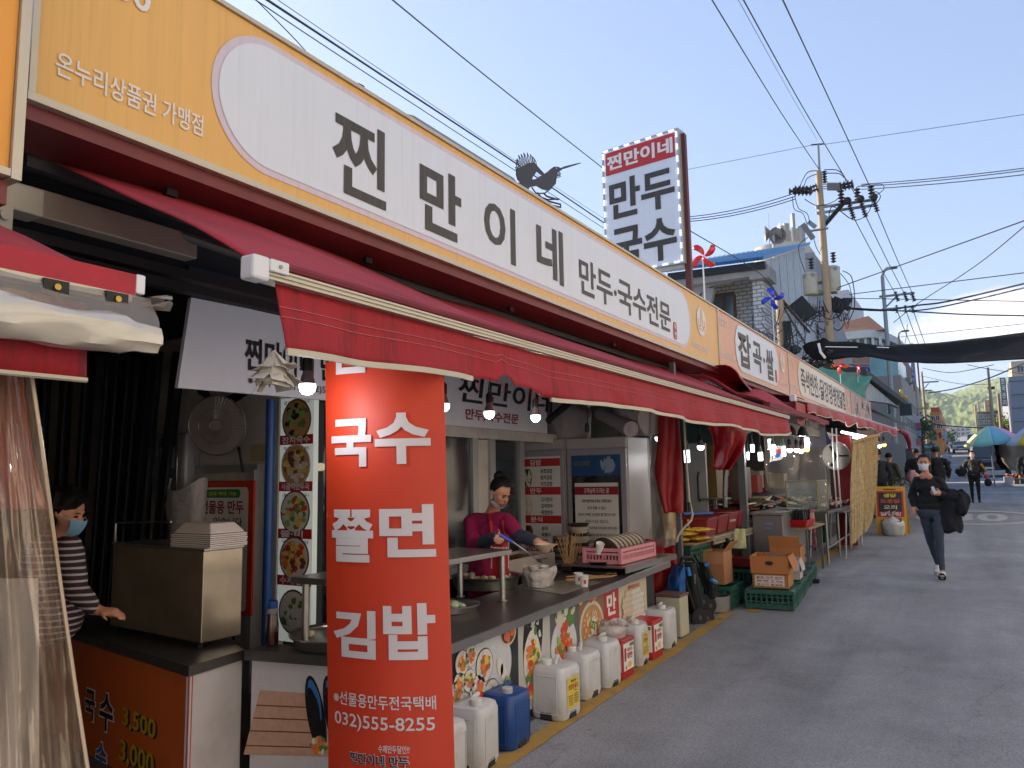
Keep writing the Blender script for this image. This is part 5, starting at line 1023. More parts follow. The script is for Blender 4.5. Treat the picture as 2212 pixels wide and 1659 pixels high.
# orange corner counter
oc = thing('counter', 'orange fronted corner counter with yellow prices carrying the steel steamer cabinet', 'counter', (-4.3,2.75, gz(3)))
P0, P1 = Vector((-5.6,2.99,0)), Vector((-3.54,2.64,0)); P2 = Vector((-3.60,3.02,0)); dx = (P1 - P0).normalized(); nrm = Vector((dx.y, -dx.x, 0))
q = MB(); q.slab([P0 + Vector((0,0,.71)), P1 + Vector((.02,-.02,.71)), P2 + Vector((.02,0,.71)), Vector((-5.6,3.9,.71))],(0,0,.052)); q.build('top', m_ss2, oc)
q = MB(); q.slab([P0 + Vector((0,0,0)), P1, P1 + Vector((0,0,.708)), P0 + Vector((0,0,.708))],-nrm * .02); q.build('front_panel', m_orp, oc)
q = MB(); q.slab([P1 + Vector((.004,.002,0)), P2, P2 + Vector((0,0,.708)), P1 + Vector((.004,.002,.708))],(-.03,0,0)); q.build('side_panel', m_wp, oc)
Fo = lambda d: (lambda a, b: P1 - dx * (-a) + Vector((0,0, b)) + nrm * d)
def oa(u, v):   # where a survey ray meets the orange front
 r_ = ray(u, v); t = (P1 - EYE).dot(nrm) / r_.dot(nrm); p = EYE + r_ * t; return (p - P1).dot(dx), p.z
def otext(s, u0, v0, u1, v1, m, b=.02, d=.004, name='lettering'):
 a, c = oa(u0, v1), oa(u1, v0); q = MB(); letters(q, s, Fo(d), a[0], a[1], c[0], c[1], b); return q.build(name, m, oc)
m_yt = mat('yellow lettering', '#a8941c', .5, var=.1); m_dn = mat('dark navy lettering', '#12182e', .5, var=0); m_bt = mat('blue lettering', '#1c4fa8', .5, var=0)
otext('국', 182,1492,210,1552, m_wh, .055,.003); otext('국', 184,1494,208,1550, m_dn, .03,.005); otext('수', 213,1502,250,1575, m_wh, .055,.003); otext('수', 215,1504,248,1572, m_dn, .03,.005)
otext('3,500', 268,1558,342,1574, m_dn, .03,.003); otext('3,500', 265,1555,339,1571, m_yt, .02,.005)
otext('수', 205,1608,235,1659, m_wh, .055,.003); otext('수', 207,1610,233,1656, m_bt, .03,.005)
otext('3,000', 262,1632,338,1650, m_dn, .03,.003); otext('3,000', 259,1629,335,1647, m_yt, .02,.005)
# steamer cabinet
zc = .768
A, B, C = PZ(434,1390, zc + .03), PZ(520,1371, zc + .03), PZ(237,1350, zc + .03); Dd = B + (C - A); hz = Vector((0,0, PY(434,1191, A.y).z - A.z))
sc = thing('steamer_cabinet', 'stainless steel cabinet on the orange counter with foam trays on its lid', 'cabinet', (A.x, A.y, zc))
q = MB(); q.hexa([A, B, Dd, C, A + hz, B + hz, Dd + hz, C + hz]); q.build('body', mat('brushed steel', '#cfc0a8', .3, metal=.9, var=.3, scale=3, bump=.05, bscale=12), sc, bevel=.004)
q = MB(); e = .012; c_ = (A + Dd) / 2; q.slab([c_ + (p - c_) * 1.02 + hz + Vector((0,0,.002)) for p in (A, B, Dd, C)],(0,0,.012)); q.build('lid', m_ss, sc)
q = MB()
for p in (A, B, Dd, C): q.box(c_ + (p - c_) * .93 + Vector((0,0,-.015)),(.03,.03,.03))
q.build('feet', m_dkm, sc, kind='stuff')
q = MB(); q.tube([C + hz + Vector((.02,0,.015)), C + hz + Vector((.02,0,.14)),(C + hz).lerp(A + hz, .5) + Vector((0,.1,.15))],.006); q.build('lid_handle', m_ss, sc)
m_foam = mat('white foam', '#cfc6c0', .6, var=.05, sub=.2)
ex1 = (B - A).normalized(); ex2 = (C - A).normalized(); base = A + hz + ex1 * .16 + ex2 * .19 + Vector((0,0,.014))
def tray_stack(o, n, w, d, label, cat='tray', rz=None, top=True, h=.011):
 r = thing('foam_tray_stack', label, cat, o); e1 = ex1 if rz is None else Vector((math.cos(rz), math.sin(rz),0)); e2 = Vector((-e1.y, e1.x, 0))
 for k in range(n):
  q = MB(); z = o.z + k * h; j = 1 + .015 * math.sin(k * 2.1); pts = [o + e1 * (sx * w / 2 * j) + e2 * (sy * d / 2 * j) + Vector((0,0, k * h)) for sx, sy in ((-1,-1),(1,-1),(1,1),(-1,1))]; q.slab(pts, (0,0, h * .7)); q.build('tray', m_foam, r)
 if top:
  q = MB(); z = n * h; q.hexa([o + e1 * (sx * w / 2 * .96) + e2 * (sy * d / 2 * .96) + Vector((0,0, z)) for sx, sy in ((-1,-1),(1,-1),(1,1),(-1,1))] + [o + e1 * (sx * w / 2 * .66) + e2 * (sy * d / 2 * .66) + Vector((0,0, z + .06)) for sx, sy in ((-1,-1),(1,-1),(1,1),(-1,1))]); q.build('top_tray', m_foam, r, bevel=.008)
 return r
tray_stack(base, 7,.26,.36, 'stack of white foam trays turned over on the steel steamer cabinet')
# sauce bottle with blue cap
p = PZ(587,1392, ctop(3.3)); b = thing('sauce_bottle', 'brown sauce bottle with blue cap left of the round tray', 'bottle', p)
q = MB(); q.lathe([(.034,0),(.036,.02),(.036,.11),(.032,.14),(.030,.17)], p, n=16); q.build('bottle', mat('brown sauce', '#3a1512', .2, var=.1, spec=.8), b, smooth=True)
q = MB(); q.lathe([(.031,.171),(.03,.2),(.026,.2)], p, n=16); q.build('shoulder', mat('clear plastic neck', '#8d8f93', .2, alpha=.7), b, smooth=True); q = MB(); q.lathe([(.028,.2),(.03,.205),(.03,.235),(.02,.245),(0,.247)], p, n=16); q.build('cap', mat('blue cap', '#1c4a9a', .4), b, smooth=True)
# raised steel shelves
def shelf(name, label, u, v, zt, y0, y1, x0, x1, legs, vz0=None):
 r = thing('raised_shelf', label, 'shelf', (x0, y0, ctop(y0))); q = MB(); q.b2((x0, y0, zt - .035),(x1, y1, zt)); q.build('top', m_ss, r, bevel=.003)
 for (x, y) in legs: q = MB(); q.cyl((x, y, ctop(y)),(x, y, zt - .037),.021, n=14); q.build('leg', m_ss, r, smooth=True); q = MB(); q.cyl((x, y, ctop(y) + .001),(x, y, ctop(y) + .008),.035, n=14); q.build('foot', m_ss, r)
 return r
f1 = CT(1086,1298); f0 = CT(1000,1322)
zs = PY(1086,1188, f1.y).z
shelf('s', 'small raised steel shelf on the counter right of the red banner', 0,0, zs, 3.55, f1.y + .07, f1.x - .45, f1.x + .04,[(f1.x, f1.y),(f1.x - .38, f1.y + .02),(f1.x - .02,3.62)])
f2 = PZ(659,1400, ctop(3.15)); zs2 = PY(659,1245, f2.y).z
shelf('s', 'short raised steel shelf on the counter left of the red banner', 0,0, zs2, f2.y - .05, f2.y + .32, f2.x - .07, f2.x + .75,[(f2.x, f2.y),(f2.x + .6, f2.y + .03)])
p = Vector((f2.x + .16, f2.y + .1, zs2));
q = MB(); q.lathe([(.05,.0),(.072,.05),(.078,.055),(.07,.05),(.046,.004),(0,.003)], p + Vector((.05,0,.001)), n=20, sx=1.1); tag(q.build('foam_bowl', m_foam, smooth=True), 'white foam bowl on the short shelf left of the banner', 'bowl')
# round steamer trays with dumplings
m_food = mat('steamed dumpling', '#c9bca6', .6, var=.15, scale=20, sub=.1)
def round_tray(c, R_, label, n, seed, h=.05, col=None, cat='tray', film=False):
 r = thing('steamer_tray', label, cat, c); q = MB(); q.lathe([(R_ * .92,0),(R_ * .97, h * .8),(R_, h),(R_ * 1.04, h + .004),(R_ * 1.03, h - .006),(R_ * .96, h * .75),(R_ * .93, h * .8),(0, h * .78)], c + Vector((0,0,.002)), n=40); q.build('tray', m_ss, r, smooth=True)
 rr = random.Random(seed)
 for k in range(n):
  t = rr.random() * 6.28; s = math.sqrt(rr.random()) * R_ * .72; q = MB(); a = rr.random() * 3; w = .02 + .012 * rr.random()
  q.ball(c + Vector((s * math.cos(t), s * math.sin(t), h * .8 + w * .55)),(w * 1.5, w, w * .8),9, jit=.35, seed=k); q.build('dumpling', col or m_food, r, smooth='all')
 return r
round_tray(CT(1050,1268),.27, 'round steel tray of dumplings under the raised shelf', 22,1,.09)
round_tray(CT(968,1318),.21, 'round steel tray with green dumplings at the right edge of the banner', 14,2,.04, mat('green dumpling', '#93a386', .5, var=.2))
round_tray(PZ(690,1392, ctop(3.2)) + Vector((.1,.1,0)),.30, 'large round steel tray left of the red banner', 6,3,.06)
q = MB(); c = CT(1020,1255)
q.sheet(lambda s, t: c + Vector((-.25 + .5 * s, -.1 + .3 * t, .16 + .03 * noise.noise(Vector((s * 6, t * 6,0))) - .12 * (2 * s - 1) ** 2)),16,10); tag(q.build('plastic_film', m_vin, smooth='all'), 'clear plastic film draped over the tray under the raised shelf', 'plastic film')
# tteokbokki pan
pa, pb = CT(1018,1232), CT(1205,1225)
tp_ = thing('tteokbokki_pan', 'long rectangular pan of red rice cake sauce with wire handles', 'pan', CT(1110,1235))
c = CT(1112,1238) + Vector((-.12,.02,0)); w_, d_, h_ = .38,1.15,.13
q = MB()
for (x, y, sx, sy) in ((0,-d_ / 2, w_, .012),(0, d_ / 2, w_, .012),(-w_ / 2,0,.012, d_),(w_ / 2,0,.012, d_)): q.box(c + Vector((x, y, h_ / 2 + .002)),(sx + .012, sy + .012, h_))
q.box(c + Vector((0,0,.01)),(w_, d_, .012)); q.build('pan', mat('white enamel', '#b9b4ae', .35, stain='#7c3a22', stain_amt=.4), tp_)
q = MB(); q.sheet(lambda s, t: c + Vector((-w_ / 2 + .01 + (w_ - .02) * s, -d_ / 2 + .01 + (d_ - .02) * t, h_ - .022 + .007 * noise.noise(Vector((s * 9, t * 22,0))))),20,50); q.build('sauce', mat('chilli sauce', '#8c1c08', .22, var=.4, scale=14, bump=.6, bscale=30, spec=.8), tp_, smooth='all')
for y in (-d_ / 2, d_ / 2):
 for s in (0,): q = MB(); b0 = c + Vector((w_ / 2 - .05, y, h_)); q.tube([b0 + Vector((-.04,0,0)), b0 + Vector((-.04,0,.05)), b0 + Vector((-.02,0,.065)), b0 + Vector((.02,0,.065)), b0 + Vector((.04,0,.05)), b0 + Vector((.04,0,0))],.005); q.build('handle', m_ss, tp_, smooth=True)
# stacks of bowls, cups, skewers, plates
def stack(label, u, v, r0, n, h, cols, cat='bowl', base=None):
 p = CT(u, v) if base is None else base; r = thing('bowl_stack', label, cat, p)
 for k in range(n):
  z = .002 + k * h; q = MB(); q.lathe([(r0 * .8,0),(r0, h * .9),(r0 * 1.02, h * .98),(r0 * .97, h * .98),(r0 * .75, h * .3)], p + Vector((0,0, z)), n=22, mi=0); q.build('bowl', cols[k % len(cols)], r, smooth=True)
 return r
m_db = mat('dark brown glaze', '#3b2b24', .35); m_cr = mat('cream glaze', '#c4bbaa', .35, var=.08)
back = CT(1268,1215)
stack('tall stack of cream bowls with dark brown bands behind the skewers', 1274,1206,.105,12,.030,[m_cr, m_cr, m_db], base=CT(1272,1214) + Vector((-.1,0,0)))
stack('stack of dark grey bowls left of the brown banded stack', 1232,1210,.09,9,.028,[m_bowl, mat('slate glaze', '#4d4a48', .4)], base=CT(1234,1216) + Vector((-.1,0,0)))
stack('short stack of grey cups in front of the dark bowls', 1238,1215,.068,4,.03,[m_bowl])
p = CT(1236,1232); r = thing('skewer_tray', 'black tray with a bundle of upright bamboo skewers', 'tray', p)
q = MB(); q.box(p + Vector((-.03,.02,.03)),(.16,.30,.05)); q.build('tray', m_dkm, r, bevel=.006)
rr = random.Random(11)
for k in range(22):
 a = p + Vector((-.04 + rr.random() * .08,-.08 + rr.random() * .16,.05)); e = a + Vector((-.05 + rr.random() * .08,-.17 + rr.random() * .36,.22 + .06 * rr.random())); q = MB(); q.cyl(a, e, .0035,.003, n=5); q.build('skewer', m_wood, r)
p = CT(1302,1236); r = thing('black_tray', 'flat black tray with black bowls and a white ladle on it', 'tray', p)
q = MB(); q.box(p + Vector((-.03,0,.012)),(.24,.46,.02)); q.build('tray', m_dkm, r, bevel=.006)
for k in range(3): q = MB(); q.lathe([(.06,0),(.09,.03),(.092,.032),(.085,.03),(.05,.006),(0,.005)], p + Vector((-.03,0,.024 + k * .018)), n=20); q.build('bowl', mat('black bowl', '#1b1b1d', .3), r, smooth=True)
q = MB(); q.tube([p + Vector((-.03,.0,.06)), p + Vector((-.0,.03,.13)), p + Vector((.01,.05,.16))],.009, n=6, rs=[.006,.009,.011]); q.build('ladle', m_paper, r, smooth=True)
# pink basket with upright plates
p = CT(1336,1224); p = Vector((-2.86, p.y + .03,.931)); r = thing('plate_basket', 'pink plastic basket with a row of upright plates on the counter', 'basket', p)
m_pink = mat('pink plastic', '#cf8a96', .45, var=.06)
L_, W_b, H_b = .78,.34,.13; q = MB()
for (x, y, sx, sy) in ((-W_b / 2,0,.012, L_),(W_b / 2,0,.012, L_),(0,-L_ / 2, W_b, .012),(0, L_ / 2, W_b, .012)):
 for z, hh in ((.02,.035),(H_b - .01,.03),(H_b - .045,.02)): q.box(p + Vector((x, y, z + .003)),(sx + .01, sy + .01, hh))
for k in range(27):
 y = -L_ / 2 + L_ * (k + .5) / 27
 for x in (-W_b / 2, W_b / 2): q.box(p + Vector((x, y, .065)),(.008,.012,.07))
for k in range(11):
 x = -W_b / 2 + W_b * (k + .5) / 11
 for y in (-L_ / 2, L_ / 2): q.box(p + Vector((x, y, .065)),(.012,.008,.07))
q.box(p + Vector((0,0,.008)),(W_b, L_, .008)); q.build('basket', m_pink, r)
for (x, y) in ((W_b / 2,-L_ / 2),(W_b / 2, L_ / 2),(-W_b / 2,-L_ / 2),(-W_b / 2, L_ / 2)): q = MB(); q.box(p + Vector((x, y, .07)),(.035,.035,.13)); q.build('corner', m_pink, r, bevel=.006)
for k in range(22):
 y = -L_ / 2 + .06 + (L_ - .13) * k / 21; q = MB(); q.lathe([(.055,.0),(.115,.018),(.118,.021),(.11,.022),(.05,.006),(0,.005)], p + Vector((0, y, .115)), n=20, axis=(.05,1,.55)); q.build('plate', m_cr if k % 3 else m_db, r, smooth=True)
q = MB(); q.lathe([(.02,0),(.035,.09),(.036,.09),(.02,.002),(0,.002)], PX(1292,1195,-2.66), n=12, axis=(.4,-.3,.9)); tag(q.build('paper_cone', m_paper, smooth=True), 'small white paper cone stuck on the near corner of the pink basket', 'paper cone')
# plastic bag with cups
p = CT(1178,1270) + Vector((-.06,.03,0)); r = thing('plastic_bag', 'thin white plastic bag full of paper cups on the counter', 'bag', p)
def bagf(R1, R2, h, seed, c, flare=0.):
 def f(s, t):
  a = s * 2 * math.pi; rad = (R1 * (1 - .25 * (1 - t) ** 2) + flare * max(0, t - .75) * 2) * (1 + .16 * noise.noise(Vector((math.cos(a) * 2.2, math.sin(a) * 2.2, t * 2 + seed))) + .05 * noise.noise(Vector((a * 5, t * 9, seed))))
  return c + Vector((rad * math.cos(a), R2 / R1 * rad * math.sin(a), h * t * (1 + .12 * math.sin(a * 2 + seed))))
 return f
m_bag = mat('thin white plastic', '#c9c2c0', .3, var=.1, scale=10, alpha=.78, bump=.9, bscale=22, sub=0)
q = MB(); q.sheet(bagf(.115,.15,.145,1, p + Vector((0,0,.004))),48,14); q.build('bag', m_bag, r, smooth='all', weld=True, solid=.001)
q = MB(); q.sheet(bagf(.09,.125,.13,3, p + Vector((0,0,.006))),36,6); q.build('bag_lining', mat('crumpled white plastic', '#b9b1ae', .4, bump=.9, bscale=18), r, smooth='all')
def cup(c, label=None, parent=None, s=1.):
 o = parent or thing('paper_cup', label, 'cup', c); q = MB(); q.lathe([(.024 * s, 0),(.033 * s, .075 * s),(.035 * s, .077 * s),(.033 * s, .074 * s),(.024 * s, .004),(0,.003)], c + Vector((0,0,.002)), n=18)
 q.build('cup', m_paper, o, smooth=True)
 if not parent: q = MB(); th = -.9; q.add([c + Vector(((.0305 * s + .0005) * math.cos(th + a),(.0305 * s + .0005) * math.sin(th + a), z * s)) for z in (.025,.05) for a in (-.3,-.1,.1,.3)],[(0,1,5,4),(1,2,6,5),(2,3,7,6)]); q.build('red_mark', mat('cup red', '#c03038', .5), o)
for k, (x, y) in enumerate(((-.03,-.04),(.03,.02),(0,.08),(-.05,.04))): cup(p + Vector((x, y, .08)), parent=r)
cup(CT(1250,1262), 'white paper cup with a red mark, the rear one of the pair on the counter', s=1.12)
cup(CT(1262,1268), 'white paper cup with a red mark, the front one of the pair on the counter', s=1.15)
r = thing('skewer_bundle', 'loose bamboo skewers lying flat on the counter behind the paper cups', 'skewers', CT(1280,1250))
for k in range(16):
 a = CT(1222 + rr.random() * 30,1244 + rr.random() * 14) + Vector((0,0,.006 + .002 * (k % 3))); b = CT(1300 + rr.random() * 34,1238 + rr.random() * 10) + Vector((0,0,.008)); q = MB(); q.cyl(a, b, .0035, n=5); q.build('skewer', m_wood, r)
q = MB(); pts = [CT(1128,1272), CT(1215,1285), CT(1300,1258), CT(1225,1252)]; q.slab([p + Vector((0,0,.0025)) for p in pts],(0,0,.002)); mt_ = q.build('table_mat', mat('printed mat', '#8d8d85', .35, var=.5, scale=16, stain='#4d6b34', stain_amt=.9, stain_scale=7)); tag(mt_, 'printed picture mat lying flat under the paper cups', 'mat')
# ladle in the cook's hand
lp0, lp1, lp2 = PD(1079,1155,5.12), PD(1108,1171,5.1), PD(1158,1207,5.1)
r = thing('ladle', 'steel ladle with a blue handle held over the red sauce', 'ladle', lp0); q = MB(); q.cyl(lp0, lp1,.013,.011, n=8); q.build('handle', mat('blue handle', '#1c3f9a', .4), r, smooth=True); q = MB(); q.tube([lp1, lp1.lerp(lp2,.6), lp2],.006); q.build('shaft', m_ss, r, smooth=True)
q = MB(); q.lathe([(.0,-.03),(.03,-.022),(.045,0),(.043,0),(.028,-.018),(0,-.024)], lp2 + Vector((.02,.04,0)), n=16); q.build('scoop', m_ss, r, smooth=True)
q = MB(); bp = PD(1176,1186,5.02); q.lathe([(.028,0),(.058,.035),(.066,.052),(.063,.052),(.05,.03),(.02,.006),(0,.005)], bp - Vector((0,0,.02)), n=20); tag(q.build('bowl', mat('pale wood bowl', '#a89078', .5), smooth=True), 'pale brown bowl held in the left hand of the cook', 'bowl')
# hanging vertical banner
bl, br_ = PD(703,775,3.12), PD(958,790,3.0)
def banner_pt(a, b, d=0.):     # a 0..1 across, b metres below the top
 top = bl.lerp(br_, a); ex = (br_ - bl); ex.z = 0; n = Vector((ex.y, -ex.x, 0)).normalized(); bulge = .05 * (1 - (2 * a - 1.0) ** 2) + .006 * noise.noise(Vector((a * 3, b * 1.6,0))) + (.02 * (1 - math.exp(-b * 3)) * math.sin(a * 2.6))
 zt = 2.16; x = top + n * (bulge + d + .02 * b); return Vector((x.x, x.y, zt - b * .995)) + ex.normalized() * .031 * b
bn = thing('banner', 'long orange red vertical banner listing 국수 쫄면 김밥 hung before the counter', 'banner', PD(830,790,3.1))
q = MB(); q.sheet(lambda s, t: banner_pt(s, 2.02 * t),24,60); q.build('cloth', m_print_or, bn, smooth='all')
def bvert(v):    # metres below the banner top at image height v, in the middle of the banner
 b = 1.
 for _ in range(6): b = (2.16 - PD(840, v, (banner_pt(.5, b) - EYE).dot(FW)).z) / .995
 return b
def btext(s, a0, v1, a1, v0, bold, m, d=.006, tilt=0., name='lettering'):
 q = MB(); letters(q, s, lambda a, b: (a, b, 0), a0, bvert(v1), a1, bvert(v0), bold)
 # cut long edges so that the print follows the cloth
 me = bpy.data.meshes.new('x'); me.from_pydata(q.v, [], q.f); bm = bmesh.new(); bm.from_mesh(me)
 for k in range(1,12):
  x = a0 + (a1 - a0) * k / 12; g_ = bm.verts[:] + bm.edges[:] + bm.faces[:]; bmesh.ops.bisect_plane(bm, geom=g_, plane_co=(x, 0,0), plane_no=(1,0,0))
 bm.verts.ensure_lookup_table(); vs = [banner_pt(v.co.x, v.co.y, d) for v in bm.verts]; bm.verts.index_update(); fs = [tuple(v.index for v in f.verts) for f in bm.faces]; bm.free(); bpy.data.meshes.remove(me)
 q2 = MB(); q2.add(vs, fs); return q2.build(name, m, bn)
m_bw = mat('banner white', '#cfc9cd', .55, var=.03)
for ch, a0, a1, v0, v1 in (('만', .08,.43,700,803),('두', .50,.88,715,795)): btext(ch, a0, v1, a1, v0,.03, m_bw)
for ch, a0, a1, v0, v1 in (('국', .07,.44,902,1007),('수', .47,.90,893,1003),('쫄', .07,.45,1100,1215),('면', .50,.92,1090,1203),('김', .08,.46,1320,1425),('밥', .52,.90,1302,1424)): btext(ch, a0, v1, a1, v0,.035, m_bw)
btext('※선물용만두전국택배', .07,1532,.89,1502,.012, m_bw); btext('032)555-8255', .08,1585,.88,1548,.01, m_bw)
btext('수제만두달인!!', .47,1625,.70,1608,.012, m_bw); btext('찐만이네 만두', .22,1656,.70,1630,.05, m_bw, .005); btext('찐만이네 만두', .225,1655,.695,1631,.02, m_dn, .0075)
# hanging LED bulbs
def bulb(u, v, D, label, r=.03, cord=.25, energy=2.2, col='#f2f4ff', yellow=False, group='light bulbs over the dumpling counter'):
 p = PD(u, v, D); o = thing('light_bulb', label, 'light bulb', p, group)
 e = mat('lit warm bulb' if yellow else 'lit bulb', '#ffffff', .4, var=0, emit='#ffb020' if yellow else '#eef2ff', estr=3 if not yellow else 2)
 q = MB(); q.lathe([(0,-r),(r * .5,-r * .87),(r * .87,-r * .5),(r, 0),(r * .97, r * .35)], p, n=16); q.build('globe', e, o, smooth=True)
 q = MB(); q.lathe([(r * .97, r * .36),(r * .6, r * 1.6),(r * .55, r * 1.9)], p, n=14); q.build('base', mat('bulb base', '#5a5350', .5), o, smooth=True)
 q = MB(); q.lathe([(r * .6, r * 1.9),(r * .62, r * 3.4),(r * .2, r * 3.9)], p, n=12); q.build('socket', m_dkm, o, smooth=True); q = MB(); q.tube([p + Vector((0,0, r * 3.8)), p + Vector((.01,0, cord))],.0035, n=5); q.build('cord', m_wire, o)
 return o
bulb(664,836,2.85, 'lit round bulb hanging left of the red banner', .031)
bulb(958,877,3.7, 'lit bulb half hidden behind the right edge of the red banner', .03)
bulb(1057,893,4.2, 'lit bulb hanging before the red 만두 lettering of the inner board', .03)
bulb(1157,901,4.6, 'lit bulb hanging at the right end of the inner board', .03)
def bulb_light(u, v, D, e):
 l = bpy.data.objects.new('bulb_light', bpy.data.lights.new('bulb_light', 'POINT')); COL.objects.link(l); l.location = PD(u, v, D) - Vector((0,0,.05)); l.data.energy = e; l.data.shadow_soft_size = .04; l.data.color = (.95,.97,1)
for a in ((664,840,2.85,1.6),(1057,896,4.2,5),(1157,905,4.6,6)): bulb_light(*a)
q = MB(); p = PX(1268,925,-3.1); q.tube([p + Vector((0,0,.3)), p + Vector((.01,0,.05))],.004); q.lathe([(.012,.05),(.02,.03),(.022,-.03),(.016,-.04),(0,-.04)], p, n=12); tag(q.build('empty_socket', m_dkm, smooth=True), 'empty black lamp socket hanging on a cord before the fridges', 'lamp socket')
# inner boards on the shop front
XI = -4.0
def fb(d): return lambda a, b: Vector((XI + d, a, b))
r = thing('inner_board', 'white board with black 찐만이네 lettering inside the stall, left of the banner', 'sign', (XI, 3.5,2.26))
q = MB(); q.add([(XI, 2.84,2.245),(XI, 4.35,2.27),(XI, 4.35,2.83),(XI, 2.91,2.80),(XI - .03,2.84,2.245),(XI - .03,4.35,2.27),(XI - .03,4.35,2.83),(XI - .03,2.91,2.80)],[(0,1,2,3),(7,6,5,4),(0,3,7,4),(1,0,4,5),(2,1,5,6),(3,2,6,7)]); q.build('board', mat('white board', '#dcdee6', .5, var=.05), r)
a = PX(527,795, XI); b = PX(640,750, XI); q = MB(); letters(q, '찐만이네 만두', fb(.006), a.y, 2.40,4.28,2.62,.03); q.build('lettering', m_blk, r)
q = MB(); letters(q, '※전국택배가능 032)555-8255', fb(.006), a.y + .03,2.30,4.30,2.37,.005); q.build('small_lettering', m_blk, r)
r = thing('inner_board', 'white board with 찐만이네 over red 만두,국수전문 inside the stall, right of the banner', 'sign', (XI, 6.3,2.16))
q = MB(); q.b2((XI - .03,5.0,2.16),(XI, 7.38,2.74)); q.build('board', mat('white board', '#9da0ab', .5, var=.05), r)
a0, a1 = PX(985,830, XI).y, PX(1190,850, XI).y; q = MB(); letters(q, '찐만이네', fb(.006), a0,2.38, a1,2.63,.02, slant=.03); q.build('lettering', m_blk, r)
a0, a1 = PX(1003,900, XI).y, PX(1118,905, XI).y; q = MB(); letters(q, '만두,국수전문', fb(.006), a0,2.22, a1,2.33,.03, slant=.02); q.build('red_lettering', mat('dark red lettering', '#8c1c2c', .5, var=0), r)
# shop front: frames, glass and wall below and between the boards
r = thing('glazed_wall', 'inner shop front with pale frames and glazed doors behind the counter', 'wall', (XI, 6,0))
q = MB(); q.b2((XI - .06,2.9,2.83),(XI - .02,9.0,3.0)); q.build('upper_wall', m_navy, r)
q = MB(); q.b2((XI - .06,5.0,2.06),(XI + .02,9.0,2.155)); q.build('beam', m_wall, r)
for y in (5.05,5.9,6.2,6.75,7.5): q = MB(); q.b2((XI - .05, y, .1),(XI + .02, y + .09,2.06)); q.build('door_frame', m_frame, r)
for (y0, y1, m) in ((5.14,5.9, 'a'),(6.29,6.75, 'b')): q = MB(); q.b2((XI - .02, y0,.15),(XI - .01, y1,2.05)); q.build('pane', mat('dim glazing', '#31363b', .1, var=.3, scale=2, alpha=.75, spec=.8), r)
q = MB(); q.b2((XI - .03,5.99,.15),(XI - .01,6.2,2.05)); q.build('white_door', m_wall, r)
q = MB(); q.b2((-7.4,8.6,0),(-4.1,8.7,2.9)); q.build('room_wall', m_wall, r)
# partition with the fan
r = thing('partition_wall', 'grubby white partition carrying the fan heater and the dispenser', 'wall', (-5.4,4.2,0))
x0, x1 = PY(330,1000,4.2).x, PY(601,1000,4.2).x
q = MB(); q.b2((x0,4.2,.1),(x1,4.28,2.95)); q.build('wall', m_wall, r)
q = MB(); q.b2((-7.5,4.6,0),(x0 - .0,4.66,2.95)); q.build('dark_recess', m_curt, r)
q = MB(); a, b = PY(548,1015,4.18), PY(562,1015,4.18); q.b2((a.x, 4.12,.1),(b.x, 4.198, a.z)); q.build('door_edge', m_frame, r)
q = MB(); a, b = PY(408,1018,4.18), PY(562,1012,4.18); q.b2((a.x, 4.15, a.z - .02),(b.x, 4.198, a.z + .04)); q.build('door_head', m_frame, r)
q = MB(); p = PY(585,900,4.0); q.cyl((p.x, 4.0,.1),(p.x, 4.0,2.3),.035, n=12); tag(q.build('blue_pole', mat('blue paint', '#1b4c8e', .45, var=.1), smooth=True), 'blue painted pole right of the fan partition', 'pole')
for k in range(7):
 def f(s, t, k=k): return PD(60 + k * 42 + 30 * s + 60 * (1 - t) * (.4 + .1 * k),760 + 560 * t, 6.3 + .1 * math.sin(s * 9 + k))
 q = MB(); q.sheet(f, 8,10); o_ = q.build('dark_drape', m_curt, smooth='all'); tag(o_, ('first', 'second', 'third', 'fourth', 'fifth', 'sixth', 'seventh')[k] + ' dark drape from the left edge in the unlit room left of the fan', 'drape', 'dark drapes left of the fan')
# fan heater
c = PY(505,920,4.02); c.y -= .12; hd = Vector((.42,-.9,-.12)).normalized(); r = thing('fan_heater', 'round wall heater with wire guard and reflector dish on the partition', 'heater', c)
R_h = .225; q = MB(); q.lathe([(R_h, .06),(R_h * .99,.03),(R_h * .8,-.01),(R_h * .45,-.05),(.03,-.07),(0,-.07)], c, n=40, axis=hd); q.build('dish', mat('reflector dish', '#8f857c', .38, metal=.25, var=.15), r, smooth=True)
q = MB(); q.lathe([(.045,-.05),(.05,.03),(.035,.05),(0,.055)], c, n=20, axis=hd); q.build('hub', m_dkm, r, smooth=True)
u1 = hd.orthogonal().normalized(); u2 = hd.cross(u1); q = MB()
for k in range(48):
 t = 2 * math.pi * k / 48; d = u1 * math.cos(t) + u2 * math.sin(t); q.tube([c + hd * .085 + d * .05, c + hd * .085 + d * R_h * .7, c + hd * .07 + d * R_h],.0013, n=3)
q.build('guard_wires', m_ss2, r, kind='stuff')
for rad in (R_h, R_h * .6,.05): q = MB(); q.tube([c + hd * (.085 if rad < R_h else .065) + (u1 * math.cos(t) + u2 * math.sin(t)) * rad for t in [2 * math.pi * k / 40 for k in range(41)]],.0035 if rad == R_h else .0022, n=5); q.build('guard_ring', m_ss2, r)
q = MB(); q.tube([c - hd * .07, c - hd * .12, c + Vector((.1,.1,-.2)), c + Vector((.12,.12,-.36))],.012); q.build('arm', m_dkm, r)
q = MB(); p = PY(563,978,4.15); q.box(p, (.17,.05,.13)); tag(q.build('notice_box', mat('cream notice', '#a89a78', .6, var=.3, scale=25), bevel=.004), 'small cream box with writing below the right rim of the heater', 'box')
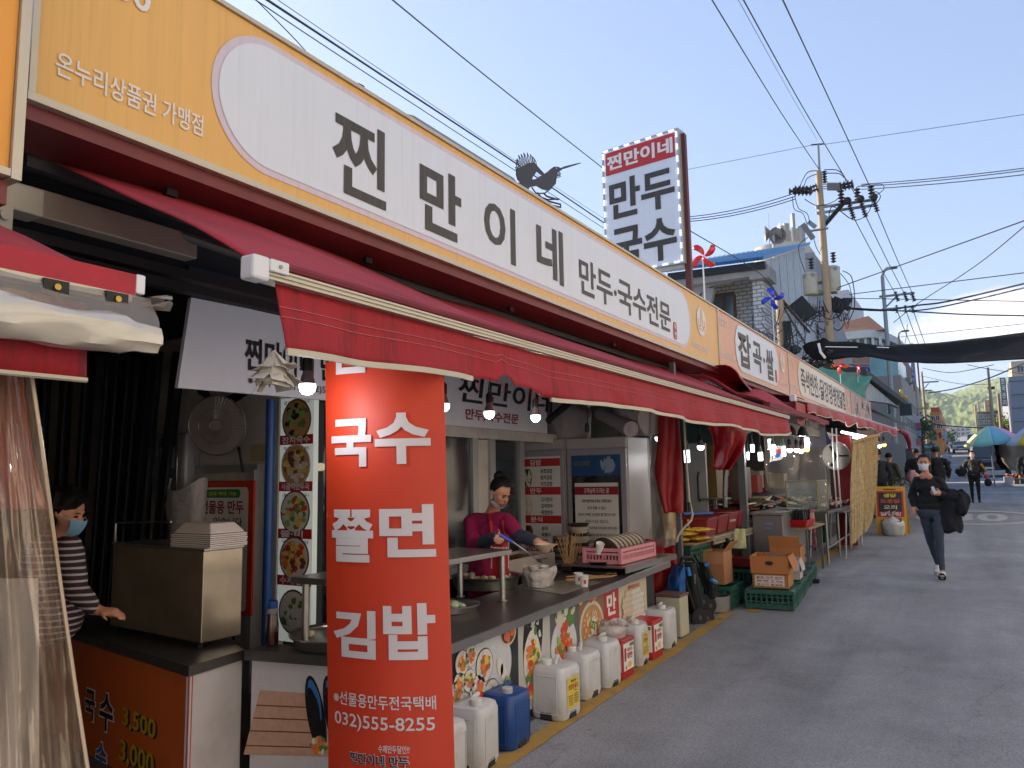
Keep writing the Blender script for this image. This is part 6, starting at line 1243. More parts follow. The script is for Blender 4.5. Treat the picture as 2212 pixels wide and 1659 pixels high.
# dispenser left of the fan
a, b = PY(349,938,4.1), PY(409,1090,4.1); r = thing('cup_dispenser', 'grey plastic wall dispenser with a clear front beside the heater', 'dispenser', ((a.x + b.x) / 2,4.1, b.z))
q = MB(); q.box(((a.x + b.x) / 2,4.12,(a.z + b.z) / 2),(b.x - a.x, .16, a.z - b.z)); q.build('body', mat('grey plastic', '#8b8a8c', .4), r, bevel=.03)
q = MB(); w = (b.x - a.x); q.b2((a.x + w * .16,4.03, b.z + .1),(b.x - w * .2,4.038, a.z - .04)); q.build('window', mat('smoky plastic', '#4c5158', .15, var=.2), r, bevel=.003)
q = MB(); q.b2((a.x + w * .25,4.025, b.z + .3),(b.x - w * .3,4.029, a.z - .12)); q.build('notice', mat('notice paper', '#8f9195', .6, var=.3, scale=30), r)
q = MB(); p = PY(385,905,4.15); rr2 = random.Random(4)
for k in range(6): q.tube([PY(415 + k * 3,780,4.15), PY(430 + k * 5,850 + k * 3,4.12), PY(470 + k * 4,868 + k * 2,4.12), PY(520 + 5 * k, 845,4.12), PY(560,838 + k * 3,4.15)],.01, n=5)
tag(q.build('cable_loop', m_wire), 'bundle of black cables looping above the heater', 'cables')
q = MB(); q.sheet(bagf(.22,.1,.42,8, PY(400,1160,4.02)),30,14); tag(q.build('hanging_bag', m_bag, smooth='all'), 'clear plastic bag hanging below the dispenser', 'bag')
# gift poster
a, b = PY(428,1040,4.13), PY(546,1330,4.13); r = thing('poster', 'red edged poster reading 선물용 만두 on the partition door', 'poster', ((a.x + b.x) / 2,4.13, b.z))
q = MB(); q.b2((a.x, 4.11, b.z),(b.x, 4.13, a.z)); q.build('board', mat('poster red', '#c0351c', .5, var=.05), r); Fw = lambda s, t: Vector((a.x + (b.x - a.x) * s, 4.104, b.z + (a.z - b.z) * t)); Fw2 = lambda s, t: Fw(s, t) + Vector((0,-.004,0))
q = MB(); rrect(q, Fw, .09,.03,.93,.95,.05); q.build('white_field', m_paper, r); q = MB(); rrect(q, Fw2,.18,.87,.8,.935,.03); q.build('green_label', mat('poster green', '#1d7a3a', .5), r)
q = MB(); letters(q, '전국 택배 가능', lambda s, t: Fw(s, t) + Vector((0,-.007,0)),.26,.885,.74,.92,.02); q.build('label_lettering', mat('poster yellow', '#d8c83a', .5), r)
q = MB(); letters(q, '선물용 만두', Fw2,.12,.745,.86,.85,.025); q.build('lettering', mat('dark red lettering', '#8c1c2c', .5), r)
q = MB(); letters(q, '있습니다', Fw2,.35,.655,.84,.72,.015); q.build('lettering', m_blk, r)
q = MB(); letters(q, '10,000원', Fw2,.45,.56,.86,.62,.012); letters(q, '5,000원', Fw2,.5,.47,.86,.53,.012); letters(q, '주문요망!', Fw2,.5,.06,.88,.11,.012); q.build('price_lettering', mat('dark red lettering', '#8c1c2c', .5), r)
# lit menu strip
a, b = PY(609,862,4.1), PY(673,1392,4.1); r = thing('menu_strip', 'narrow lit vertical menu of five noodle dishes left of the banner', 'sign', ((a.x + b.x) / 2,4.1, b.z))
def Fm(d): return lambda s, t: Vector((a.x + (b.x - a.x) * s, 4.09 - d, a.z - (a.z - b.z) * t))
q = MB(); q.b2((a.x, 4.092, b.z),(b.x, 4.14, a.z)); q.build('light_box', mat('lit menu', '#bcc2ba', .5, var=.04, emit='#cfd8d0', estr=.12), r)
for k, (t0, ttl, top) in enumerate(((.158, '잔치국수', '멸치+디포리육수'),(.352, '사골떡만두국', '직접 빚은'),(.546, '쫄·비', '(쫄면+튀김만두)'),(.735, '수제왕', '국내산 등심'))):
 q = MB(); rect(q, Fm(.003),0, t0 + .04,1, t0); q.build('title_band', mat('sign red', '#b3262b', .5), r)
 q = MB(); letters(q, ttl, Fm(.006),.08, t0 + .035,.92 if len(ttl) > 3 else .75, t0 + .006,.03); q.build('title', m_wh, r)
 q = MB(); letters(q, top, Fm(.004),.12, t0 - .128,.9, t0 - .145,.01); q.build('caption', m_blk, r)
for k, (t0, pal) in enumerate(((.095,[SP, LE, BK, BR]),(.285,[RI, DU, EG, BN]),(.478,[RS, EG, LE, SP, RI]),(.665,[RS, CA, BN, EG]),(.88,[RI, DP, SP, RI]))):
 q = MB(); fF = lambda s, t, d=.004: Fm(d)(s, t); W_m = (b.x - a.x); H_m = (a.z - b.z); k_ = W_m / H_m
 for (rad, mi, d) in ((.44, BN if k != 1 else BO, .003),(.40, BR if k in (0,1) else RI, .005)):
  disc(q, Fm(d),.5, t0, rad, rad * k_ * 1.05, mi, 22)
 rr3 = random.Random(k)
 for j in range(60):
  tt = rr3.random() * 6.28; s_ = math.sqrt(rr3.random()) * .33; disc(q, Fm(.007 + .00008 * j),.5 + s_ * math.cos(tt), t0 + s_ * k_ * math.sin(tt),.075,.045 * k_ * 1.3, pal[j % len(pal)],6, jit=.3, seed=j)
 q.build('dish_print', FOOD, r, kind='stuff')
# glazing and a glow behind the banner's left side
q = MB(); a_, b_ = PY(676,870,4.3), PY(820,1400,4.3); q.b2((a_.x, 4.3, b_.z),(PY(700,900,4.3).x, 4.32, a_.z));
tag(q.build('inner_window', mat('dim glazing', '#31363b', .1, alpha=.75)), 'dim glazed screen between the menu strip and the banner', 'window')
q = MB(); q.box(PD(685,1009,6.9),(.16,.05,.07)); tag(q.build('strip_lamp', mat('lit warm lamp', '#ffffff', .4, var=0, emit='#ffe9c8', estr=3), bevel=.02), 'short lit lamp glowing behind the glass left of the banner', 'lamp')
# fridges
def fridge(u0, u1, v0, side, label, Y=7.5):
 a, b = PY(u0, v0, Y), PY(u1, v0 - 4, Y); zt = a.z; r = thing('fridge', label, 'fridge', ((a.x + b.x) / 2, Y, .19))
 q = MB(); q.b2((a.x, Y, .2),(b.x, Y + .62, zt)); q.build('cabinet', mat('fridge white', '#a8a4a4', .45, var=.05), r, bevel=.012)
 q = MB(); q.b2((a.x + .01, Y - .035,.25),(b.x - .01, Y - .002, zt - .12)); q.build('door', mat('fridge door', '#96939a', .35), r, bevel=.008)
 q = MB(); q.b2((a.x + .01, Y - .03, zt - .11),(b.x - .01, Y - .003, zt - .01)); q.build('top_panel', mat('fridge white', '#a8a4a4', .45), r)
 return r, a, b, zt
r, a, b, zt = fridge(1101,1221,953,0, 'left white upright fridge covered by a red banded menu')
w, h = b.x - a.x - .1, zt - .12 - .5
def Ff(d): return lambda s, t: Vector((a.x + .05 + w * s, 7.46 - d, .42 + (zt - .14 - .42) * t))
q = MB(); rect(q, Ff(.0),0,0,1,.97); q.build('menu_sheet', m_paper, r)
rows = (('김밥', .90,('원조김밥', '참치김밥', '치즈김밥')),('만두', .70,('고기만두', '김치만두', '튀김만두')),('분식', .50,('순대', '떡볶이', '오뎅')),('쫄면/국수/식사', .295,('오무라이스', '제육덮밥', '라면')))
for k, (ttl, t, its) in enumerate(rows):
 q = MB(); rect(q, Ff(.003),0, t, 1, t + .055); q.build('red_band', mat('sign red', '#b3262b', .5), r)
 q = MB(); letters(q, ttl, Ff(.006),.5 - .045 * len(ttl) - .03, t + .008,.5 + .045 * len(ttl) + .03, t + .047,.02); q.build('band_title', m_wh, r)
 q = MB()
 for j, it in enumerate(its): letters(q, it, Ff(.004),.60, t - .05 - .045 * j, .60 + .06 * len(it), t - .018 - .045 * j, .02)
 q.build('menu_items', m_blk, r)
 q = MB(); rrect(q, lambda s, t2: Ff(.004)(s, t2),.13, t - .145,.42, t - .015,.06,(SP, DU, BN, BR)[k]); rr3 = random.Random(k + 20)
 for j in range(46): disc(q, Ff(.006 + .00008 * j),.16 + .23 * rr3.random(), t - .13 + .10 * rr3.random(),.022,.016,([RI, BK, RI],[DU, DP, RI],[BN, BK, BK],[RS, EG])[k][j % len(([RI, BK, RI],[DU, DP, RI],[BN, BK, BK],[RS, EG])[k])],6, jit=.3, seed=j)
 q.build('dish_print', FOOD, r, kind='stuff')
r, a, b, zt = fridge(1224,1355,948,1, 'right white upright fridge with a blue header and a long notice')
w = b.x - a.x - .14; a = Vector((a.x + .03, a.y, a.z))
def Fg(d): return lambda s, t: Vector((a.x + .04 + w * s, 7.46 - d, .42 + (zt - .14 - .42) * t))
q = MB(); rect(q, Fg(0),0,0,1,.97); q.build('dark_glass', mat('dark fridge glass', '#1b1f26', .12), r); q = MB(); rect(q, Fg(.003),0,.83,1,.97); q.build('blue_header', mat('fridge header blue', '#1d4c80', .4, var=.25, scale=6), r)
q = MB(); letters(q, 'GOLDICE', Fg(.006),.05,.90,.38,.93,.02); q.build('header_lettering', mat('dim gold lettering', '#6b7a4a', .5), r)
q = MB(); bits(q, lambda s, t: Fg(.006)(s, t),.74,.90,.13,16,.03,[0],3, ry=.02); q.build('header_cloud', [mat('pale blue print', '#8fa3b8', .5)], r, kind='stuff')
q = MB(); rect(q, Fg(.004),.06,0,.94,.78); q.build('notice_sheet', m_paper, r); q = MB(); rect(q, Fg(.006),.06,.70,.94,.755); q.build('notice_band', mat('dark red lettering', '#8c1c2c', .5), r)
q = MB(); letters(q, '고객님께 드리는 글', Fg(.009),.25,.71,.76,.745,.015); q.build('band_title', m_wh, r)
lines = ('저희 찐만이네 만두는 다른곳에서', '쉽게 맛볼 수 없는', '특유의 단백함, 신선함과 쫄깃함으로 빚은', '손만두가 있는 곳입니다.', '100% 국내산 엄선재료(두부,돼지,양파,당면)', '를 엄선하여 최고급 만두소를 매일 아침 정성껏 만들며', '장인의 정신으로 맛과 영양이 살아있는', '수제만두를 고집합니다.', '찐만이네 만두는 믿음과 신뢰를 바탕으로', '더욱 위생적이고 양심을 속이지 않는', '정성으로 만두를 만들것을', '약속드립니다.')
q = MB()
for k, ln_ in enumerate(lines): hw = min(.4,.0165 * len(ln_) + .02); letters(q, ln_, Fg(.007),.5 - hw, .645 - .0455 * k, .5 + hw, .668 - .0455 * k, .012 if k not in (0,8) else .03)
q.build('notice_lettering', mat('grey lettering', '#3b3844', .6), r, kind='stuff')
q = MB(); x = PY(1357,1000,7.5).x; q.b2((x - .03,7.45,.3),(x - .01,7.47,1.95));
# bags and rolls on top of the fridges
for k, (u, v, R1, R2, h, seed, lab) in enumerate(((1170,950,.24,.25,.36,2, 'greyish plastic sack at the left on top of the fridges'),(1228,948,.26,.3,.46,5, 'big pale plastic sack in the middle on top of the fridges'),(1372,940,.22,.28,.42,7, 'pale pink sack at the right end on top of the fridges'))):
 p = PY(u, v, 7.78); p.z = zt + .005; q = MB(); q.sheet(bagf(R1, R2, h, seed, p, -.3),36,14); q.sheet(lambda s, t: p + Vector((R1 * .9 * (1 - t) * math.cos(s * 6.28), R2 * .9 * (1 - t) * math.sin(s * 6.28), h * .93 + .06 * t)),20,4)
 tag(q.build('plastic_sack', mat('pale sack plastic', '#8d8688', .5, var=.15, scale=6, bump=.8, bscale=9), smooth='all'), lab, 'sack')
a1, b1 = PD(1340,905,7.6), PD(1412,950,8.0); q = MB(); q.cyl(PY(1352,900,7.9), PY(1408,905,7.6),.16,.17, n=20); q.build('x', m_foam).name = 'foam_roll'
tag(bpy.data.objects['foam_roll'], 'thick white foam roll lying on the right fridge', 'roll')
q = MB(); a1, b1 = PY(1330,893,8.0), PY(1405,921,7.25); q.cyl(a1, PY(1408,706 + 1000 - 783,7.2),.075, n=20);
q = MB(); e_ = PY(1407,1,7.0); c1 = PY(1298,895,7.9); c2 = PY(1355 + 8,927,7.25); q.cyl(c1, c2,.075,.08, n=20); q.cyl(c2, c2 + (c2 - c1).normalized() * .01,.05,.03, n=16); tag(q.build('paper_roll', mat('dusky paper', '#b5a9ab', .7), smooth=True), 'rolled white sheet pointing outward from the top of the fridges', 'roll')
q = MB(); q.tube([PX(1268,838,-3.3), PX(1185,908,-3.3)],.035, n=6); tag(q.build('strut', m_dkm), 'dark slanting strut between the inner board and the fridges', 'strut')
# ===== JUGS, TINS AND THE THINGS ON THE GROUND
m_jug = mat('white jug plastic', '#bfc0c2', .38, var=.06, scale=5, stain='#8f8878', stain_amt=.6, stain_scale=5, sub=.05)
m_jugb = mat('blue jug plastic', '#15407e', .4, var=.08)
m_cap = mat('jug cap', '#c9c8c2', .45, var=.05)
def jug(name, label, u, v, X0, h=.385, w=.24, d=.24, m=m_jug, rz=0., flip=1, lab=False, sticker=None):
 g_ = G(u, v); loc = Vector((X0, g_.y, gz(g_.y) + .004)); r = thing('jerrycan', label, 'jerrycan', loc, 'canisters standing along the counter')
 rz += .09 * math.sin(u * 1.3); h *= 1 + .02 * math.sin(u); rot = Matrix.Rotation(rz, 3, 'Z'); T = lambda p: loc + rot @ Vector(p)
 def sect(z, sx, sy, rad=.05, cx=0.):
  pts = []
  for (ax, ay, t0) in ((1,1,0),(-1,1,90),(-1,-1,180),(1,-1,270)):
   for k in range(5): t = R(t0 + 90 * k / 4); pts.append((cx + ax * (sx / 2 - rad) + rad * math.cos(t), ay * (sy / 2 - rad) + rad * math.sin(t), z))
  return pts
 prof = [(0.012,.86,.04),(0,.93,.045),(.03,1,.05),(h * .80,1,.05),(h * .83,.97,.05),(h * .88,.93,.05),(h * .905,.80,.05),(h * .91,.6,.04)]
 q = MB(); vs = []; n = 20
 for z, k, rd in [(.018,.75,.04)] + prof[1:]: vs += [T(p) for p in sect(z, w * k, d * k, rd)]
 m_ = len(vs) // n; q.add(vs, [(i * n + k, i * n + (k + 1) % n, (i + 1) * n + (k + 1) % n, (i + 1) * n + k) for i in range(m_ - 1) for k in range(n)] + [tuple(range(n - 1,-1,-1)), tuple(range((m_ - 1) * n, m_ * n))])
 q.build('body', m, r, smooth=True)
 for (x0, y0, x1, y1, zz) in ((w / 2,-d * .32, w / 2, d * .32,.1),(w / 2,-d * .32, w / 2, d * .32,.74),(-w * .32,-d / 2, w * .32,-d / 2,.1),(-w * .32,-d / 2, w * .32,-d / 2,.74)):
  q = MB(); q.tube([T((x0, y0, h * zz)), T((x1, y1, h * zz))],.0035, n=5); q.build('rib', m, r, smooth=True)
 for (x, y) in ((w / 2,-d * .32),(w / 2, d * .32),(w * .32,-d / 2),(-w * .32,-d / 2)): q = MB(); q.tube([T((x, y, h * .1)), T((x, y, h * .74))],.003, n=5); q.build('rib', m, r, smooth=True)
 for (x, y, sx, sy) in ((w / 2 - .012,0,.03,.09),(0,-d / 2 + .012,.09,.03)): q = MB(); q.box(T((x, y, .022)),(sx, sy, .045), rz=rz); q.build('foot_notch_shade', mat('notch shade', '#24262a', .9), r, bevel=.008)  # dark block standing for the shade inside a foot notch
 cx, cy = (w * .22,-d * .22) if flip > 0 else (-w * .1,-d * .25)
 q = MB(); q.lathe([(.031, h * .895),(.034, h * .91),(.034, h * .985),(.03, h),(0, h * 1.0)], T((cx, cy, 0)), n=14); q.build('cap', m_cap if m is m_jug else mat('grey cap', '#a9aaa8', .5), r)
 q = MB(); q.tube([T((cx - .05 * flip, cy + .03, h * .90)), T((cx - .045 * flip, cy + .05, h * .97)), T((cx - .03 * flip, cy + .09, h * 1.0)), T((-.02, d * .28, h * .98)), T((-.02, d * .36, h * .90))],.013, n=8); q.build('handle', m, r, smooth=True)
 if lab:
  f = lambda a, b: T((w / 2 + .0035,-d * .30 + a * d * .6, h * (.18 + .52 * b))); q = MB(); rect(q, f, 0,0,1,1); q.build('label', mat('yellow label', '#cfb94a', .5, var=.06), r)
  f2 = lambda a, b: f(a, b) + Vector((.002,0,0)); q = MB(); letters(q, '진간장 골드', f2,.12,.60,.9,.78,.03); q.build('label_lettering', mat('label red', '#a8322a', .5), r)
  q = MB(); letters(q, '청정원', f2,.3,.82,.75,.92,.02); letters(q, '13L', f2,.55,.5,.8,.57,.01)
  for k in range(5): rect(q, f2,.1,.1 + .07 * k, .45,.13 + .07 * k); rect(q, f2,.55,.12 + .07 * k, .9,.15 + .07 * k)
  q.build('small_lettering', mat('label brown', '#6b4a2a', .5), r, kind='stuff')
 return r
XJ = -2.57
jug('j', 'white jerrycan right beside the foot of the red banner, nearest the camera', 1040,1655, XJ, .37,.25,.25, rz=.05)
jug('j', 'white jerrycan mostly hidden behind the red banner', 985,1690, XJ - .04,.34,.24,.22)
jug('j', 'blue jerrycan standing between the white ones', 1122,1612, XJ - .0,.345,.25,.26, m=m_jugb, rz=-.06)
jug('j', 'white jerrycan with a yellow label, just beyond the blue one', 1240,1550, XJ + .03,.36,.26,.27, rz=.0, lab=True, flip=-1)
jug('j', 'dusty white jerrycan directly behind the one with the big yellow label', 1288,1506, XJ - .02,.345,.25,.26, flip=-1)
jug('j', 'white jerrycan in the middle of the row, left of the first red tin', 1332,1482, XJ + .0,.36,.26,.24)
jug('j', 'white jerrycan with a yellow label between the two red tins', 1398,1436, XJ - .02,.36,.25,.25, lab=True)
jug('j', 'last white jerrycan of the row, beyond the second red tin', 1436,1396, XJ - .02,.37,.27,.30)
def tin(label, u, v, X0, w, h, m, lidm, txt=True, d=None):
 g_ = G(u, v); d = d or w; loc = Vector((X0, g_.y, gz(g_.y) + .004)); r = thing('paste_tin', label, 'tin', loc)
 q = MB(); q.box(loc + Vector((0,0, h / 2)),(w, d, h)); q.build('tin', m, r, bevel=.01); q = MB(); q.box(loc + Vector((0,0, h + .012)),(w + .016, d + .016,.026)); q.build('lid', lidm, r, bevel=.008)
 if txt:
  for (f, nm) in ((lambda a, b: loc + Vector((w / 2 + .003,-d / 2 + d * a, h * b)), 'x'),(lambda a, b: loc + Vector((-w / 2 + w * a, -d / 2 - .003, h * b)), 'y')):
   q = MB(); rect(q, f, .12,.22,.98,.96); q.build('label', m_paper, r)
   o_ = (lambda f_, nm_: (lambda a, b: f_(a, b) + (Vector((.003,0,0)) if nm_ == 'x' else Vector((0,-.003,0)))))(f, nm)
   q = MB(); letters(q, '태양초', o_, .42,.72,.86,.82,.02); letters(q, '알찬', o_, .40,.52,.84,.69,.03); rect(q, o_, .18,.48,.32,.84); q.build('label_lettering', mat('label red', '#a8322a', .5), r)
   q = MB(); disc(q, o_, .62,.36,.13,.09,0,14); disc(q, o_, .3,.3,.07,.06,1,10); rect(q, o_, .62,.84,.95,.93,2); q.build('label_print', [mat('print egg', '#d8b33a'), mat('print broth', '#b9905a'), mat('print spinach', '#3d6a2c')], r)
 return r
m_tin = mat('red tin', '#a3161c', .35, var=.08)
tin('red chilli paste tin with white label, the nearer of two, under a plastic bag', 1372,1466, XJ + .01,.235,.27, m_tin, m_tin)
tin('second red chilli paste tin with white label, between jerrycans', 1425,1422, XJ + .01,.235,.29, m_tin, mat('red lid', '#b8161c', .4))
tin('pale cooking oil tin with a dusty brown top behind the last jerrycan', 1420,1368, XJ - .05,.24,.36, mat('pale tin', '#b5b29a', .4, stain='#8a7f5a', stain_amt=.4), mat('dusty tin top', '#6b4a48', .6, var=.3), txt=False)
p = G(1372,1466); c = Vector((XJ + .01, p.y, gz(p.y) + .30)); q = MB(); q.sheet(bagf(.12,.13,.09,4, c),36,8)
for k in range(16): a = k * .7; q.add([c + Vector((.08 * math.cos(a),.08 * math.sin(a),.05)), c + Vector((.11 * math.cos(a + .3),.11 * math.sin(a + .3),.12)), c + Vector((.05 * math.cos(a + .5),.05 * math.sin(a + .5),.13))],[(0,1,2)])
tag(q.build('plastic_bag', m_bag, smooth='all'), 'crumpled clear plastic bag lying on the nearer red tin', 'bag')
# ===== RED CLOTHS, CLEAR SHEET AND STICK AT THE COUNTER'S END
def hang(name, label, pts, m, cat='cloth', nu=12, nv=24, wav=.03, seed=0, solid=.004, D=None):
 # pts: rows (uL, uR, v, D) from top to bottom
 def f(s, t):
  x = t * (len(pts) - 1); i = min(int(x), len(pts) - 2); k = x - i; a = [pts[i][j] + (pts[i + 1][j] - pts[i][j]) * k for j in range(4)]
  p = PD(a[0] + (a[1] - a[0]) * s, a[2], a[3]); return p + FW * (wav * math.sin(s * 9 + t * 3 + seed) + wav * noise.noise(Vector((s * 4, t * 5, seed))))
 q = MB(); q.sheet(f, nu, nv); return tag(q.build(name, m, smooth='all', solid=solid), label, cat)
hang('red_curtain', 'narrow red tarpaulin hanging from the awning beside the fridges', [(1424,1463,868,7.9),(1421,1469,960,7.9),(1415,1474,1020,7.9),(1424,1476,1070,7.85),(1434,1476,1108,7.8)], m_redt, seed=1)
hang('red_cloth', 'red tarpaulin skirt hanging behind the end of the side shelf', [(1396,1462,1165,8.0),(1394,1461,1230,7.95),(1396,1460,1290,7.9),(1402,1460,1345,7.85)], m_redt, seed=2, wav=.05)
hang('vinyl_curtain', 'clear vinyl sheet bunched between the fridge and the red curtain', [(1396,1424,860,8.05),(1398,1424,1020,8.0),(1402,1462,1060,8.0),(1404,1464,1130,7.95),(1398,1464,1180,7.9)], mat('dull clear vinyl', '#8f8884', .15, alpha=.55, bump=.8, bscale=10, spec=.9), seed=3, wav=.06, solid=0)
hang('red_flap', 'twisted red tarpaulin flap hanging under the far part of the awning', [(1506,1602,880,9.3),(1524,1608,912,9.3),(1538,1616,940,9.3),(1546,1606,965,9.3),(1546,1590,990,9.25),(1540,1572,1014,9.2)], m_redt, seed=5, wav=.10)
q = MB(); q.tube([PD(*p) for p in ((1476,880,7.8),(1480,960,7.75),(1489,1080,7.65),(1496,1112,7.6),(1493,1124,7.55),(1472,1146,7.5),(1464,1160,7.5),(1462,1170,7.5))],.011, n=8); st = q.build('hook_pole', mat('cream enamel rod', '#b5ada0', .45), smooth=True); tag(st, 'bent cream crank rod with black grips hanging before the red curtain', 'crank')
for a, b in (((1488,1085,7.62),(1490,1105,7.6)),((1462,1172,7.5),(1463,1198,7.5))): q = MB(); q.cyl(PD(*a), PD(*b),.017, n=8); q.build('grip', m_dkm, st)
# ===== STROLLER
c = G(1520,1352); sx, sy, sz = -2.62, c.y + .12, gz(c.y)
r = thing('stroller', 'folded black baby stroller leaning against the green crates', 'stroller', (sx, sy, sz))
m_tyre = mat('black rubber', '#17171a', .8); m_blkf = mat('black fabric', '#15171b', .85, var=.2)
for (u, v, rad, D) in ((1510,1334,.09,7.78),(1526,1336,.09,7.9),(1517,1300,.085,8.0),(1532,1308,.085,8.15),(1541,1290,.08,8.3)):
 p = PD(u, v, D); q = MB(); ax = (.75,-.6,0); q.lathe([(.0,-.012),(rad * .35,-.014),(rad * .8,-.012),(rad, -.01),(rad, .01),(rad * .8,.016),(rad * .35,.012),(0,.016)], p, n=24, axis=ax); w = q.build('wheel', m_tyre, r, smooth=True)
 q = MB(); q.lathe([(rad * .30,.0),(rad * .28,.02),(0,.022)], p, n=12, axis=ax); q.build('hub', mat('hub grey', '#3a3c40', .5), w)
for pts in (((1468,1218,7.75),(1482,1260,7.75),(1500,1320,7.8)),((1476,1215,7.9),(1502,1214,7.9),(1530,1290,8.05)),((1500,1196,8.0),(1520,1235,8.0),(1535,1262,8.1)),((1470,1215,7.7),(1474,1205,7.7),(1492,1203,7.75),(1500,1212,7.8)),((1450,1340,7.7),(1462,1345,7.7),(1480,1338,7.7))):
 q = MB(); q.tube([PD(*p) for p in pts],.016, n=7); q.build('frame_tube', m_dkm, r, smooth=True)
hang_q = lambda pts, wav, seed, nu=14, nv=14: (lambda q: (q.sheet(lambda s, t: (lambda x, i: PD(*[pts[i][0] + (pts[i + 1][0] - pts[i][0]) * (x - i) + ((pts[i][1] + (pts[i + 1][1] - pts[i][1]) * (x - i)) - (pts[i][0] + (pts[i + 1][0] - pts[i][0]) * (x - i))) * s, pts[i][2] + (pts[i + 1][2] - pts[i][2]) * (x - i), pts[i][3] + (pts[i + 1][3] - pts[i][3]) * (x - i)]) + FW * (wav * (math.sin(s * 3.14) * -2.5 + noise.noise(Vector((s * 5, t * 4, seed))))))(t * (len(pts) - 1), min(int(t * (len(pts) - 1)), len(pts) - 2)), nu, nv), q)[1])(MB())
hang_q([(1478,1502,1215,7.85),(1476,1510,1260,7.85),(1480,1518,1300,7.9),(1490,1515,1325,7.9)],.03,1).build('seat_cover', m_blkf, r, smooth='all', solid=.01)
hang_q([(1510,1528,1212,8.0),(1512,1536,1240,8.0),(1520,1548,1262,8.05),(1524,1546,1290,8.1)],.03,2).build('canopy', m_blkf, r, smooth='all', solid=.01)
for (a, b) in (((1486,1226,7.74),(1490,1243,7.74)),((1523,1222,7.9),(1531,1217,7.9)),((1536,1252,7.9),(1547,1258,7.95))): q = MB(); q.tube([PD(*a), PD(*b)],.02, n=6); q.build('blue_trim', mat('bright blue trim', '#2f7fc8', .5), r)
q = MB(); fst = lambda a, b: PD(1499 + 4 * a, 1262 - 22 * b, 7.78); letters(q, 'TECHNO', lambda a, b: fst(1 - b, a),0,0,1,.9,.02); q.build('lettering', m_frame, r)
q = hang_q([(1458,1478,1218,7.8),(1444,1482,1245,7.75),(1438,1480,1275,7.75),(1442,1482,1300,7.75),(1455,1484,1312,7.75)],.06,4,24,20)
tag(q.build('blue_bag', mat('blue nylon', '#15559c', .6, var=.2, scale=6, bump=.7, bscale=9), smooth='all', solid=.01), 'blue nylon bag slung on the left side of the folded stroller', 'bag')
hang('dark_red_sack', 'dark red cloth sack on the ground left of the stroller wheels', [(1452,1482,1308,7.85),(1450,1484,1335,7.8),(1455,1482,1350,7.75)], mat('dark red cloth', '#4a1216', .8, var=.2), 'sack', seed=7)
p = G(1556,1330); q = MB(); q.lathe([(.16,.0),(.18,.01),(.19,.17),(.185,.17),(.165,.02),(0,.02)], Vector((-2.62, p.y + .25, gz(p.y) + .004)), n=26); tag(q.build('clear_tub', mat('cloudy plastic', '#8f8d88', .3, alpha=.8), smooth=True), 'cloudy plastic tub on the ground right of the stroller wheels', 'tub')
# ===== GREEN CRATES AND BOXES
m_grn = mat('green crate plastic', '#1c5548', .5, var=.12, scale=6, stain='#5a6a5a', stain_amt=.3, stain_scale=8)
def crate(loc, w, d, h, label, rz=0., solid_top=False, group='green plastic crates'):
 r = thing('green_crate', label, 'crate', loc, group); l = Vector(loc); rot = Matrix.Rotation(rz, 3, 'Z'); B = lambda q, c, s: q.box(l + rot @ Vector(c), s, rz=rz); t = .014
 for nm, sgn in (('side', -1),('side', 1)):
  q = MB(); x = sgn * (w / 2 - t / 2); B(q, (x, 0, h - .022),(t + .01, d, .04)); B(q, (x, 0,.03),(t, d, .05)); n = max(4, int(d / .055))
  for k in range(n + 1): B(q, (x, -d / 2 + d * k / n, h / 2),(t, .016, h - .05))
  for z in (.38,.64): B(q, (x, 0, h * z),(t * .8, d, .012))
  q.build(nm, m_grn, r)
 for sgn in (-1,1):
  q = MB(); y = sgn * (d / 2 - t / 2); B(q, (0, y, h - .022),(w - .024, t + .01,.04)); B(q, (0, y, .03),(w - .02, t, .05)); n = max(4, int(w / .055))
  for k in range(1, n): B(q, (-w / 2 + w * k / n, y, h / 2),(.016, t, h - .05))
  for z in (.38,.64): B(q, (0, y, h * z),(w - .02, t * .8,.012))
  q.build('end', m_grn, r)
 q = MB(); B(q, (0,0, h - .012 if solid_top else .012),(w - .03, d - .03,.01)); q.build('bottom', m_grn, r)
 for sgn in (-1,1): q = MB(); B(q, (sgn * (w / 2 + .004),0, h * .5),(.012,.04, h - .02)); q.build('rib', m_grn, r)
 return r
# the low row of upturned crates
c0 = G(1605,1325); c1 = G(1765,1240); rz = math.atan2(c1.y - c0.y, c1.x - c0.x) - math.pi / 2
A_ = Vector((-2.60,8.78,0));
gl = [PZ(1730,1302,0)]; corner = G(1716,1322); corner2 = G(1766,1245); ln = (corner2 - corner).length; dirv = (corner2 - corner).normalized(); rz = math.atan2(dirv.y, dirv.x) - math.pi / 2
wq = .50
side = Vector((-dirv.y, dirv.x, 0)).normalized()
wq = (G(1602,1322) - corner).length * .92
lowc = []
for k, nm in enumerate(('nearest', 'second', 'third', 'farthest')):
 dl = ln / 4; p = corner + dirv * (dl * (k + .5)) + side * (wq / 2); p.z = gz(p.y) + .004
 lowc.append(crate(p, wq, dl * .97,.20, f'{nm} of four low green crates laid in a row on the street', rz, True));
ztop = lambda p: gz(p.y) + .21
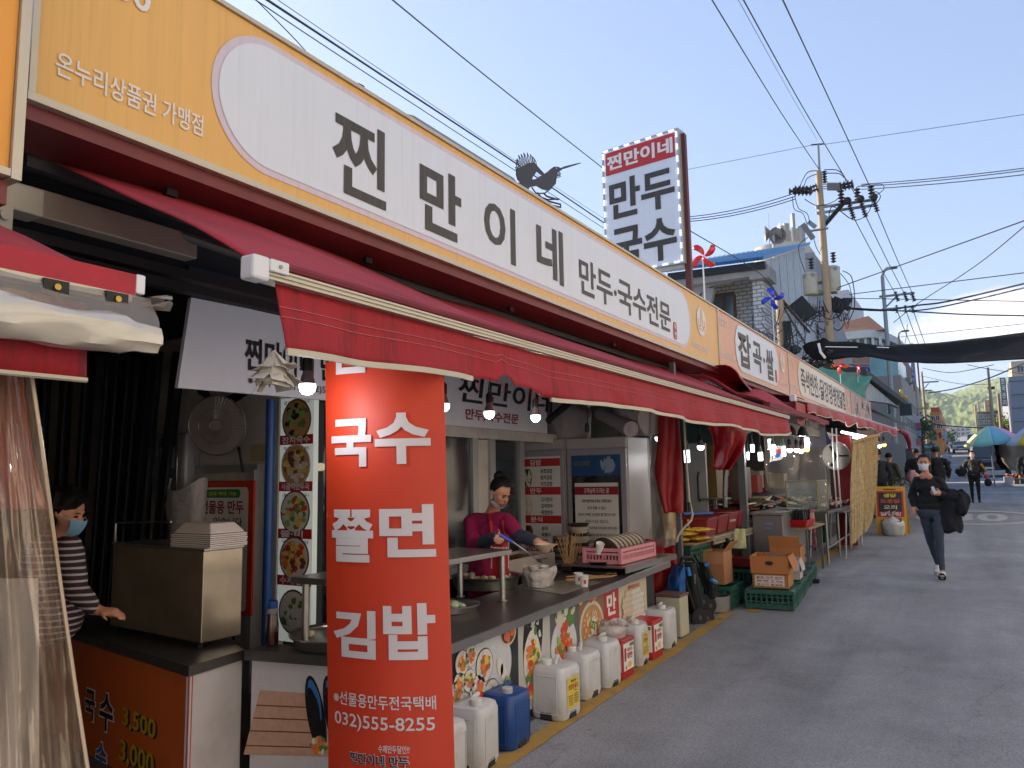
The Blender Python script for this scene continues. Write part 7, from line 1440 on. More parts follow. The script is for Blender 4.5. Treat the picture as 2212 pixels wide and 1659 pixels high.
# crates stacked under the snack board
sc0 = PD(1500,1190,8.6)
S0 = Vector((-2.92,8.72, gz(8.7) + .004)); hcr = .235
zt_board = PX(1560,1186,-2.75).z
for i, (xx, yy) in enumerate(((-2.98,8.52),)):
 for k in range(3):
  crate((xx, yy, gz(yy) + .005 + k * (hcr + .003)),.50,.62, hcr, ('lowest', 'middle', 'topmost')[k] + ' of the three stacked green crates behind the stroller', .0)
zb = gz(8.5) + .005 + 3 * (hcr + .003) + .006
q = MB(); q.box((-2.98,8.62, zb + .008),(.62,1.0,.014)); tag(q.build('cardboard_sheet', mat('cardboard', '#8c6a48', .85, var=.12, scale=5)), 'cardboard sheet lying on the stacked green crates under the snacks', 'board')
m_card = mat('cardboard box', '#a87850', .85, var=.1, scale=3, stain='#7c5636', stain_amt=.4); m_cardo = mat('orange cardboard', '#b0713f', .85, var=.1, scale=3)
m_cardin = mat('cardboard inside', '#7c5636', .9, var=.15)
def carton(loc, w, d, h, label, rz=0., m=m_card, flaps=(), group=None, hole=False, lettered=False):
 r = thing('cardboard_box', label, 'box', loc, group); l = Vector(loc); rot = Matrix.Rotation(rz, 3, 'Z'); T = lambda p: l + rot @ Vector(p); t = .006
 q = MB()
 for (c, s) in (((-w / 2,0, h / 2),(t, d, h)),((w / 2,0, h / 2),(t, d, h)),((0,-d / 2, h / 2),(w - .014, t, h)),((0, d / 2, h / 2),(w - .014, t, h)),((0,0, t),(w - .014, d - .014, t))): q.box(T(c), s, rz=rz)
 q.build('body', m, r)
 for (sd, ang) in flaps:
  q = MB(); L_ = .14
  if sd == 'x+': a, b = (w / 2,-d / 2, h),(w / 2, d / 2, h); o = (L_ * math.cos(ang),0, L_ * math.sin(ang))
  if sd == 'x-': a, b = (-w / 2, d / 2, h),(-w / 2,-d / 2, h); o = (-L_ * math.cos(ang),0, L_ * math.sin(ang))
  if sd == 'y-': a, b = (-w / 2,-d / 2, h),(w / 2,-d / 2, h); o = (0,-L_ * math.cos(ang), L_ * math.sin(ang))
  if sd == 'y+': a, b = (w / 2, d / 2, h),(-w / 2, d / 2, h); o = (0, L_ * math.cos(ang), L_ * math.sin(ang))
  pts = [T(a), T(b), T(Vector(b) + Vector(o)), T(Vector(a) + Vector(o))]; nn = (pts[1] - pts[0]).cross(pts[2] - pts[1]).normalized() * .005; q.slab([p + nn * .3 for p in pts], nn); q.build('flap', m, r)
 if hole: q = MB(); f = lambda a, b: T((a, -d / 2 - .006, b)); disc(q, f, 0, h * .6,.045,.022, n=14); q.build('hand_hole_shade', mat('hole shade', '#2b211a', .9), r)  # dark disc painted for the unlit inside of the hand hole
 if lettered:
  f = lambda a, b: T((-w / 2 + w * a, -d / 2 - .006, h * b)); f2 = lambda a, b: f(a, b) + rot @ Vector((0,-.003,0)); q = MB(); rect(q, f, .06,.12,.9,.92); q.build('label', m_paper, r)
  q = MB();
  for j, row in enumerate(('품명 고추 원산', '중량 5 kg', '생산자 홍길농')): letters(q, row, f2,.1,.68 - .25 * j, .86,.84 - .25 * j, .03)
  for j in range(4): rect(q, f2,.06,.14 + .25 * j, .9,.16 + .25 * j)
  q.build('label_lettering', mat('label orange brown', '#a0562a', .6), r)
 return r
pn = lambda u, v, X=None: None
b0 = lowc[0].location; b1 = lowc[1].location
carton((b0.x - .0, b0.y + .02, ztop(b0) + .002), wq * .74,.42,.15, 'lower orange cardboard box with a printed label on the nearest low crate', rz, mat('ochre cardboard', '#a8743a', .8), lettered=True)
carton((b0.x - .0, b0.y + .02, ztop(b0) + .158), wq * .80,.46,.19, 'open brown cardboard box stacked on the labelled one, on the nearest low crate', rz, m_cardo, flaps=(('x+', -1.2),), hole=True)
q = MB(); q.box((b0.x + .02, b0.y + .08, ztop(b0) + .33),(.22,.12,.006), rz=.4, rx=.5); tag(q.build('loose_flap', m_cardin), 'loose piece of cardboard lying in the open brown box', 'cardboard')
b1x = lowc[1].location
carton((b1x.x + .10, b1x.y + .0, ztop(b1x) + .002),.26,.30,.23, 'small white carton on the second low crate', rz, mat('white carton', '#b5b0ac', .8, var=.1), flaps=(('x+', -1.3),('y-', -1.2)))
b2 = lowc[2].location
carton((b2.x + .0, b2.y + .0, ztop(b2) + .002),.36,.42,.30, 'tan cardboard box on the third low crate, behind the white carton', rz, m_cardo, flaps=(('y-', 1.35),))
pc_ = G(1575,1300); carton((-2.62,9.05 - .25, gz(8.8) + .26),.22,.34,.36, 'tall narrow cardboard box with an open flap left of the stacked boxes', 0., m_card, flaps=(('x+', .9),('y-', -1.4)))
crate((-2.64,8.86, gz(8.8) + .004),.42,.5,.24, 'green crate under the tall narrow cardboard box', 0.)
# snacks on the board
zs_ = zb + .018
def packet(c, w, d, h, m, label, rz=0., rx=0., seed=0, cat='packet', group=None):
 q = MB()
 def f(s, t):
  a, b = (s - .5) * 2,(t - .5) * 2; k = (1 - abs(a) ** 4) * (1 - abs(b) ** 4); return (a * w / 2 * (1 + .03 * math.sin(b * 9)), b * d / 2, h * k * .5 + .004 * noise.noise(Vector((a * 6, b * 6, seed))))
 rot = Matrix.Rotation(rz, 3, 'Z') @ Matrix.Rotation(rx, 3, 'X'); q.sheet(lambda s, t: Vector(c) + rot @ Vector(f(s, t)),14,14); q.sheet(lambda s, t: Vector(c) + rot @ (Vector(f(1 - s, t)) * 1 - Vector((0,0,2 * f(s, t)[2]))),14,14)
 o = q.build('snack_packet', m, smooth='all', weld=True); return tag(o, label, cat, group)
m_snk = mat('yellow snack foil', '#c9a02c', .3, var=.5, scale=14, stain='#7c1c18', stain_amt=1., stain_scale=9, spec=.8)
for k, (dx, dy, dz, rz_, lab) in enumerate(((-.05,-.20,.03,.2, 'lowest yellow snack packet lying on the cardboard sheet, near end'),(.08,-.02,.03,-.2, 'lowest yellow snack packet lying on the cardboard sheet, far end'),(.0,-.12,.085,.1, 'yellow and brown snack packet lying across two others'),(.08,.05,.12,-.3, 'topmost yellow snack packet with red print'))):
 packet((-2.84 + dx, 8.55 + dy, zs_ + dz),.22,.34,.05, m_snk, lab, rz_, seed=k)
pk = PD(1480,1135,8.1); packet((-2.92,8.18, zs_ + .20),.22,.40,.12, mat('flour bag', '#c9b25a', .4, var=.3, scale=7, stain='#a8301c', stain_amt=.9, stain_scale=5), 'tall yellow and red snack bag standing at the near end of the board', .9,1.45,9)
for k in range(4):
 p = Vector((-2.98 + .06 * (k % 2),8.42 + .075 * k + (.08 if k == 3 else 0), zs_)); r = thing('glass_bottle', ('first', 'second', 'third', 'fourth')[k] + ' small green glass bottle from the left behind the snacks', 'bottle', p)
 q = MB(); q.lathe([(.026,0),(.028,.01),(.028,.11),(.012,.16),(.012,.20)], p, n=14); q.build('glass', mat('green glass', '#31553f', .12, spec=.8), r, smooth=True); q = MB(); q.lathe([(.014,.198),(.015,.225),(0,.227)], p, n=12); q.build('cap', mat('red cap', '#b02a20', .5) if k < 2 else mat('yellow cap', '#b8a83a', .5), r)
# maroon tubs
m_tub = mat('maroon plastic', '#7c2024', .5, var=.1, scale=4)
def tub(c, w, d, h, label, rz=0.):
 r = thing('plastic_tub', label, 'tub', c, 'maroon plastic tubs'); c = Vector(c); q = MB(); rot = Matrix.Rotation(rz, 3, 'Z')
 sec = lambda z, k: [c + rot @ Vector((sx * (w / 2 * k) , sy * (d / 2 * k), z)) for sx, sy in ((-1,-1),(1,-1),(1,1),(-1,1))]
 vs = sec(0,.86) + sec(h, 1) + sec(h, .95) + sec(.02,.82); q.add(vs, [(3,2,1,0)] + [(a + i, a + (i + 1) % 4, a + 4 + (i + 1) % 4, a + 4 + i) for a in (0,4,8) for i in range(4)] + [(12,13,14,15)]); q.build('tub', m_tub, r, bevel=.008)
 q = MB()
 for sx, sy, ww, dd in ((0,-1, w + .03,.02),(0,1, w + .03,.02),(-1,0,.02, d + .03),(1,0,.02, d + .03)): q.box(c + rot @ Vector((sx * w / 2, sy * d / 2, h + .008)),(ww, dd, .018), rz=rz)
 q.build('rim', m_tub, r); return r
ya = 8.9
for k, nm in enumerate(('nearest', 'second', 'third', 'farthest')): tub((-2.98,9.02 + .46 * k, zs_ + .02 + .01 * k),.52,.42,.20, f'{nm} maroon tub in the row on the white lattice shelf')
q = MB(); q.tube([(-3.1,9.1, zs_ + .27),(-2.85,9.45, zs_ + .26)],.02, n=6); tag(q.build('blue_scoop', mat('blue plastic', '#2a5aa0', .5)), 'blue plastic scoop laid across the maroon tubs', 'scoop')
r = thing('lattice_shelf', 'cream perforated shelf edge under the maroon tubs', 'shelf', (-2.9,9.7, gz(9.5)))
q = MB(); q.b2((-3.3,8.85, zs_ + .0),(-2.68,10.9, zs_ + .012)); q.build('board', mat('cream plastic', '#a8a08c', .6), r)
for k in range(30): y = 8.88 + k * .067; q = MB(); q.b2((-2.684, y, zs_ - .05),(-2.668, y + .022, zs_ + .012)); q.build('slat', mat('cream plastic', '#a8a08c', .6), r)
q = MB(); q.b2((-2.684,8.85, zs_ - .062),(-2.666,10.9, zs_ - .05)); q.b2((-2.684,8.85, zs_ + .012),(-2.664,10.9, zs_ + .022)); q.build('rail', mat('cream plastic', '#a8a08c', .6), r)
for y in (9.1,10.8): q = MB(); q.b2((-2.9, y, gz(y)),(-2.86, y + .04, zs_)); q.build('leg', m_post, r)
hang('black_bag', 'shiny black plastic bag hanging under the lattice shelf', [(1556,1575,1162,9.2),(1552,1580,1185,9.1),(1556,1584,1205,9.1)], mat('black bag', '#121316', .2, bump=.9, bscale=15, spec=.9), 'bag', seed=3, wav=.06)
hang('paper_sheet', 'pale yellow sheet of paper hanging beside the black bag', [(1586,1608,1142,9.4),(1586,1612,1165,9.4),(1582,1612,1185,9.4)], mat('pale yellow paper', '#b9b58c', .8), 'paper', seed=4, wav=.01)
tub((-2.72,10.25, gz(10.2) + .26),.36,.36,.10, 'small maroon tub on a crate before the freezer chest')
crate((-2.75,10.25, gz(10.2) + .004),.42,.5,.24, 'green crate under the small maroon tub', 0.)
# freezer chest
fa = PX(1622,1110,-2.66); fb_ = PX(1690,1110,-2.66);
Yf = 9.75; fa, fb_ = PY(1624,1112,10.6), PY(1690,1110,10.6)
r = thing('freezer', 'grey steel chest freezer with a small sticker and vent, beyond the steel post', 'freezer', ((fa.x + fb_.x) / 2,10.6, gz(10.6)))
zf = fa.z
q = MB(); q.b2((fa.x, 10.6, gz(10.6) + .05),(fb_.x, 12.2, zf)); q.build('cabinet', mat('freezer steel', '#7f7d7b', .4, metal=.5, var=.1, scale=2), r, bevel=.012)
q = MB(); q.b2((fa.x - .02,10.57, zf + .002),(fb_.x + .02,12.22, zf + .035)); q.build('worktop', m_ss, r)
Ffz = lambda a, b: Vector((fa.x + (fb_.x - fa.x) * a, 10.592, gz(10.6) + .05 + (zf - gz(10.6) - .05) * b))
q = MB(); rect(q, Ffz, .08,.18,.5,.30); q.build('control_panel', m_dkm, r); q = MB(); rect(q, Ffz, .42,.78,.68,.88); q.build('sticker', mat('sticker blue', '#5a8fb8', .5), r)
q = MB(); letters(q, '931-4108', lambda a, b: Ffz(a, b) + Vector((0,-.003,0)),.44,.80,.66,.85,.04); q.build('sticker_lettering', mat('label red', '#a8322a', .5), r)
for k in range(12): q = MB(); rect(q, Ffz, .2 + .05 * k, .03,.23 + .05 * k, .10); q.build('vent_slot', m_dkm, r)
for k in range(6): q = MB(); q.b2((fb_.x + .001,10.9, gz(11) + .22 + .04 * k),(fb_.x + .006,11.25, gz(11) + .24 + .04 * k)); q.build('vent_slot', m_dkm, r)
# table with the red skewer tray and jars
ta = PD(1683,1142,10.9);
r = thing('folding_table', 'small brown folding table carrying the red tray of skewers', 'table', (-2.35,11.2, gz(11.2)))
tz = PX(1700,1138,-2.3).z; x0t, x1t, y0t, y1t = -2.52,-2.02,11.0,12.2
tz = PY(1700,1140,11.0).z
q = MB(); q.b2((x0t, y0t, tz - .025),(x1t, y1t, tz)); q.build('top', mat('brown laminate', '#8f7455', .5, var=.1), r)
for (x, y) in ((x0t + .05, y0t + .06),(x1t - .05, y0t + .06),(x0t + .05, y1t - .06),(x1t - .05, y1t - .06)): q = MB(); q.b2((x - .015, y - .015, gz(y)),(x + .015, y + .015, tz - .026)); q.build('leg', m_post, r)
for y in (y0t + .06, y1t - .06): q = MB(); q.b2((x0t + .05, y - .012, gz(y) + .3),(x1t - .05, y + .012, gz(y) + .324)); q.build('crossbar', m_post, r)
for k, (x, y) in enumerate(((-2.25,10.95),(-2.1,10.75))): q = MB(); q.box((x, y, gz(y) + .03),(.42,.09,.05), rz=.1); tag(q.build('black_block', m_tyre, bevel=.012),('farther', 'nearer')[k] + ' black rubber foot block on the ground by the table legs', 'block')
c = Vector((-2.27,11.35, tz)); r = thing('red_basket', 'red plastic tray packed with dark foil skewers on the brown table', 'basket', c)
q = MB(); sec = lambda z, k: [c + Vector((sx * .22 * k, sy * .30 * k, z)) for sx, sy in ((-1,-1),(1,-1),(1,1),(-1,1))]; q.add(sec(.003,.85) + sec(.10,1) + sec(.10,.95) + sec(.015,.8),[(3,2,1,0)] + [(a + i, a + (i + 1) % 4, a + 4 + (i + 1) % 4, a + 4 + i) for a in (0,4,8) for i in range(4)] + [(12,13,14,15)]); q.build('tray', mat('bright red plastic', '#b3141a', .45), r, bevel=.006)
m_foil = mat('dark foil', '#3c4044', .18, metal=.7, var=.6, scale=20)
for k in range(60):
 x, y = c.x - .16 + .32 * (k % 8) / 7, c.y - .24 + .48 * (k // 8) / 7; q = MB(); q.box((x, y, tz + .13),(.022,.012,.20), rz=rnd.random() * 3, rx=.15 * rnd.random(), ry=.25 * (rnd.random() - .5)); q.build('foil_packet', m_foil, r)
for k, (dx, dy) in enumerate(((.18,.46),(.10,.50))):
 p = c + Vector((dx - .05, dy, .002)); r = thing('kimchi_jar', ('right', 'left')[k] + ' pinkish jar with a red lid band beyond the red tray', 'jar', p); q = MB(); q.lathe([(.05,0),(.055,.02),(.052,.16),(.045,.18)], p, n=16); q.build('jar', mat('pinkish jar', '#a87668', .3, var=.1), r, smooth=True)
 for z in (.07,.18): q = MB(); q.lathe([(.056, z - .012),(.058, z),(.056, z + .014)], p, n=16); q.build('red_band', mat('bright red plastic', '#b3141a', .45), r)
# packaged goods heaped behind
r = thing('display_table', 'long table heaped with shiny film wrapped food behind the freezer', 'table', (-3.0,13, gz(13)))
q = MB(); hz_ = zf - .02; q.b2((-3.5,10.62, hz_ - .03),(fa.x - .03,12.4, hz_ + .02)); q.b2((-3.4,12.45, hz_ - .05),(-2.0,14.9, hz_ - .01)); q.build('top', m_ss2, r)
for (x, y) in ((-2.05,12.5),(-2.05,14.8),(-2.9,12.5),(-2.9,14.8),(-2.05,13.6)): q = MB(); q.cyl((x, y, gz(y)),(x, y, hz_ - .05),.018, n=8); q.build('leg', m_steelg, r, smooth=True)
for x in (-2.05,-2.9): q = MB(); q.tube([(x, 12.5, gz(12.5) + .25),(x, 14.8, gz(14.8) + .25)],.012); q.build('crossbar', m_steelg, r)
cols = [mat('film pack ' + n, c, .08, var=.4, scale=20, spec=1., metal=.25) for n, c in (('silver', '#8f8d8a'),('brown', '#5a4030'),('cream', '#a89878'),('red', '#7c2a20'),('dark', '#2b2c2c'),('olive', '#55533a'))]
q = MB(); heap = []
for k in range(290):
 y = 10.8 + rnd.random() * 4.1; x = -3.4 + rnd.random() * (1.35 if y > 12.4 else .75); h = hz_ + .015 + .16 * rnd.random() * (1 - abs((x + 2.75) / .8)) + (.03 if y > 12.4 else .05)
 q = MB(); q.box((x, y, h),(.10 + .08 * rnd.random(),.14 + .1 * rnd.random(),.012 + .02 * rnd.random()), rz=rnd.random() * 3, rx=.6 * (rnd.random() - .5), ry=.6 * (rnd.random() - .5)); q.build('food_pack', cols[rnd.randrange(6)], r)
# weighing scale and second till on the near side
p = PD(1540,1106,9.9); r = thing('weighing_scale', 'beige weighing scale on the bench behind the maroon tubs', 'scale', p); q = MB(); q.hexa([p + Vector(v) for v in ((-.26,-.14,-.12),(.26,-.14,-.12),(.26,.14,-.12),(-.26,.14,-.12),(-.22,-.07,-.02),(.22,-.10,0),(.22,.12,0),(-.22,.12,-.02))]); q.build('body', mat('beige plastic', '#8f897c', .5), r, bevel=.015)
q = MB(); q.box(p + Vector((-.02,-.145,-.03)),(.1,.02,.05), rx=-.3); q.build('display', m_dkm, r); q = MB(); q.box(p + Vector((.02,.05,.17)),(.36,.26,.02)); q.build('pan', m_ss, r, bevel=.006); q = MB(); q.box(p + Vector((.02,.05,.1)),(.04,.04,.13)); q.build('neck', m_ss, r)
r = thing('steel_bench', 'long steel bench behind the maroon tubs', 'bench', (-3.4,10, gz(10))); q = MB(); q.b2((-4.0,9.2, p.z - .16),(-3.32,10.5, p.z - .125)); q.build('top', m_ss2, r); q = MB(); q.b2((-3.98,9.22, gz(9.2)),(-3.36,10.48, p.z - .162)); q.build('body', mat('freezer steel', '#7f7d7b'), r)
# interior of the second stall
r = thing('cold_store', 'white cold room door with a handle behind the hanging lamps', 'door', PD(1520,1100,11)); a, b = PD(1478,960,10.6), PD(1520,1110,10.6)
q = MB(); q.b2((PY(1478,960,9.9).x, 9.9,.3),(PY(1522,960,9.9).x, 9.96, PY(1500,958,9.9).z)); q.build('door', mat('cold room door', '#8b8d8d', .5, var=.1), r)
hx = PY(1511,1040,9.9).x; q = MB(); q.tube([(hx, 9.88, PY(1511,1020,9.9).z),(hx, 9.83, PY(1511,1030,9.9).z),(hx, 9.83, PY(1511,1075,9.9).z),(hx, 9.88, PY(1511,1082,9.9).z)],.014); q.build('handle', m_dkm, r, smooth=True)
for (u0, u1, v0, v1, Y, col, nm, lab) in ((1522,1550,960,1080,10.3, '#6b5628', 'ochre', 'ochre wall panel behind the cold room door'),(1575,1615,1010,1110,11.6, '#4a3a30', 'brown', 'dark brown cupboard behind the arched pipe'),(1450,1560,905,955,12.5, '#3c5a54', 'teal', 'teal corrugated shutter box under the ceiling of the second stall')):
 a, b = PY(u0, v0, Y), PY(u1, v1, Y); q = MB(); q.b2((a.x, Y, b.z),(b.x, Y + .3, a.z)); tag(q.build('wall_panel', mat('panel ' + nm, col, .7, var=.2)), lab, 'panel')
q = MB(); q.tube([PD(u, v, 10.2) for u, v in ((1566,1095),(1567,1030),(1574,985),(1588,960),(1610,935),(1635,920))],.035, n=8); tag(q.build('arched_pipe', m_steelg, smooth=True), 'curved grey pipe arching behind the grey post', 'pipe')
a, b = PY(1700,1040,12.1), PY(1770,1105,12.1); r = thing('glass_case', 'glass display case on the heap of packed food', 'display case', (a.x, 12.1, b.z));
for (lo, hi) in (((a.x, 12.0, b.z),(b.x, 12.01, a.z)),((b.x - .01,12.0, b.z),(b.x, 12.9, a.z)),((a.x, 12.0, a.z),(b.x, 12.9, a.z + .008))): q = MB(); q.b2(lo, hi); q.build('pane', mat('clear glass', '#9fb0ac', .05, alpha=.25, spec=.9), r)
q = MB()
for (x, y) in ((a.x, 12.0),(b.x, 12.0),(b.x, 12.9)): q.b2((x - .008, y - .008, b.z),(x + .008, y + .008, a.z + .01))
q.b2((a.x, 11.99, a.z),(b.x, 12.005, a.z + .014)); q.b2((b.x - .008,12.0, a.z),(b.x + .008,12.9, a.z + .014)); q.build('frame', mat('brass frame', '#8a8452', .4, metal=.6), r)
hang('vinyl_curtain', 'clear vinyl wind curtain with bright streaks behind the hanging lamps', [(1650,1782,880,12.9),(1655,1786,960,12.85),(1660,1788,1040,12.8),(1664,1790,1100,12.8)], mat('streaky vinyl', '#a39a94', .07, alpha=.35, bump=1., bscale=4, spec=1., stretch=(1,1,.25), metal=.2), seed=6, wav=.12, nu=40, nv=30, solid=0)
for k in range(9):
 y = 13.4 + k * .35; x = -3.3 - rnd.random() * .9; c_ = ('#7c2a20', '#a0603a', '#8a8a86', '#b5512a', '#5a3a2a', '#9a8a60')[k % 6]; q = MB(); q.box((x, y, gz(y) + 1.15 + .1 * rnd.random()),(.5,.3,.22 + .1 * rnd.random())); tag(q.build('goods_box', mat('goods ' + c_, c_, .6, var=.3, scale=9), bevel=.01),('first', 'second', 'third', 'fourth', 'fifth', 'sixth', 'seventh', 'eighth', 'ninth')[k] + ' box of goods from the near end on the dim shelf behind the vinyl curtain', 'box', 'boxes on the dim shelf')
q = MB(); q.b2((-4.4,13.1,1.30),(-3.0,16.6,1.34)); tag(q.build('dim_shelf', m_ss2), 'dim shelf behind the clear vinyl wind curtain', 'shelf')
# red back wall, scale dial and cords in the third stall
r = thing('red_wall', 'red panel wall of the third stall behind the hanging dial', 'wall', (-3.6,14,0)); q = MB(); a, b = PY(1795,965,15), PY(1850,1100,15); q.b2((a.x, 15,.4),(b.x - .02,15.06,2.35)); q.build('panel', mat('deep red panel', '#8c1016', .6, var=.15), r)
p = PD(1804,985,13.2); r = thing('dial_scale', 'round hanging dial scale with silver face left of the woven screen', 'scale', p); q = MB(); q.lathe([(.24,-.04),(.25,.03),(.235,.045),(0,.04)], p, n=28, axis=(.5,-.85,-.05)); q.build('dial', mat('silver dial', '#a3a5a5', .25, metal=.6, var=.3, scale=6), r, smooth=True)
for k in range(3): a = k * 2.1; v = Vector((.85,.5,0)) * math.cos(a) + Vector((0,0,1)) * math.sin(a); q = MB(); q.tube([p + Vector((.03,-.05,0)), p + Vector((.03,-.05,0)) + v * .2],.02, n=4); q.build('hand', m_dkm, r)
for k, x in enumerate((1797,1806)): q = MB(); q.tube([PD(x, 925,12.4), PD(x + 4,1010,12.3), PD(x + 10,1095,12.3)],.012, n=5); tag(q.build('lamp_flex', m_frame),('left', 'right')[k] + ' of two pale cords hanging before the dial scale', 'cord')
q = MB(); a, b = PD(1745,925,13.0), PD(1790,970,13.0); q.add([PD(1742,925,13), PD(1782,925,13), PD(1796,958,13), PD(1752,972,13)],[(0,1,2,3)]); tag(q.build('blue_cloth', mat('navy cloth', '#122a56', .8, var=.2), solid=.01), 'small navy blue cloth hanging above the clear vinyl', 'cloth')
# flag
def flag():
 r = thing('flag', 'small South Korean flag hanging among the lamps', 'flag', PD(1664,990,10.8)); D = 10.8
 f = lambda a, b: PD(1662 + 30 * a + 4 * b, 985 - 22 * b - 9 * a * (1 - b) + 12 * (1 - b) * (1 - a) * 0 + 14 * (1 - b), D) + FW * (.03 * math.sin(a * 7))
 q = MB(); q.sheet(lambda s, t: f(s, t),12,8); q.build('cloth', m_paper, r, smooth='all'); g_ = lambda d: (lambda a, b: f(a, b) - FW * d)
 q = MB();
 def half(col, s):
  pts = [(.5 + .2 * math.cos(t),.5 + s * .3 * math.sin(t)) for t in [math.pi * k / 12 for k in range(13)]]; q.add([g_(.02)(*p) for p in pts],[tuple(range(13))], col)
 half(0,1); half(1,-1); q.build('disc', [mat('flag red', '#b02030', .5), mat('flag blue', '#1c3a86', .5)], r); q = MB()
 for (a, b) in ((.2,.78),(.8,.78),(.2,.22),(.8,.22)):
  for k in (-1,0,1): rect(q, g_(.02), a - .06 + .0 * k, b + k * .06 - .018, a + .06, b + k * .06 + .018)
 q.build('bars', m_blk, r, kind='stuff')
flag()
# lamps of the middle stalls
def tube_lamp(u, v, w, h, D, label):
 p = PD(u, v, D); k = D / 1665; o = thing('corn_lamp', label, 'lamp', p, 'bright cylindrical lamps over the middle stalls'); q = MB(); r_ = w / 2 * k; q.lathe([(0,-h / 2 * k),(r_ * .9,-h / 2 * k),(r_, -h / 2 * k + .01),(r_, h * .32 * k)], p, n=14); q.build('tube', mat('lit tube', '#ffffff', .4, var=0, emit='#f4fbff', estr=2.6), o, smooth=True)
 q = MB(); q.lathe([(r_, h * .33 * k),(r_ * .8, h * .55 * k),(r_ * .5, h * .7 * k),(r_ * .45, h * .95 * k)], p, n=12); q.build('base', mat('lamp base green', '#50685a', .4), o, smooth=True); q = MB(); q.tube([p + Vector((0,0, h * .9 * k)), p + Vector((0,0, h * .9 * k + .35))],.006, n=4); q.build('cord', m_wire, o)
T_ = lambda x, y: ((2500 + x * .4521) / 1.8228,(1550 + y * .4521) / 1.8228)
nm = ('at the left beside the red curtain', 'half hidden behind the flag', 'just right of the flag, lowest of all', 'at the left of the close pair', 'in front of the close pair', 'right of the close pair', 'highest, beside the yellow bulb', 'narrow one behind the grey post')
for k, (x, y, w, h, D) in enumerate(((453,535,12,32,8.6),(1023,470,8,20,11.5),(1093,540,10,22,11),(1176,430,8,26,12),(1200,478,11,27,10.6),(1290,492,11,26,10.8),(1497,418,10,25,11.6),(985,535,5,20,11))): u, v = T_(x, y); tube_lamp(u, v, w, h, D, 'lit cylindrical lamp ' + nm[k])
for k, (x, y, D, ye, lab) in enumerate(((573,465,9.4,0, 'lit round bulb right of the leftmost cylindrical lamp'),(1347,490,12,0, 'left of the three small round bulbs in a row'),(1408,490,12,0, 'middle of the three small round bulbs in a row'),(1450,494,12,0, 'right of the three small round bulbs in a row'),(1215,320,11.6,0, 'small bluish bulb just under the torn awning'),(1497,484,11.8,1, 'yellow glowing bulb below the highest cylindrical lamp'),(205,388,8.4,0, 'lit bulb seen between the fridge and the red curtain'),(2128,455,15,0, 'lit bulb right of the woven screen'),(2170,445,15.5,1, 'yellow bulb right of the woven screen'))):
 u, v = T_(x, y); bulb(u, v, D, lab, .043 if D > 9 else .04,.4, yellow=bool(ye), group='round bulbs over the middle stalls')
for a in ((T_(453,535),8.6,10),(T_(1200,480),10.6,16),(T_(1450,494),12,12)): bulb_light(*a[0], a[1], a[2])
for k, (x, y) in enumerate(((1285,300),(1358,315),(1458,320))): u, v = T_(x, y); p = PD(u, v, 11); q = MB(); q.lathe([(.09,-.08),(.05,.02),(.02,.06),(0,.06)], p, n=12); tag(q.build('bell_lamp', m_dkm, smooth=True),('left', 'middle', 'right')[k] + ' of three dark unlit bell lamp shades under the beam', 'lamp shade')
for k, (a, b) in enumerate(((T_(1805,335), T_(2038,380)),(T_(1905,380), T_(2020,398)))): q = MB(); q.tube([PD(*a, 13.2), PD(*b, 15.5)],.025, n=6); tag(q.build('strip_lamp', mat('lit tube', '#ffffff')),('longer upper', 'shorter lower')[k] + ' lit strip lamp above the woven screen', 'lamp')
# woven screen
def screen():
 r = thing('woven_screen', 'tan woven straw screen hanging from the awning over the street edge', 'screen', PD(1862,1160,12.9)); D = 12.9
 for k, (uL0, uR0, uL1, uR1, v0L, v0R, v1L, v1R) in enumerate(((1843,1867,1835,1866,958,955,1181,1153),(1868.5,1897,1866.5,1888,946,942,1152,1128))):
  def f(s, t):
   u = (uL0 + (uR0 - uL0) * s) * (1 - t) + (uL1 + (uR1 - uL1) * s) * t; v = (v0L + (v0R - v0L) * s) * (1 - t) + (v1L + (v1R - v1L) * s) * t
   if k == 1: u = u if t < .75 else u - (t - .75) * 12 * s
   return PD(u, v, D + .25 * s + .3 * k) + FW * (.04 * math.sin(t * 4 + s * 3) + .012 * (int(s * 40) % 2))
  n = 26 if k == 0 else 30
  for i in range(n):
   q = MB(); rag = .985 + .015 * rnd.random(); q.sheet(lambda s, t: f((i + .08 + .84 * s) / n, t * rag),1,14); q.build('straw_strip', m_straw, r, solid=.008)
  for t in [j / 16 for j in range(1,16)]: q = MB(); q.tube([Vector(f(s / 8, t)) - FW * .012 for s in range(9)],.006, n=4); q.build('weft_cord', mat('straw cord', '#b8a074', .9), r)
 q = MB(); q.tube([PD(1840,957,12.9), PD(1870,946,13.1), PD(1899,940,13.3)],.03, n=7); q.build('top_rod', m_wood, r)
m_straw = mat('straw', '#d2bb8c', .9, var=.25, scale=18, stain='#84693f', stain_amt=.7, stain_scale=16, stretch=(1,1,.4), bump=.9, bscale=40)
screen()
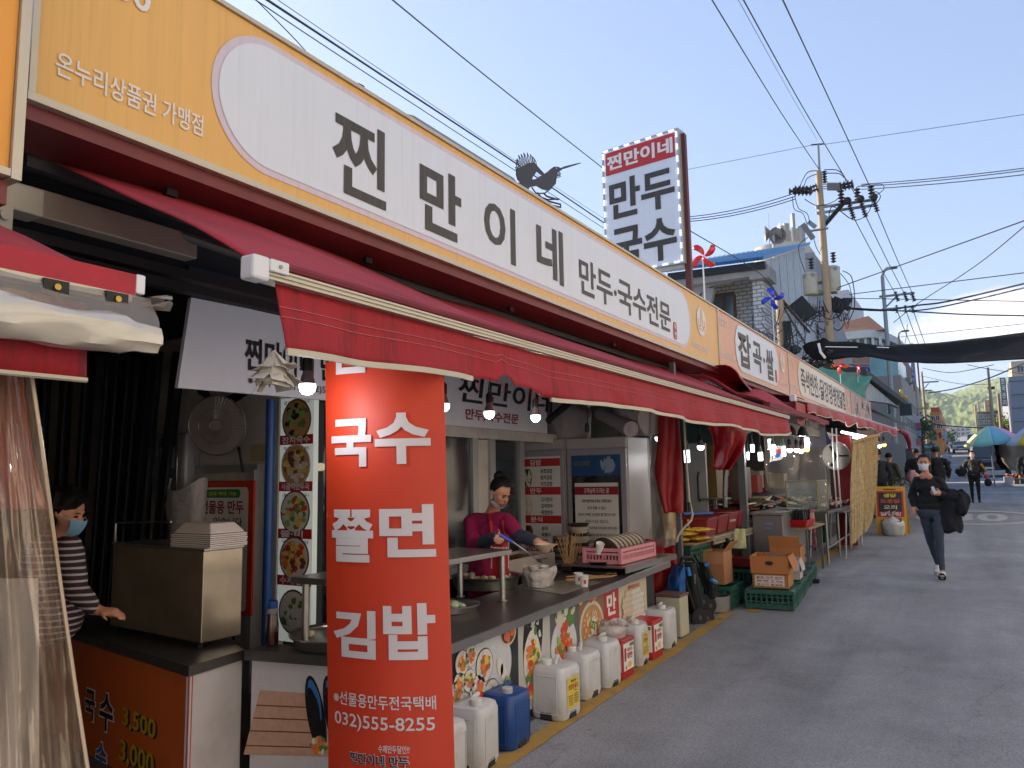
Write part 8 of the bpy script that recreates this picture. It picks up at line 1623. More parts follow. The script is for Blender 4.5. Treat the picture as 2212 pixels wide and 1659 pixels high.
# further tables under the screen
r = thing('folding_table', 'folding table with thin steel legs under the woven screen', 'table', (-2.1,14.2, gz(14)))
tz2 = PX(1800,1100,-2.0).z; tz2 = gz(14) + .72
q = MB(); q.b2((-2.5,13.3, tz2 - .02),(-1.9,15.4, tz2)); q.build('top', m_ss2, r)
for (x, y) in ((-1.93,13.35),(-1.93,15.3),(-2.46,13.35),(-2.46,15.3)): q = MB(); q.cyl((x, y, gz(y)),(x + .04, y + .05, tz2 - .02),.014, n=8); q.build('leg', m_frame, r, smooth=True)
hang('pink_bunting', 'pink and white packets strung below the display table', [(1748,1760,1137,12.6),(1750,1763,1160,12.6),(1756,1768,1188,12.6)], mat('pink packets', '#b58490', .5, var=.5, scale=20), 'packets', seed=9, wav=.03)
hang('green_cloth', 'green cloth hanging beside the pink packets', [(1768,1786,1128,12.9),(1770,1788,1150,12.9),(1772,1786,1172,12.9)], mat('green cloth', '#245a3a', .8), seed=9, wav=.03)
# A-frame board
def aframe():
 D = 17.9; g0 = G(1922,1155); y = g0.y; z0 = gz(y) + .003; a, b = PY(1890,1100, y), PY(1956,1100, y); zt = PY(1925,1051, y).z; w = b.x - a.x; h = zt - z0
 r = thing('a_frame_sign', 'yellow A-frame board reading 생닭 토종닭 오리 닭강정 beside the woven screen', 'sign', ((a.x + b.x) / 2, y, z0)); my = mat('yellow plastic', '#d19a1c', .45, var=.05)
 lean = .16; F_ = lambda d: (lambda s, t: Vector((a.x + w * s, y + lean * t - d, z0 + h * t)))
 def pl(nm, s0, t0, s1, t1, m, d=0., th=.03): q = MB(); f = F_(d); q.slab([f(s0, t0), f(s1, t0), f(s1, t1), f(s0, t1)],(0, th, 0)); return q.build(nm, m, r)
 pl('frame', 0,0,.14,.30, my); pl('frame', .86,0,1,.30, my); pl('frame', 0,.302,1,.36, my); pl('frame', .0,.362,.06,.90, my); pl('frame', .94,.362,1,.90, my); pl('top_bar', 0,.902,.30,1, my); pl('top_bar', .70,.902,1,1, my); pl('top_bar', .302,.95,.698,1, my); pl('frame', .3,.902,.7,.92, my)
 pl('panel', .062,.362,.938,.90, mat('sign red', '#b3262b', .5),.004,.01); pl('black_panel', .12,.475,.88,.87, mat('sign black', '#232527', .5),.008,.006)
 for ch, t0, t1, m in (('생닭', .77,.85, mat('bright yellow lettering', '#d8d02a', .5)),('토종닭', .65,.735, mat('orange lettering', '#c8502a', .5)),('오리', .52,.61, mat('cream lettering', '#cfc49a', .5)),('닭강정', .385,.46, m_wh)): q = MB(); letters(q, ch, F_(.012),.5 - .11 * len(ch), t0,.5 + .11 * len(ch), t1,.03); q.build('lettering', m, r)
 q = MB(); q.slab([Vector((a.x + w * .03, y + .45, z0)), Vector((b.x + .02, y + .45, z0)), Vector((b.x, y + lean + .04, zt - .02)), Vector((a.x + w * .03, y + lean + .04, zt - .02))],(0,.03,0)); q.build('rear_leg', my, r)
 c = Vector((a.x + w * .58, y - .16, z0)); q = MB(); q.sheet(bagf(.22,.17,.30,6, c, -.1),30,14); q.sheet(lambda s, t: c + Vector((.14 * (1 - t) * math.cos(s * 6.28),.12 * (1 - t) * math.sin(s * 6.28),.28 + .1 * t)),14,4)
 for k in range(7): q.add([c + Vector((0,0,.36)), c + Vector((.12 * math.cos(k),.08 * math.sin(k),.48)), c + Vector((.1 * math.cos(k + .6),.08 * math.sin(k + .6),.45))],[(0,1,2)])
 tag(q.build('sandbag', mat('knotted white bag', '#b9b7b2', .5, var=.15, bump=.9, bscale=9), smooth='all'), 'knotted white plastic sandbag weighing down the yellow A-frame board', 'bag')
aframe()
for k, (u, v, c_, lab) in enumerate(((1953,1052, '#b8bdb8', 'white flowers and leaves heaped at the stall front right of the A-frame board'),(1946,1042, '#2a4a2c', 'dark green potted leaves beside the white flowers'))):
 q = MB(); p = PD(u, v, 20)
 for j in range(120): d = Vector((rnd.gauss(0,.2), rnd.gauss(0,.2), rnd.gauss(0,.1))); w = .05; q.add([p + d, p + d + Vector((w, 0, w * rnd.random())), p + d + Vector((w * .5,.03, w))],[(0,1,2)])
 tag(q.build('flowers', mat('petals ' + c_, c_, .7, var=.3), kind='stuff'), lab, 'plants')
# ===== PEOPLE
import numpy as np
TS = bpy.data.scenes.new('workshop')
m_skin = mat('skin', '#b98468', .5, var=.05, scale=6, sub=.08); m_hair = mat('black hair', '#0e0b0a', .6, spec=.25, var=.3, scale=30, stretch=(1,1,.2)); m_lip = mat('lips', '#8c4a42', .5)
m_eye = mat('eye dark', '#1a1210', .3); m_mask = mat('white mask', '#cfd3da', .7, var=.04); m_shoe = mat('white shoe', '#c9c9c9', .5)
def dress(name, label, prims, mats, loc, rz=0., vox=.012, fold=.006, group=None, world=False):
 """one continuous body: capsules (a, b, ra, rb, material) and balls (c, (rx, ry, rz), material) fused by a voxel remesh"""
 q = MB()
 for p in prims:
  if len(p) == 5:
   a, b = Vector(p[0]), Vector(p[1]); q.cyl(a, b, p[2], p[3], n=14); q.ball(a, p[2],12); q.ball(b, p[3],12)
  else: q.ball(p[0], p[1],16)
 me = bpy.data.meshes.new('b'); me.from_pydata(q.v, [], q.f); o = bpy.data.objects.new('b', me); TS.collection.objects.link(o)
 md = o.modifiers.new('r', 'REMESH'); md.mode = 'VOXEL'; md.voxel_size = vox; md.use_smooth_shade = True
 s = o.modifiers.new('s', 'SMOOTH'); s.factor = .5; s.iterations = 3
 vl = TS.view_layers[0]; vl.update(); m2 = bpy.data.meshes.new_from_object(o.evaluated_get(vl.depsgraph)); bpy.data.objects.remove(o); bpy.data.meshes.remove(me)
 n = len(m2.vertices); co = np.empty(n * 3); m2.vertices.foreach_get('co', co); co = co.reshape(-1,3); best = np.full(n, 9.); idx = np.zeros(n, int)
 for p in prims:
  if len(p) == 5:
   a, b = np.array(p[0], float), np.array(p[1], float); d = b - a; t = np.clip(((co - a) @ d) / (d @ d + 1e-9),0,1); r_ = p[2] + (p[3] - p[2]) * t; dist = np.linalg.norm(co - (a + t[:, None] * d), axis=1) - r_; mi = p[4]
  else: c = np.array(p[0], float); r_ = np.array(p[1], float) if hasattr(p[1], '__len__') else np.array([p[1]] * 3); dist = (np.linalg.norm((co - c) / r_, axis=1) - 1) * r_.min(); mi = p[2]
  k = dist < best; best[k] = dist[k]; idx[k] = mi
 if fold:
  for i, (v, nv) in enumerate(zip(m2.vertices, [v.normal.copy() for v in m2.vertices])):
   if idx[i] in CLOTH: v.co += nv * fold * (noise.noise(Vector((co[i][0] * 11, co[i][1] * 11, co[i][2] * 8))) + .5 * math.sin(co[i][2] * 60 + 9 * noise.noise(Vector(co[i] * 6))))
 for m in mats: m2.materials.append(m)
 for p in m2.polygons: p.material_index = int(idx[p.vertices[0]]); p.use_smooth = True
 m2.name = 'body'; r = thing(name, label, 'person', loc, group); b = bpy.data.objects.new('body', m2); COL.objects.link(b); b.parent = r; r.rotation_euler = (0,0, rz)
 if world: b.location = -Vector(loc)
 return r
CLOTH = (1,2)
def part(q, name, m, r, off=None, smooth=True):
 o = q.build(name, m, None, smooth=smooth); o.parent = r
 if off is not None: o.location = -Vector(off)
 return o
def hand(a, dirv, side, s=1., curl=.5, mi=0):   # palm and five fingers from wrist a along dirv
 a = Vector(a); d = Vector(dirv).normalized(); sd = (Vector(side) - d * Vector(side).dot(d)).normalized(); n = d.cross(sd); pr = [(a, a + d * .075 * s, .024 * s, .030 * s, mi),(a + sd * .015 * s, a + d * .07 * s + sd * .018 * s, .018 * s, .018 * s, mi),(a - sd * .012 * s, a + d * .07 * s - sd * .018 * s, .018 * s, .018 * s, mi)]
 for k, (o, L_) in enumerate(((-.030,.055),(-.010,.068),(.011,.072),(.031,.062))):
  b = a + d * .08 * s + sd * o * s; m_ = b + (d * math.cos(curl) + n * math.sin(curl)) * L_ * .5 * s; e = m_ + (d * math.cos(curl * 2) + n * math.sin(curl * 2)) * L_ * .5 * s; pr += [(b, m_, .0095 * s, .009 * s, mi),(m_, e, .009 * s, .0075 * s, mi)]
 t = a + d * .02 * s + sd * .028 * s; e = t + (d * .7 + sd * .7 + n * .2).normalized() * .045 * s; return pr + [(t, e, .012 * s, .010 * s, mi),(e, e + (d * .9 + sd * .2 + n * .4).normalized() * .028 * s, .010 * s, .008 * s, mi)]
def head(c, f, up=(0,0,1), s=1., mi=0):   # skull, jaw, nose, ears, lips; f = facing
 c = Vector(c); f = Vector(f).normalized(); up = Vector(up); up = (up - f * up.dot(f)).normalized(); r_ = f.cross(up); P = lambda x, y, z: c + (r_ * x + f * y + up * z) * s
 return [(P(0,-.01,.025),(.074 * s, .083 * s, .085 * s), mi),(P(0,.02,-.03),(.060 * s, .062 * s, .075 * s), mi),(P(0,.04,-.075),.034 * s, mi),(P(-.03,.055,-.02),.026 * s, mi),(P(.03,.055,-.02),.026 * s, mi),(P(0,.082,.005), P(0,.100,-.022),.009 * s, .013 * s, mi),(P(-.02,.075,.030), P(.02,.075,.030),.012 * s, .012 * s, mi),(P(-.073,-.005,.0),(.012 * s, .02 * s, .03 * s), mi),(P(.073,-.005,.0),(.012 * s, .02 * s, .03 * s), mi),(P(-.012,.085,-.055), P(.012,.085,-.055),.008 * s, .008 * s, mi)], P
def face(r, P, s, off=None, mask=None, hair='back', brow=True):
 for x in (-.029,.029):
  q = MB(); q.ball(P(x, .079,.006),(.012 * s, .012 * s, .0055 * s),8); part(q, 'eye', m_eye, r, off)
  if brow: q = MB(); q.tube([P(x - .017,.084,.026), P(x, .090,.031), P(x + .017,.084,.027)],.0028 * s, n=5); part(q, 'eyebrow', m_hair, r, off)
 if mask != 'full': q = MB(); q.tube([P(-.02,.091,-.055), P(0,.096,-.052), P(.02,.091,-.055)],.0045 * s, n=6); part(q, 'lips', m_lip, r, off)
 # hair cap
 q = MB(); f_ = (P(0,1,0) - P(0,0,0)).normalized();
 def cap(a, t):
  th = a * 2 * math.pi; k = t * (1.95 if math.sin(th) < .2 else 1.95 - 1.0 * min(1,(math.sin(th) - .2) / .5)); return P(.088 * math.cos(th) * math.sin(k),-.014 + .093 * math.sin(th) * math.sin(k),.028 + .098 * math.cos(k))
 q.sheet(cap, 30,12); part(q, 'hair', m_hair, r, off)
 if hair == 'bun': q = MB(); q.ball(P(0,-.085,.085),.045 * s, 12, jit=.2); q.ball(P(-.05,-.06,-.07),(.035 * s, .03 * s, .07 * s),10, jit=.3); part(q, 'hair_bun', m_hair, r, off)
 if hair == 'tied': q = MB(); q.ball(P(0,-.075,-.03),(.07 * s, .045 * s, .10 * s),14, jit=.15); q.ball(P(-.05,-.05,-.09),(.03 * s, .03 * s, .08 * s),10, jit=.2); part(q, 'tied_hair', m_hair, r, off)
 if mask == 'full':
  q = MB(); q.sheet(lambda a, t: P((a - .5) * .132 * (1 - .25 * t),.068 + .048 * math.cos((a - .5) * 2.6) - .016 * t + .010 * math.sin(t * 3.1),-.006 - .088 * t),14,10); part(q, 'face_mask', m_mask, r, off)
  for x in (-1,1): q = MB(); q.tube([P(x * .062,.075,-.015), P(x * .077,.01,.0)],.0018 * s, n=4); part(q, 'mask_strap', m_mask, r, off)
 if mask == 'chin':
  q = MB(); q.sheet(lambda a, t: P((a - .5) * .15,.035 + .062 * math.cos((a - .5) * 2.7) - .035 * t, -.082 - .035 * t - .012 * math.cos((a - .5) * 5) + .045 * abs(a - .5)),14,6); part(q, 'face_mask', m_mask, r, off)
# the woman walking towards us: local x = right in the picture, -y = towards the camera
g0 = G(2028,1251)
m_knit = mat('black knit', '#16171b', .9, var=.2, scale=20); m_jean = mat('charcoal jeans', '#394250', .85, var=.25, scale=12, bump=.3, bscale=60); m_coat = mat('navy coat', '#0e121c', .85, var=.3, scale=8, bump=.4, bscale=20)
hd, P = head((-.075,-.02,1.50),(0,-1,-.03))
pr = hd + [((-.065,0,1.43),(-.06,.01,1.32),.042,.048,0),
 ((-.05,.01,1.27),(-.04,.01,1.05),.10,.098,1),((-.15,.01,1.28),(.05,.01,1.28),.046,.046,1),((-.09,-.05,1.325),(-.02,-.05,1.325),.045,.045,0),((-.10,.0,1.17),(.03,.0,1.17),.095,.095,1),((-.09,0,1.0),(.03,0,1.0),.10,.10,1),((-.09,0,.93),(.045,0,.93),.105,.105,1),
 ((-.18,.01,1.27),(-.24,.03,1.06),.046,.050,1),((-.24,.03,1.06),(-.215,-.04,.93),.05,.034,1),((.10,.01,1.27),(.19,.02,1.09),.055,.055,1),((.19,.02,1.09),(.13,-.18,1.10),.05,.036,1),
 ((-.085,0,.86),(.045,0,.86),.105,.105,2),((-.075,.02,.83),(-.035,.05,.48),.088,.056,2),((-.035,.05,.48),(.03,.22,.17),.054,.036,2),((.055,-.01,.83),(.085,-.12,.50),.088,.056,2),((.085,-.12,.50),(.11,-.20,.15),.054,.036,2),
 ((.03,.22,.17),(.035,.23,.11),.028,.03,0),((.11,-.20,.15),(.11,-.21,.09),.028,.03,0)]
pr += hand((-.225,-.045,.925),(.12,-.25,-1),(1,-.3,0),.95,.5) + hand((.125,-.19,1.105),(-.75,-.6,.1),(0,-.2,1),.95,.7)
r = dress('person', 'woman in black top and dark jeans walking towards the camera, coat over her arm', pr, [m_skin, m_knit, m_jean],(0,0,0), vox=.0085, fold=.004)
face(r, P, 1., mask='full', hair='tied')
def shoe(c, toe, pitch):
 q = MB(); c = Vector(c); t = Vector(toe).normalized(); u = Vector((0,0,1)); sd_ = t.cross(u); rot = Matrix.Rotation(pitch, 3, sd_)
 for (k, rx, rz_, z) in ((-.04,.042,.052,.05),(.02,.046,.046,.042),(.09,.048,.036,.03)): q.ball(c + rot @ (t * k + u * z),(rx, .06, rz_),12)
 part(q, 'shoe', m_shoe, r); q = MB(); pts = [c + rot @ (t * (.05 + .10 * math.cos(a)) + sd_ * .045 * math.sin(a)) for a in [2 * math.pi * i / 18 for i in range(18)]]; q.slab(pts, u * .02); part(q, 'sole', m_dkm if pitch > .2 else m_shoe, r)
shoe((.03,.21,.06),(0,-1,0),-.25); shoe((.11,-.22,.015),(.05,-1,0),.5)
q = MB(); q.box((.055,-.29,1.15),(.035,.012,.10), ry=-.4); part(q, 'phone', m_mask, r, smooth=False)
q = MB()
def coat(s, t):
 a = s * 2 * math.pi; w = (.14 + .05 * math.sin(t * 3.0)) * (1 - .25 * max(0, t - .75) * 4 * .5); k = noise.noise(Vector((math.cos(a) * 2, math.sin(a) * 2, t * 3))) * .035
 return (.23 - .05 * t + (w + k) * math.cos(a) + .05 * math.sin(t * 7),-.03 + (.07 + k) * math.sin(a),1.15 - .53 * t + .02 * math.sin(a * 3))
q.sheet(coat, 40,20); q.ball((.22,-.03,1.08),(.15,.10,.09),16, jit=.3); q.ball((.33,-.02,.98),(.10,.10,.17),16, jit=.35, seed=4); q.ball((.17,-.02,.66),(.08,.07,.08),12, jit=.3, seed=2)
r.location = (g0.x - .06, g0.y + .15, gz(g0.y)); r.rotation_euler = (0, R(2.5), R(-2)); o = q.build('coat', m_coat, None, smooth='all'); tag(o, 'dark navy coat hanging over the arm of the walking woman', 'coat'); o.location = r.location; o.rotation_euler = r.rotation_euler
# the cook, placed joint by joint
m_mag = mat('magenta sweater', '#9c1550', .85, var=.15, scale=12); m_apr = mat('red apron', '#a3161c', .7, var=.1); m_slv = mat('blue grey sleeve', '#3c4358', .8, var=.3, scale=20)
K = lambda u, v, D: PD(u, v, D * 1.10)
fc = (RT * .62 - FW * .70 - Vector((0,0,.60))).normalized(); hd, P = head(K(1081,1062,5.55), fc, (.1,0,1))
pr = hd + [(K(1073,1085,5.62), K(1062,1112,5.68),.048,.055,0),(K(1022,1130,5.8), K(1090,1128,5.55),.085,.08,1),(K(1045,1150,5.75), K(1070,1150,5.6),.13,.12,1),(K(1050,1180,5.75), K(1048,1290,5.75),.14,.15,1),(K(1060,1190,5.6), K(1058,1330,5.65),.12,.14,1),
 (K(1020,1130,5.75), K(1022,1178,5.55),.065,.06,1),(K(1022,1178,5.55), K(1046,1172,5.35),.055,.05,1),(K(1046,1172,5.35), K(1072,1160,5.16),.052,.04,2),(K(1098,1128,5.5), K(1122,1158,5.3),.062,.055,1),(K(1122,1158,5.3), K(1146,1165,5.15),.055,.045,2),(K(1146,1165,5.15), K(1157,1168,5.08),.045,.038,2),(K(1157,1168,5.08), K(1162,1171,5.05),.03,.03,0)]
pr += hand(K(1161,1170,5.05), RT * .9 - Vector((0,0,.45)), FW, 1,.5) + hand(K(1073,1160,5.15), RT * .4 - FW * .9, Vector((0,0,1)),1,.9)
ck = dress('person', 'cook in a magenta sweater and red apron leaning over the food counter', pr, [m_skin, m_mag, m_slv], K(1050,1300,5.7), vox=.009, world=True, fold=.005)
off = ck.location; face(ck, P, 1., off, mask='chin', hair='bun')
q = MB(); q.sheet(lambda s, t: K(1060 + 40 * s, 1168 + 110 * t, 5.46 + .02 * math.sin(s * 6)) + RT * (.0) + FW * (.05 * (2 * s - 1) ** 2),14,14); part(q, 'apron', m_apr, ck, off)
for s in (0,1): q = MB(); q.tube([K(1064 + 30 * s, 1168,5.43), K(1060 + 26 * s, 1128,5.45), K(1055 + 22 * s, 1112,5.6)],.016, n=6); part(q, 'apron_strap', m_apr, ck, off)
for s in (.04,.96): q = MB(); q.tube([K(1060 + 40 * s, 1168 + 60 * t / 5,5.43 + .05 * (2 * s - 1) ** 2) for t in range(6)],.004, n=4); part(q, 'apron_piping', m_bw, ck, off)
q = MB(); letters(q, '찐만이네', lambda a, b: K(1064 + 32 * a, 1194 - 13 * b, 5.425),0,0,1,1,.03); part(q, 'lettering', m_bw, ck, off, smooth=False)
# seller with striped sleeve at the left
m_str = mat('striped shirt', '#1c1a22', .85, var=0); nt_ = m_str.node_tree; b_ = nt_.nodes['Principled BSDF']; wv = N(nt_, 'ShaderNodeTexWave', wave_type='BANDS', bands_direction='Z'); wv.inputs['Scale'].default_value = 9.; wv.inputs['Distortion'].default_value = .6; tcn = N(nt_, 'ShaderNodeTexCoord'); nt_.links.new(tcn.outputs['Object'], wv.inputs[0]); cr = N(nt_, 'ShaderNodeValToRGB'); cr.color_ramp.elements[0].position = .72; cr.color_ramp.elements[0].color = (.03,.012,.018,1); cr.color_ramp.elements[1].position = .8; cr.color_ramp.elements[1].color = (.42,.4,.42,1); nt_.links.new(wv.outputs[0], cr.inputs[0]); nt_.links.new(cr.outputs[0], b_.inputs['Base Color'])
K = PD; D = 4.3; fc = (RT * .95 - FW * .2 - Vector((0,0,.3))).normalized(); hd, P = head(K(148,1108, D), fc)
pr = hd + [(K(140,1140, D), K(135,1165, D),.05,.06,0),(K(100,1185, D), K(140,1185, D),.09,.09,1),(K(110,1215, D), K(115,1330, D),.15,.16,1),(K(150,1185, D - .05), K(166,1275, D - .1),.07,.06,1),(K(166,1275, D - .1), K(200,1312, D - .15),.06,.045,1),(K(200,1312, D - .15), K(216,1320, D - .15),.03,.028,0)] + hand(K(216,1320, D - .15), RT + Vector((0,0,-.1)),-FW, 1,.3)
st = dress('person', 'seller in a dark striped shirt and blue mask, dim behind the orange counter', pr, [m_skin, m_str, m_str], K(120,1330, D), world=True); m_mask_b = mat('blue mask', '#6f9cb8', .7)
face(st, P, 1.08, st.location, mask='full', hair='back'); [setattr(c.data.materials, '__doc__', None) if False else c.data.materials.__setitem__(0, m_mask_b) for c in st.children if c.name.startswith('face_mask')]
q = MB(); q.ball(K(138,1088, D + .03),(.12,.12,.10),14, jit=.5); part(q, 'hair', m_hair, st, st.location)
# people further off: simple clothed figures with pose
def walker(label, u, v, D, top, bottom, face_dir=-1, h=1.62, mask=True, stride=.16, lean=0., hairm=None, extra=None, cut=None):
 p = PD(u, v, D); z0 = gz(p.y); k = h / 1.62; fy = face_dir; hd, P = head((0,.0,1.50),(0, fy, -.03))
 pr = hd + [((0,0,1.43),(0,0,1.33),.045,.05,0),((-.15,0,1.28),(.15,0,1.28),.07,.07,1),((0,0,1.22),(0,0,.95),.15,.15,1),((-.08,0,1.15),(.08,0,1.0),.12,.13,1),((-.20,0,1.27),(-.26,-.03,1.03),.062,.055,1),((-.26,-.03,1.03),(-.25,.09 * fy, .84),.052,.042,1),((.20,0,1.27),(.27,.02,1.03),.062,.055,1),((.27,.02,1.03),(.24,.14 * fy, .88),.052,.042,1),
  ((-.07,0,.88),(.07,0,.88),.12,.12,2),((-.08,0,.84),(-.09, stride * .6,.47),.09,.06,2),((-.09, stride * .6,.47),(-.09, stride, .09),.058,.042,2),((.08,0,.84),(.09,-stride * .6,.47),.09,.06,2),((.09,-stride * .6,.47),(.09,-stride, .09),.058,.042,2),((-.09, stride, .05),(-.09, stride + .13 * fy, .04),.045,.035,3),((.09,-stride, .05),(.09,-stride + .13 * fy, .04),.045,.035,3)] + hand((-.25,.09 * fy, .84),(0,.2 * fy, -1),(0, fy, 0),1,.4) + hand((.24,.14 * fy, .88),(0,.3 * fy, -1),(0, fy, 0),1,.4)
 r = dress('person', label, pr, [m_skin, top, bottom, mat('dark shoe', '#202226', .6)],(0,0,0), vox=.018, fold=.008); face(r, P, 1., mask='full' if mask and fy < 0 else None, hair='back', brow=False)
 if extra: extra(r)
 r.scale = (k, k, k); r.location = (p.x, p.y, z0); r.rotation_euler = (0,0, lean); return r
m_flor = mat('dark floral cloth', '#16181c', .85, var=.3, scale=6, stain='#8f7f6a', stain_amt=.9, stain_scale=9); m_bkc = mat('black clothes', '#15161a', .9, var=.2)
def bags(r):
 q = MB(); q.ball((-.34,-.02,.98),(.16,.13,.17),14, jit=.3); part(q, 'shoulder_bag', m_bkc, r); q = MB(); q.ball((.36,-.05,.62),(.11,.09,.12),12, jit=.25); q.cyl((.36,-.05,.70),(.27,-.03,.86),.012,.02, n=6); part(q, 'carrier_bag', m_bkc, r); q = MB(); q.ball((.33,-.05,.82),(.08,.05,.06),10, jit=.3); part(q, 'pink_wrap', mat('pink wrap', '#a83a5a', .6), r)
 q = MB(); q.tube([(.2,-.1,1.2),(.30,-.1,1.05),(.34,-.08,.95)],.035, n=6); part(q, 'yellow_scarf', mat('yellow scarf', '#a8862a', .7), r)
g1 = G(2110,1086); walker('older woman in dark floral top and mask carrying black bags on the road', 2109,1086,(g1 - EYE).dot(FW), m_flor, m_bkc, h=1.60, extra=bags, stride=.06)
m_olive = mat('olive coat', '#4a4a3a', .85, var=.15); m_navyc = mat('navy jacket', '#131c2c', .85, var=.2)
def aprn(r): q = MB(); q.ball((0,.02,.8),(.2,.17,.28),14); part(q, 'coat_tail', m_olive, r)
walker('person in a navy jacket seen from behind, standing right of the woven screen', 1905,1120,19.2, m_navyc, m_bkc, face_dir=1, h=1.72, mask=False, stride=.03, lean=.5)
walker('person in an olive coat bending over the stall beside the navy jacket', 1930,1115,20.5, m_olive, m_olive, face_dir=1, h=1.62, mask=False, stride=.03, lean=-.6, extra=aprn)
def cap_(r): q = MB(); q.lathe([(.10,0),(.098,.05),(.07,.09),(0,.1)],(0,0,1.53), n=16); q.box((0,.10,1.535),(.14,.1,.012)); part(q, 'cap', mat('grey cap cloth', '#2c3232', .9), r)
walker('man in black with a grey cap walking away behind the woman in jeans', 2030,1090,20.5, m_bkc, m_bkc, face_dir=1, h=1.74, mask=False, extra=cap_)
walker('person in dark clothes left of the capped man, half hidden by the woman', 1986,1080,22.5, m_bkc, m_bkc, face_dir=1, h=1.72, mask=False)
walker('distant walker in a pale top far down the road', 2047,1010,47, mat('pale top', '#b9b9bd', .8), m_navyc, h=1.6)
walker('person in dark clothes cut off at the right edge of the photo', 2232,1090,22, m_bkc, m_bkc, h=1.7)
p = PD(1971,1040,19); q = MB(); q.ball(p + Vector((0,0,.1)),(.15,.14,.17),14, jit=.5); tag(q.build('pink_bundle', mat('pale pink cloth', '#b98a90', .8, var=.3), smooth='all'), 'pale pink striped bundle carried left of the walking woman', 'bundle')
# ===== VEHICLES, PARASOLS AND STALLS FURTHER OFF
def car(label, u, v, D, col, w=1.85, h=1.65, l=4.4, rz=0., front=True, van=False):
 p = PD(u, v, D); r = thing('parked_car', label, 'car', (0,0,0)); m = mat('car ' + col, col, .25, metal=.4, var=.03, coat=.6); pro = [(-l / 2,.35),(-l / 2,.78),(-l / 2 + .12,.95),(-l / 2 + 1.05,1.06),(l / 2 - .1,1.1),(l / 2,.9),(l / 2,.35)]
 q = MB(); q.slab([(-w / 2, y, z) for y, z in pro],(w, 0,0)); q.build('body', m, r, bevel=.06)
 top = [(-l / 2 + (.5 if van else 1.0),1.04),(-l / 2 + (.9 if van else 1.7), h),(l / 2 - .35, h - .02),(l / 2 - .08,1.06)]; i = .12; q = MB(); q.add([(-w / 2 + .02, top[0][0], top[0][1]),(w / 2 - .02, top[0][0], top[0][1]),(w / 2 - i, top[1][0], top[1][1]),(-w / 2 + i, top[1][0], top[1][1]),(-w / 2 + .02, top[3][0], top[3][1]),(w / 2 - .02, top[3][0], top[3][1]),(w / 2 - i, top[2][0], top[2][1]),(-w / 2 + i, top[2][0], top[2][1])],[(0,1,2,3),(5,4,7,6),(3,2,6,7),(1,5,6,2),(4,0,3,7)]); q.build('cabin', m, r, bevel=.03)
 a, b = Vector((0, top[0][0], top[0][1])), Vector((0, top[1][0], top[1][1])); n = Vector((0,-(b.z - a.z),(b.y - a.y))).normalized() * .012; q = MB(); q.add([a.lerp(b, k) + Vector((x, 0,0)) + n for k, x in ((.08,-w / 2 + .1),(.08, w / 2 - .1),(.9, w / 2 - i - .06),(.9,-w / 2 + i + .06))],[(0,1,2,3)]); q.build('windscreen', m_glass, r)
 for s in (-1,1):
  q = MB(); q.add([(s * (w / 2 - .01), top[0][0] + .35,1.1),(s * (w / 2 - .01), top[3][0] - .3,1.1),(s * (w / 2 - i + .015), top[2][0] - .25, h - .1),(s * (w / 2 - i + .015), top[1][0] + .05, h - .1)],[(0,1,2,3)]); q.build('side_window', m_glass, r)
  for y in (-l / 2 + .85, l / 2 - .85): q = MB(); q.cyl((s * (w / 2 - .2), y, .33),(s * (w / 2 + .01), y, .33),.33, n=18); wh = q.build('wheel', m_tyre, r, smooth=True); q = MB(); q.cyl((s * (w / 2 + .0), y, .33),(s * (w / 2 + .02), y, .33),.2, n=12); q.build('rim', m_steelg, wh)
  q = MB(); q.box((s * (w / 2 - .28),-l / 2 - .01,.78),(.38,.04,.16)); q.build('headlight', mat('headlight', '#cfd4d8', .15), r, bevel=.02); q = MB(); q.box((s * (w / 2 + .1), top[0][0] + .3,1.08),(.16,.12,.12)); q.build('mirror', m, r)
 q = MB(); q.box((0,-l / 2 - .01,.72),(w * .45,.04,.14)); q.build('grille', m_dkm, r); q = MB(); q.box((0,-l / 2 - .012,.48),(.5,.03,.11)); q.build('number_plate', m_paper, r); q = MB(); q.box((0,-l / 2 - .0,.4),(w * .9,.03,.1)); q.build('bumper', m_dkm, r)
 r.location = (p.x, p.y, gz(p.y)); r.rotation_euler = (0,0, rz); return r
car('dark grey SUV parked facing us behind the older woman with bags', 2143,1030,45, '#30343c', h=1.75, rz=R(-3))
car('silver car driving towards us down the middle of the far road', 2079,1000,98, '#a3a8ac', h=1.5)
for k, (u, D, col, van, lab) in enumerate(((2038,104, '#8f979c', 0, 'silver car first in the line parked on the left of the far road'),(2046,126, '#6a7078', 0, 'grey car second in the line parked on the left of the far road'),(2051,150, '#b9bcbe', 1, 'white van third in the line parked on the left of the far road'),(2056,175, '#3c4248', 0, 'dark car fourth in the line parked on the left of the far road'),(2060,205, '#a3a5a5', 0, 'pale car farthest in the line parked on the left of the far road'))): car(lab, u, 1010, D, col, h=2.0 if van else 1.55, van=bool(van), rz=R(1))
car('blue grey SUV parked behind the stalls right of the woven screen', 1952,1050,42, '#33414f', h=1.75, rz=R(0))
car('white box van parked on the right of the far road', 2107,1000,125, '#b9bab8', h=2.2, van=True)
car('dark car parked on the right behind the white van', 2112,1000,150, '#3a3d42')
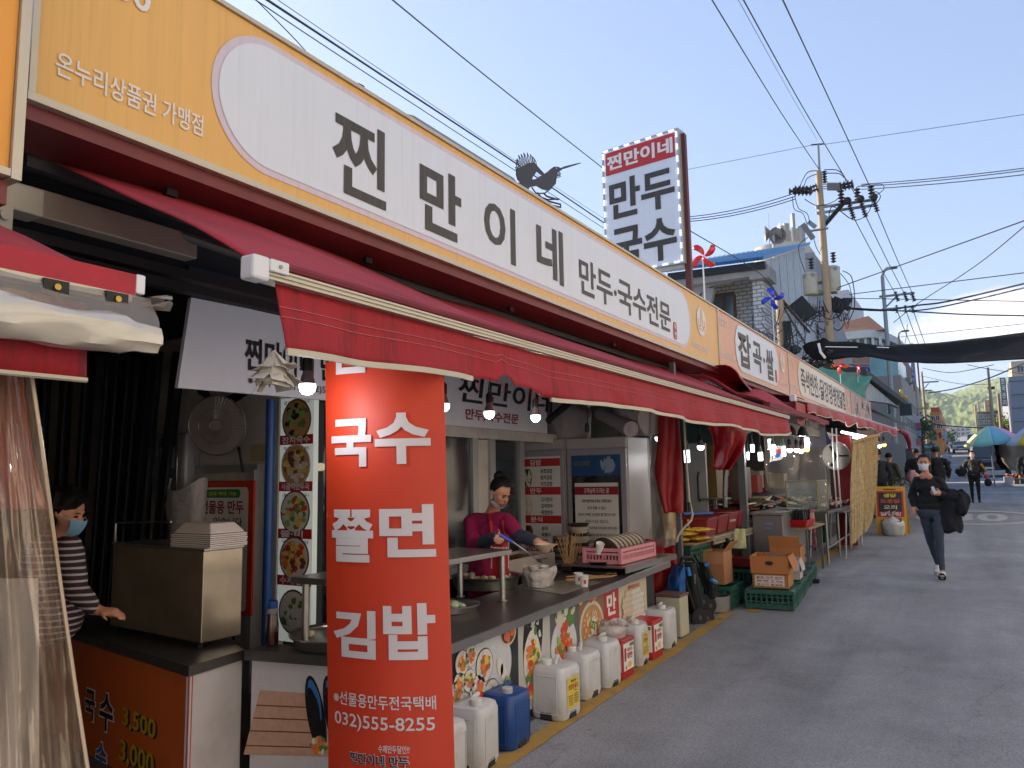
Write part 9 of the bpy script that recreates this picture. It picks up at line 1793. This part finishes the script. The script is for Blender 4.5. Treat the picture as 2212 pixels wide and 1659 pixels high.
def parasol(label, u, v, D, R_, cols, hp, tilt=.12, pole=True):
 c = PD(u, v, D); r = thing('parasol', label, 'parasol', (c.x, c.y, gz(c.y))); n = len(cols); ax = Vector((-.1,-tilt, 1)).normalized(); qn = Vector((0,0,1)).rotation_difference(ax)
 for k in range(n):
  def f(s, t, k=k): a = 2 * math.pi * (k + s) / n; rad = R_ * t; rad *= 1 - .03 * t * math.sin(math.pi * s); return c + qn @ Vector((rad * math.cos(a), rad * math.sin(a),-hp * t ** 1.7 - .03 * R_ * t * math.sin(math.pi * s)))
  q = MB(); q.sheet(f, 5,6); m = mat('parasol ' + cols[k], cols[k],.6, var=.05); m.node_tree.nodes['Principled BSDF'].inputs['Subsurface Weight'].default_value = 0; q.build('panel', m, r, smooth='all', solid=.01)
 q = MB(); q.cyl((c.x, c.y, gz(c.y)), c + ax * .12,.03, n=8); q.build('pole', m_steelg, r)
parasol('pastel rainbow parasol over the vendor right of the road', 2137,921,34,1.12,['#d8a0bc', '#8f8cc8', '#7074b8', '#e0d88a', '#e0e0a0', '#8ccfc0', '#7ab8c8', '#d8a0c0'],.72)  # panel colours paled to stand for light through the cloth
parasol('yellow, red and green parasol cut by the right edge', 2238,914,32,1.2,['#cfc02a', '#b8301c', '#cfc02a', '#2a8a4a', '#b0b8c8', '#cfc02a', '#b8301c', '#2a8a4a'],.75)
hang('brown_tarpaulin', 'brown tarpaulin wall hanging under the parasols at the right', [(2158,2240,948,34.5),(2160,2240,975,34.5),(2164,2240,998,34.3),(2176,2240,1012,34.1),(2194,2240,1020,34)], mat('brown canvas', '#7c6f5e', .85, var=.25, scale=1.2), 'tarpaulin', seed=2, wav=.15)
hang('black_tarpaulin', 'black tarpaulin strip beside the brown one under the rainbow parasol', [(2144,2162,950,34.7),(2146,2162,975,34.7),(2152,2170,998,34.5),(2166,2186,1014,34.3)], mat('black tarpaulin', '#15171b'), 'tarpaulin', seed=4, wav=.12)
def vbox(label, u0, u1, v0, v1, D, col): a, b = PD(u0, v0, D), PD(u1, v1, D); q = MB(); q.b2((a.x, a.y, b.z),(b.x, a.y + .4, a.z)); tag(q.build('produce_box', mat('box ' + col, col, .7, var=.15, scale=6), bevel=.02), label, 'box', 'boxes of the vendor at the right')
vbox('white foam box on the road under the brown tarpaulin', 2168,2189,1030,1047,35, '#c4c6c8'); vbox('brown carton right of the white foam box', 2191,2203,1033,1047,35, '#8a5c38'); vbox('green tub of fruit right of the brown carton', 2204,2218,1034,1047,35, '#3c5a34')
q = MB(); c = PD(2200,1030,35)
for k in range(60): q.ball(c + Vector((rnd.random() * .9 - .45, rnd.random() * .3, rnd.random() * .12)),.06,6)
tag(q.build('fruit', mat('orange fruit', '#a85a2a', .6, var=.5, scale=5), kind='stuff'), 'reddish fruit heaped on the boxes at the right', 'fruit')
bpy.data.scenes.remove(TS)
# roadside trees and signs of the far street
m_leaf = mat('leaf green', '#3f5a24', .8, var=.5, scale=2); m_leafy = mat('bright leaf', '#7a8a2a', .8, var=.4, scale=2); m_bark = mat('bark', '#4a3b2c', .9)
def tree(label, u, v, D, R_, m, n=420, seed=0):
 c = PD(u, v, D); z0 = gz(c.y); r = thing('street_tree', label, 'tree', (c.x, c.y, z0)); rr = random.Random(seed); q = MB(); q.tube([(c.x, c.y, z0),(c.x + .1, c.y, (z0 + c.z) / 2), c],.12, n=7, rs=[.16,.12,.05])
 for k in range(6): q.tube([(c.x, c.y, c.z - R_ * .6), c + Vector((rr.uniform(-1,1), rr.uniform(-1,1), rr.uniform(-.2,.8))) * R_ * .8],.03, n=4)
 q.build('trunk', m_bark, r); q = MB()
 for k in range(n):
  d = Vector((rr.gauss(0,.5), rr.gauss(0,.5), rr.gauss(0,.45))) * R_; w = .09 * R_ + .05; e1 = Vector((rr.uniform(-1,1), rr.uniform(-1,1), rr.uniform(-1,1))).normalized() * w; e2 = e1.orthogonal().normalized() * w * .7; q.add([c + d - e1, c + d + e2, c + d + e1, c + d - e2],[(0,1,2,3)])
 q.build('crown', m, r, kind='stuff')
for k, a in enumerate((('dull green street tree behind the rose shop boards', 1988,926,62,1.0, m_leaf),('leafy tree between the distant pole and the ochre building', 2006,945,95,1.6, m_leaf),('small dark tree before the pale apartment block', 2051,948,140,1.5, m_leaf),('bright yellow green bush left of the grey metal panel building', 2169,916,88,1.1, m_leafy),('green bush between the parasols and the white van', 2139,956,62,.9, m_leafy))): tree(*a, seed=k)
vsign('shop_board', 'green shop board low on the left of the far road', 2010,2021,936,952,78, '#3a7a5c'); vsign('shop_board', 'maroon shop board beside the green one', 2027,2034,934,946,88, '#7a3044'); vsign('shop_board', 'pale awning board over the left pavement of the far road', 1997,2024,962,967,70, '#8fb5c0')
# ===== AIR
q = MB(); q.b2((-900,-60,-4),(900,1600,190)); hz_o = q.build('haze', [], kind='stuff')
mh_ = bpy.data.materials.new('haze'); mh_.use_nodes = True; nh = mh_.node_tree; nh.nodes.clear(); ho = N(nh, 'ShaderNodeOutputMaterial'); hv = N(nh, 'ShaderNodeVolumePrincipled'); hv.inputs['Color'].default_value = (.82,.88,.95,1); hv.inputs['Density'].default_value = .0003; hv.inputs['Anisotropy'].default_value = .2
nh.links.new(hv.outputs[0], ho.inputs['Volume']); hz_o.data.materials.append(mh_); SC.cycles.volume_bounces = 0
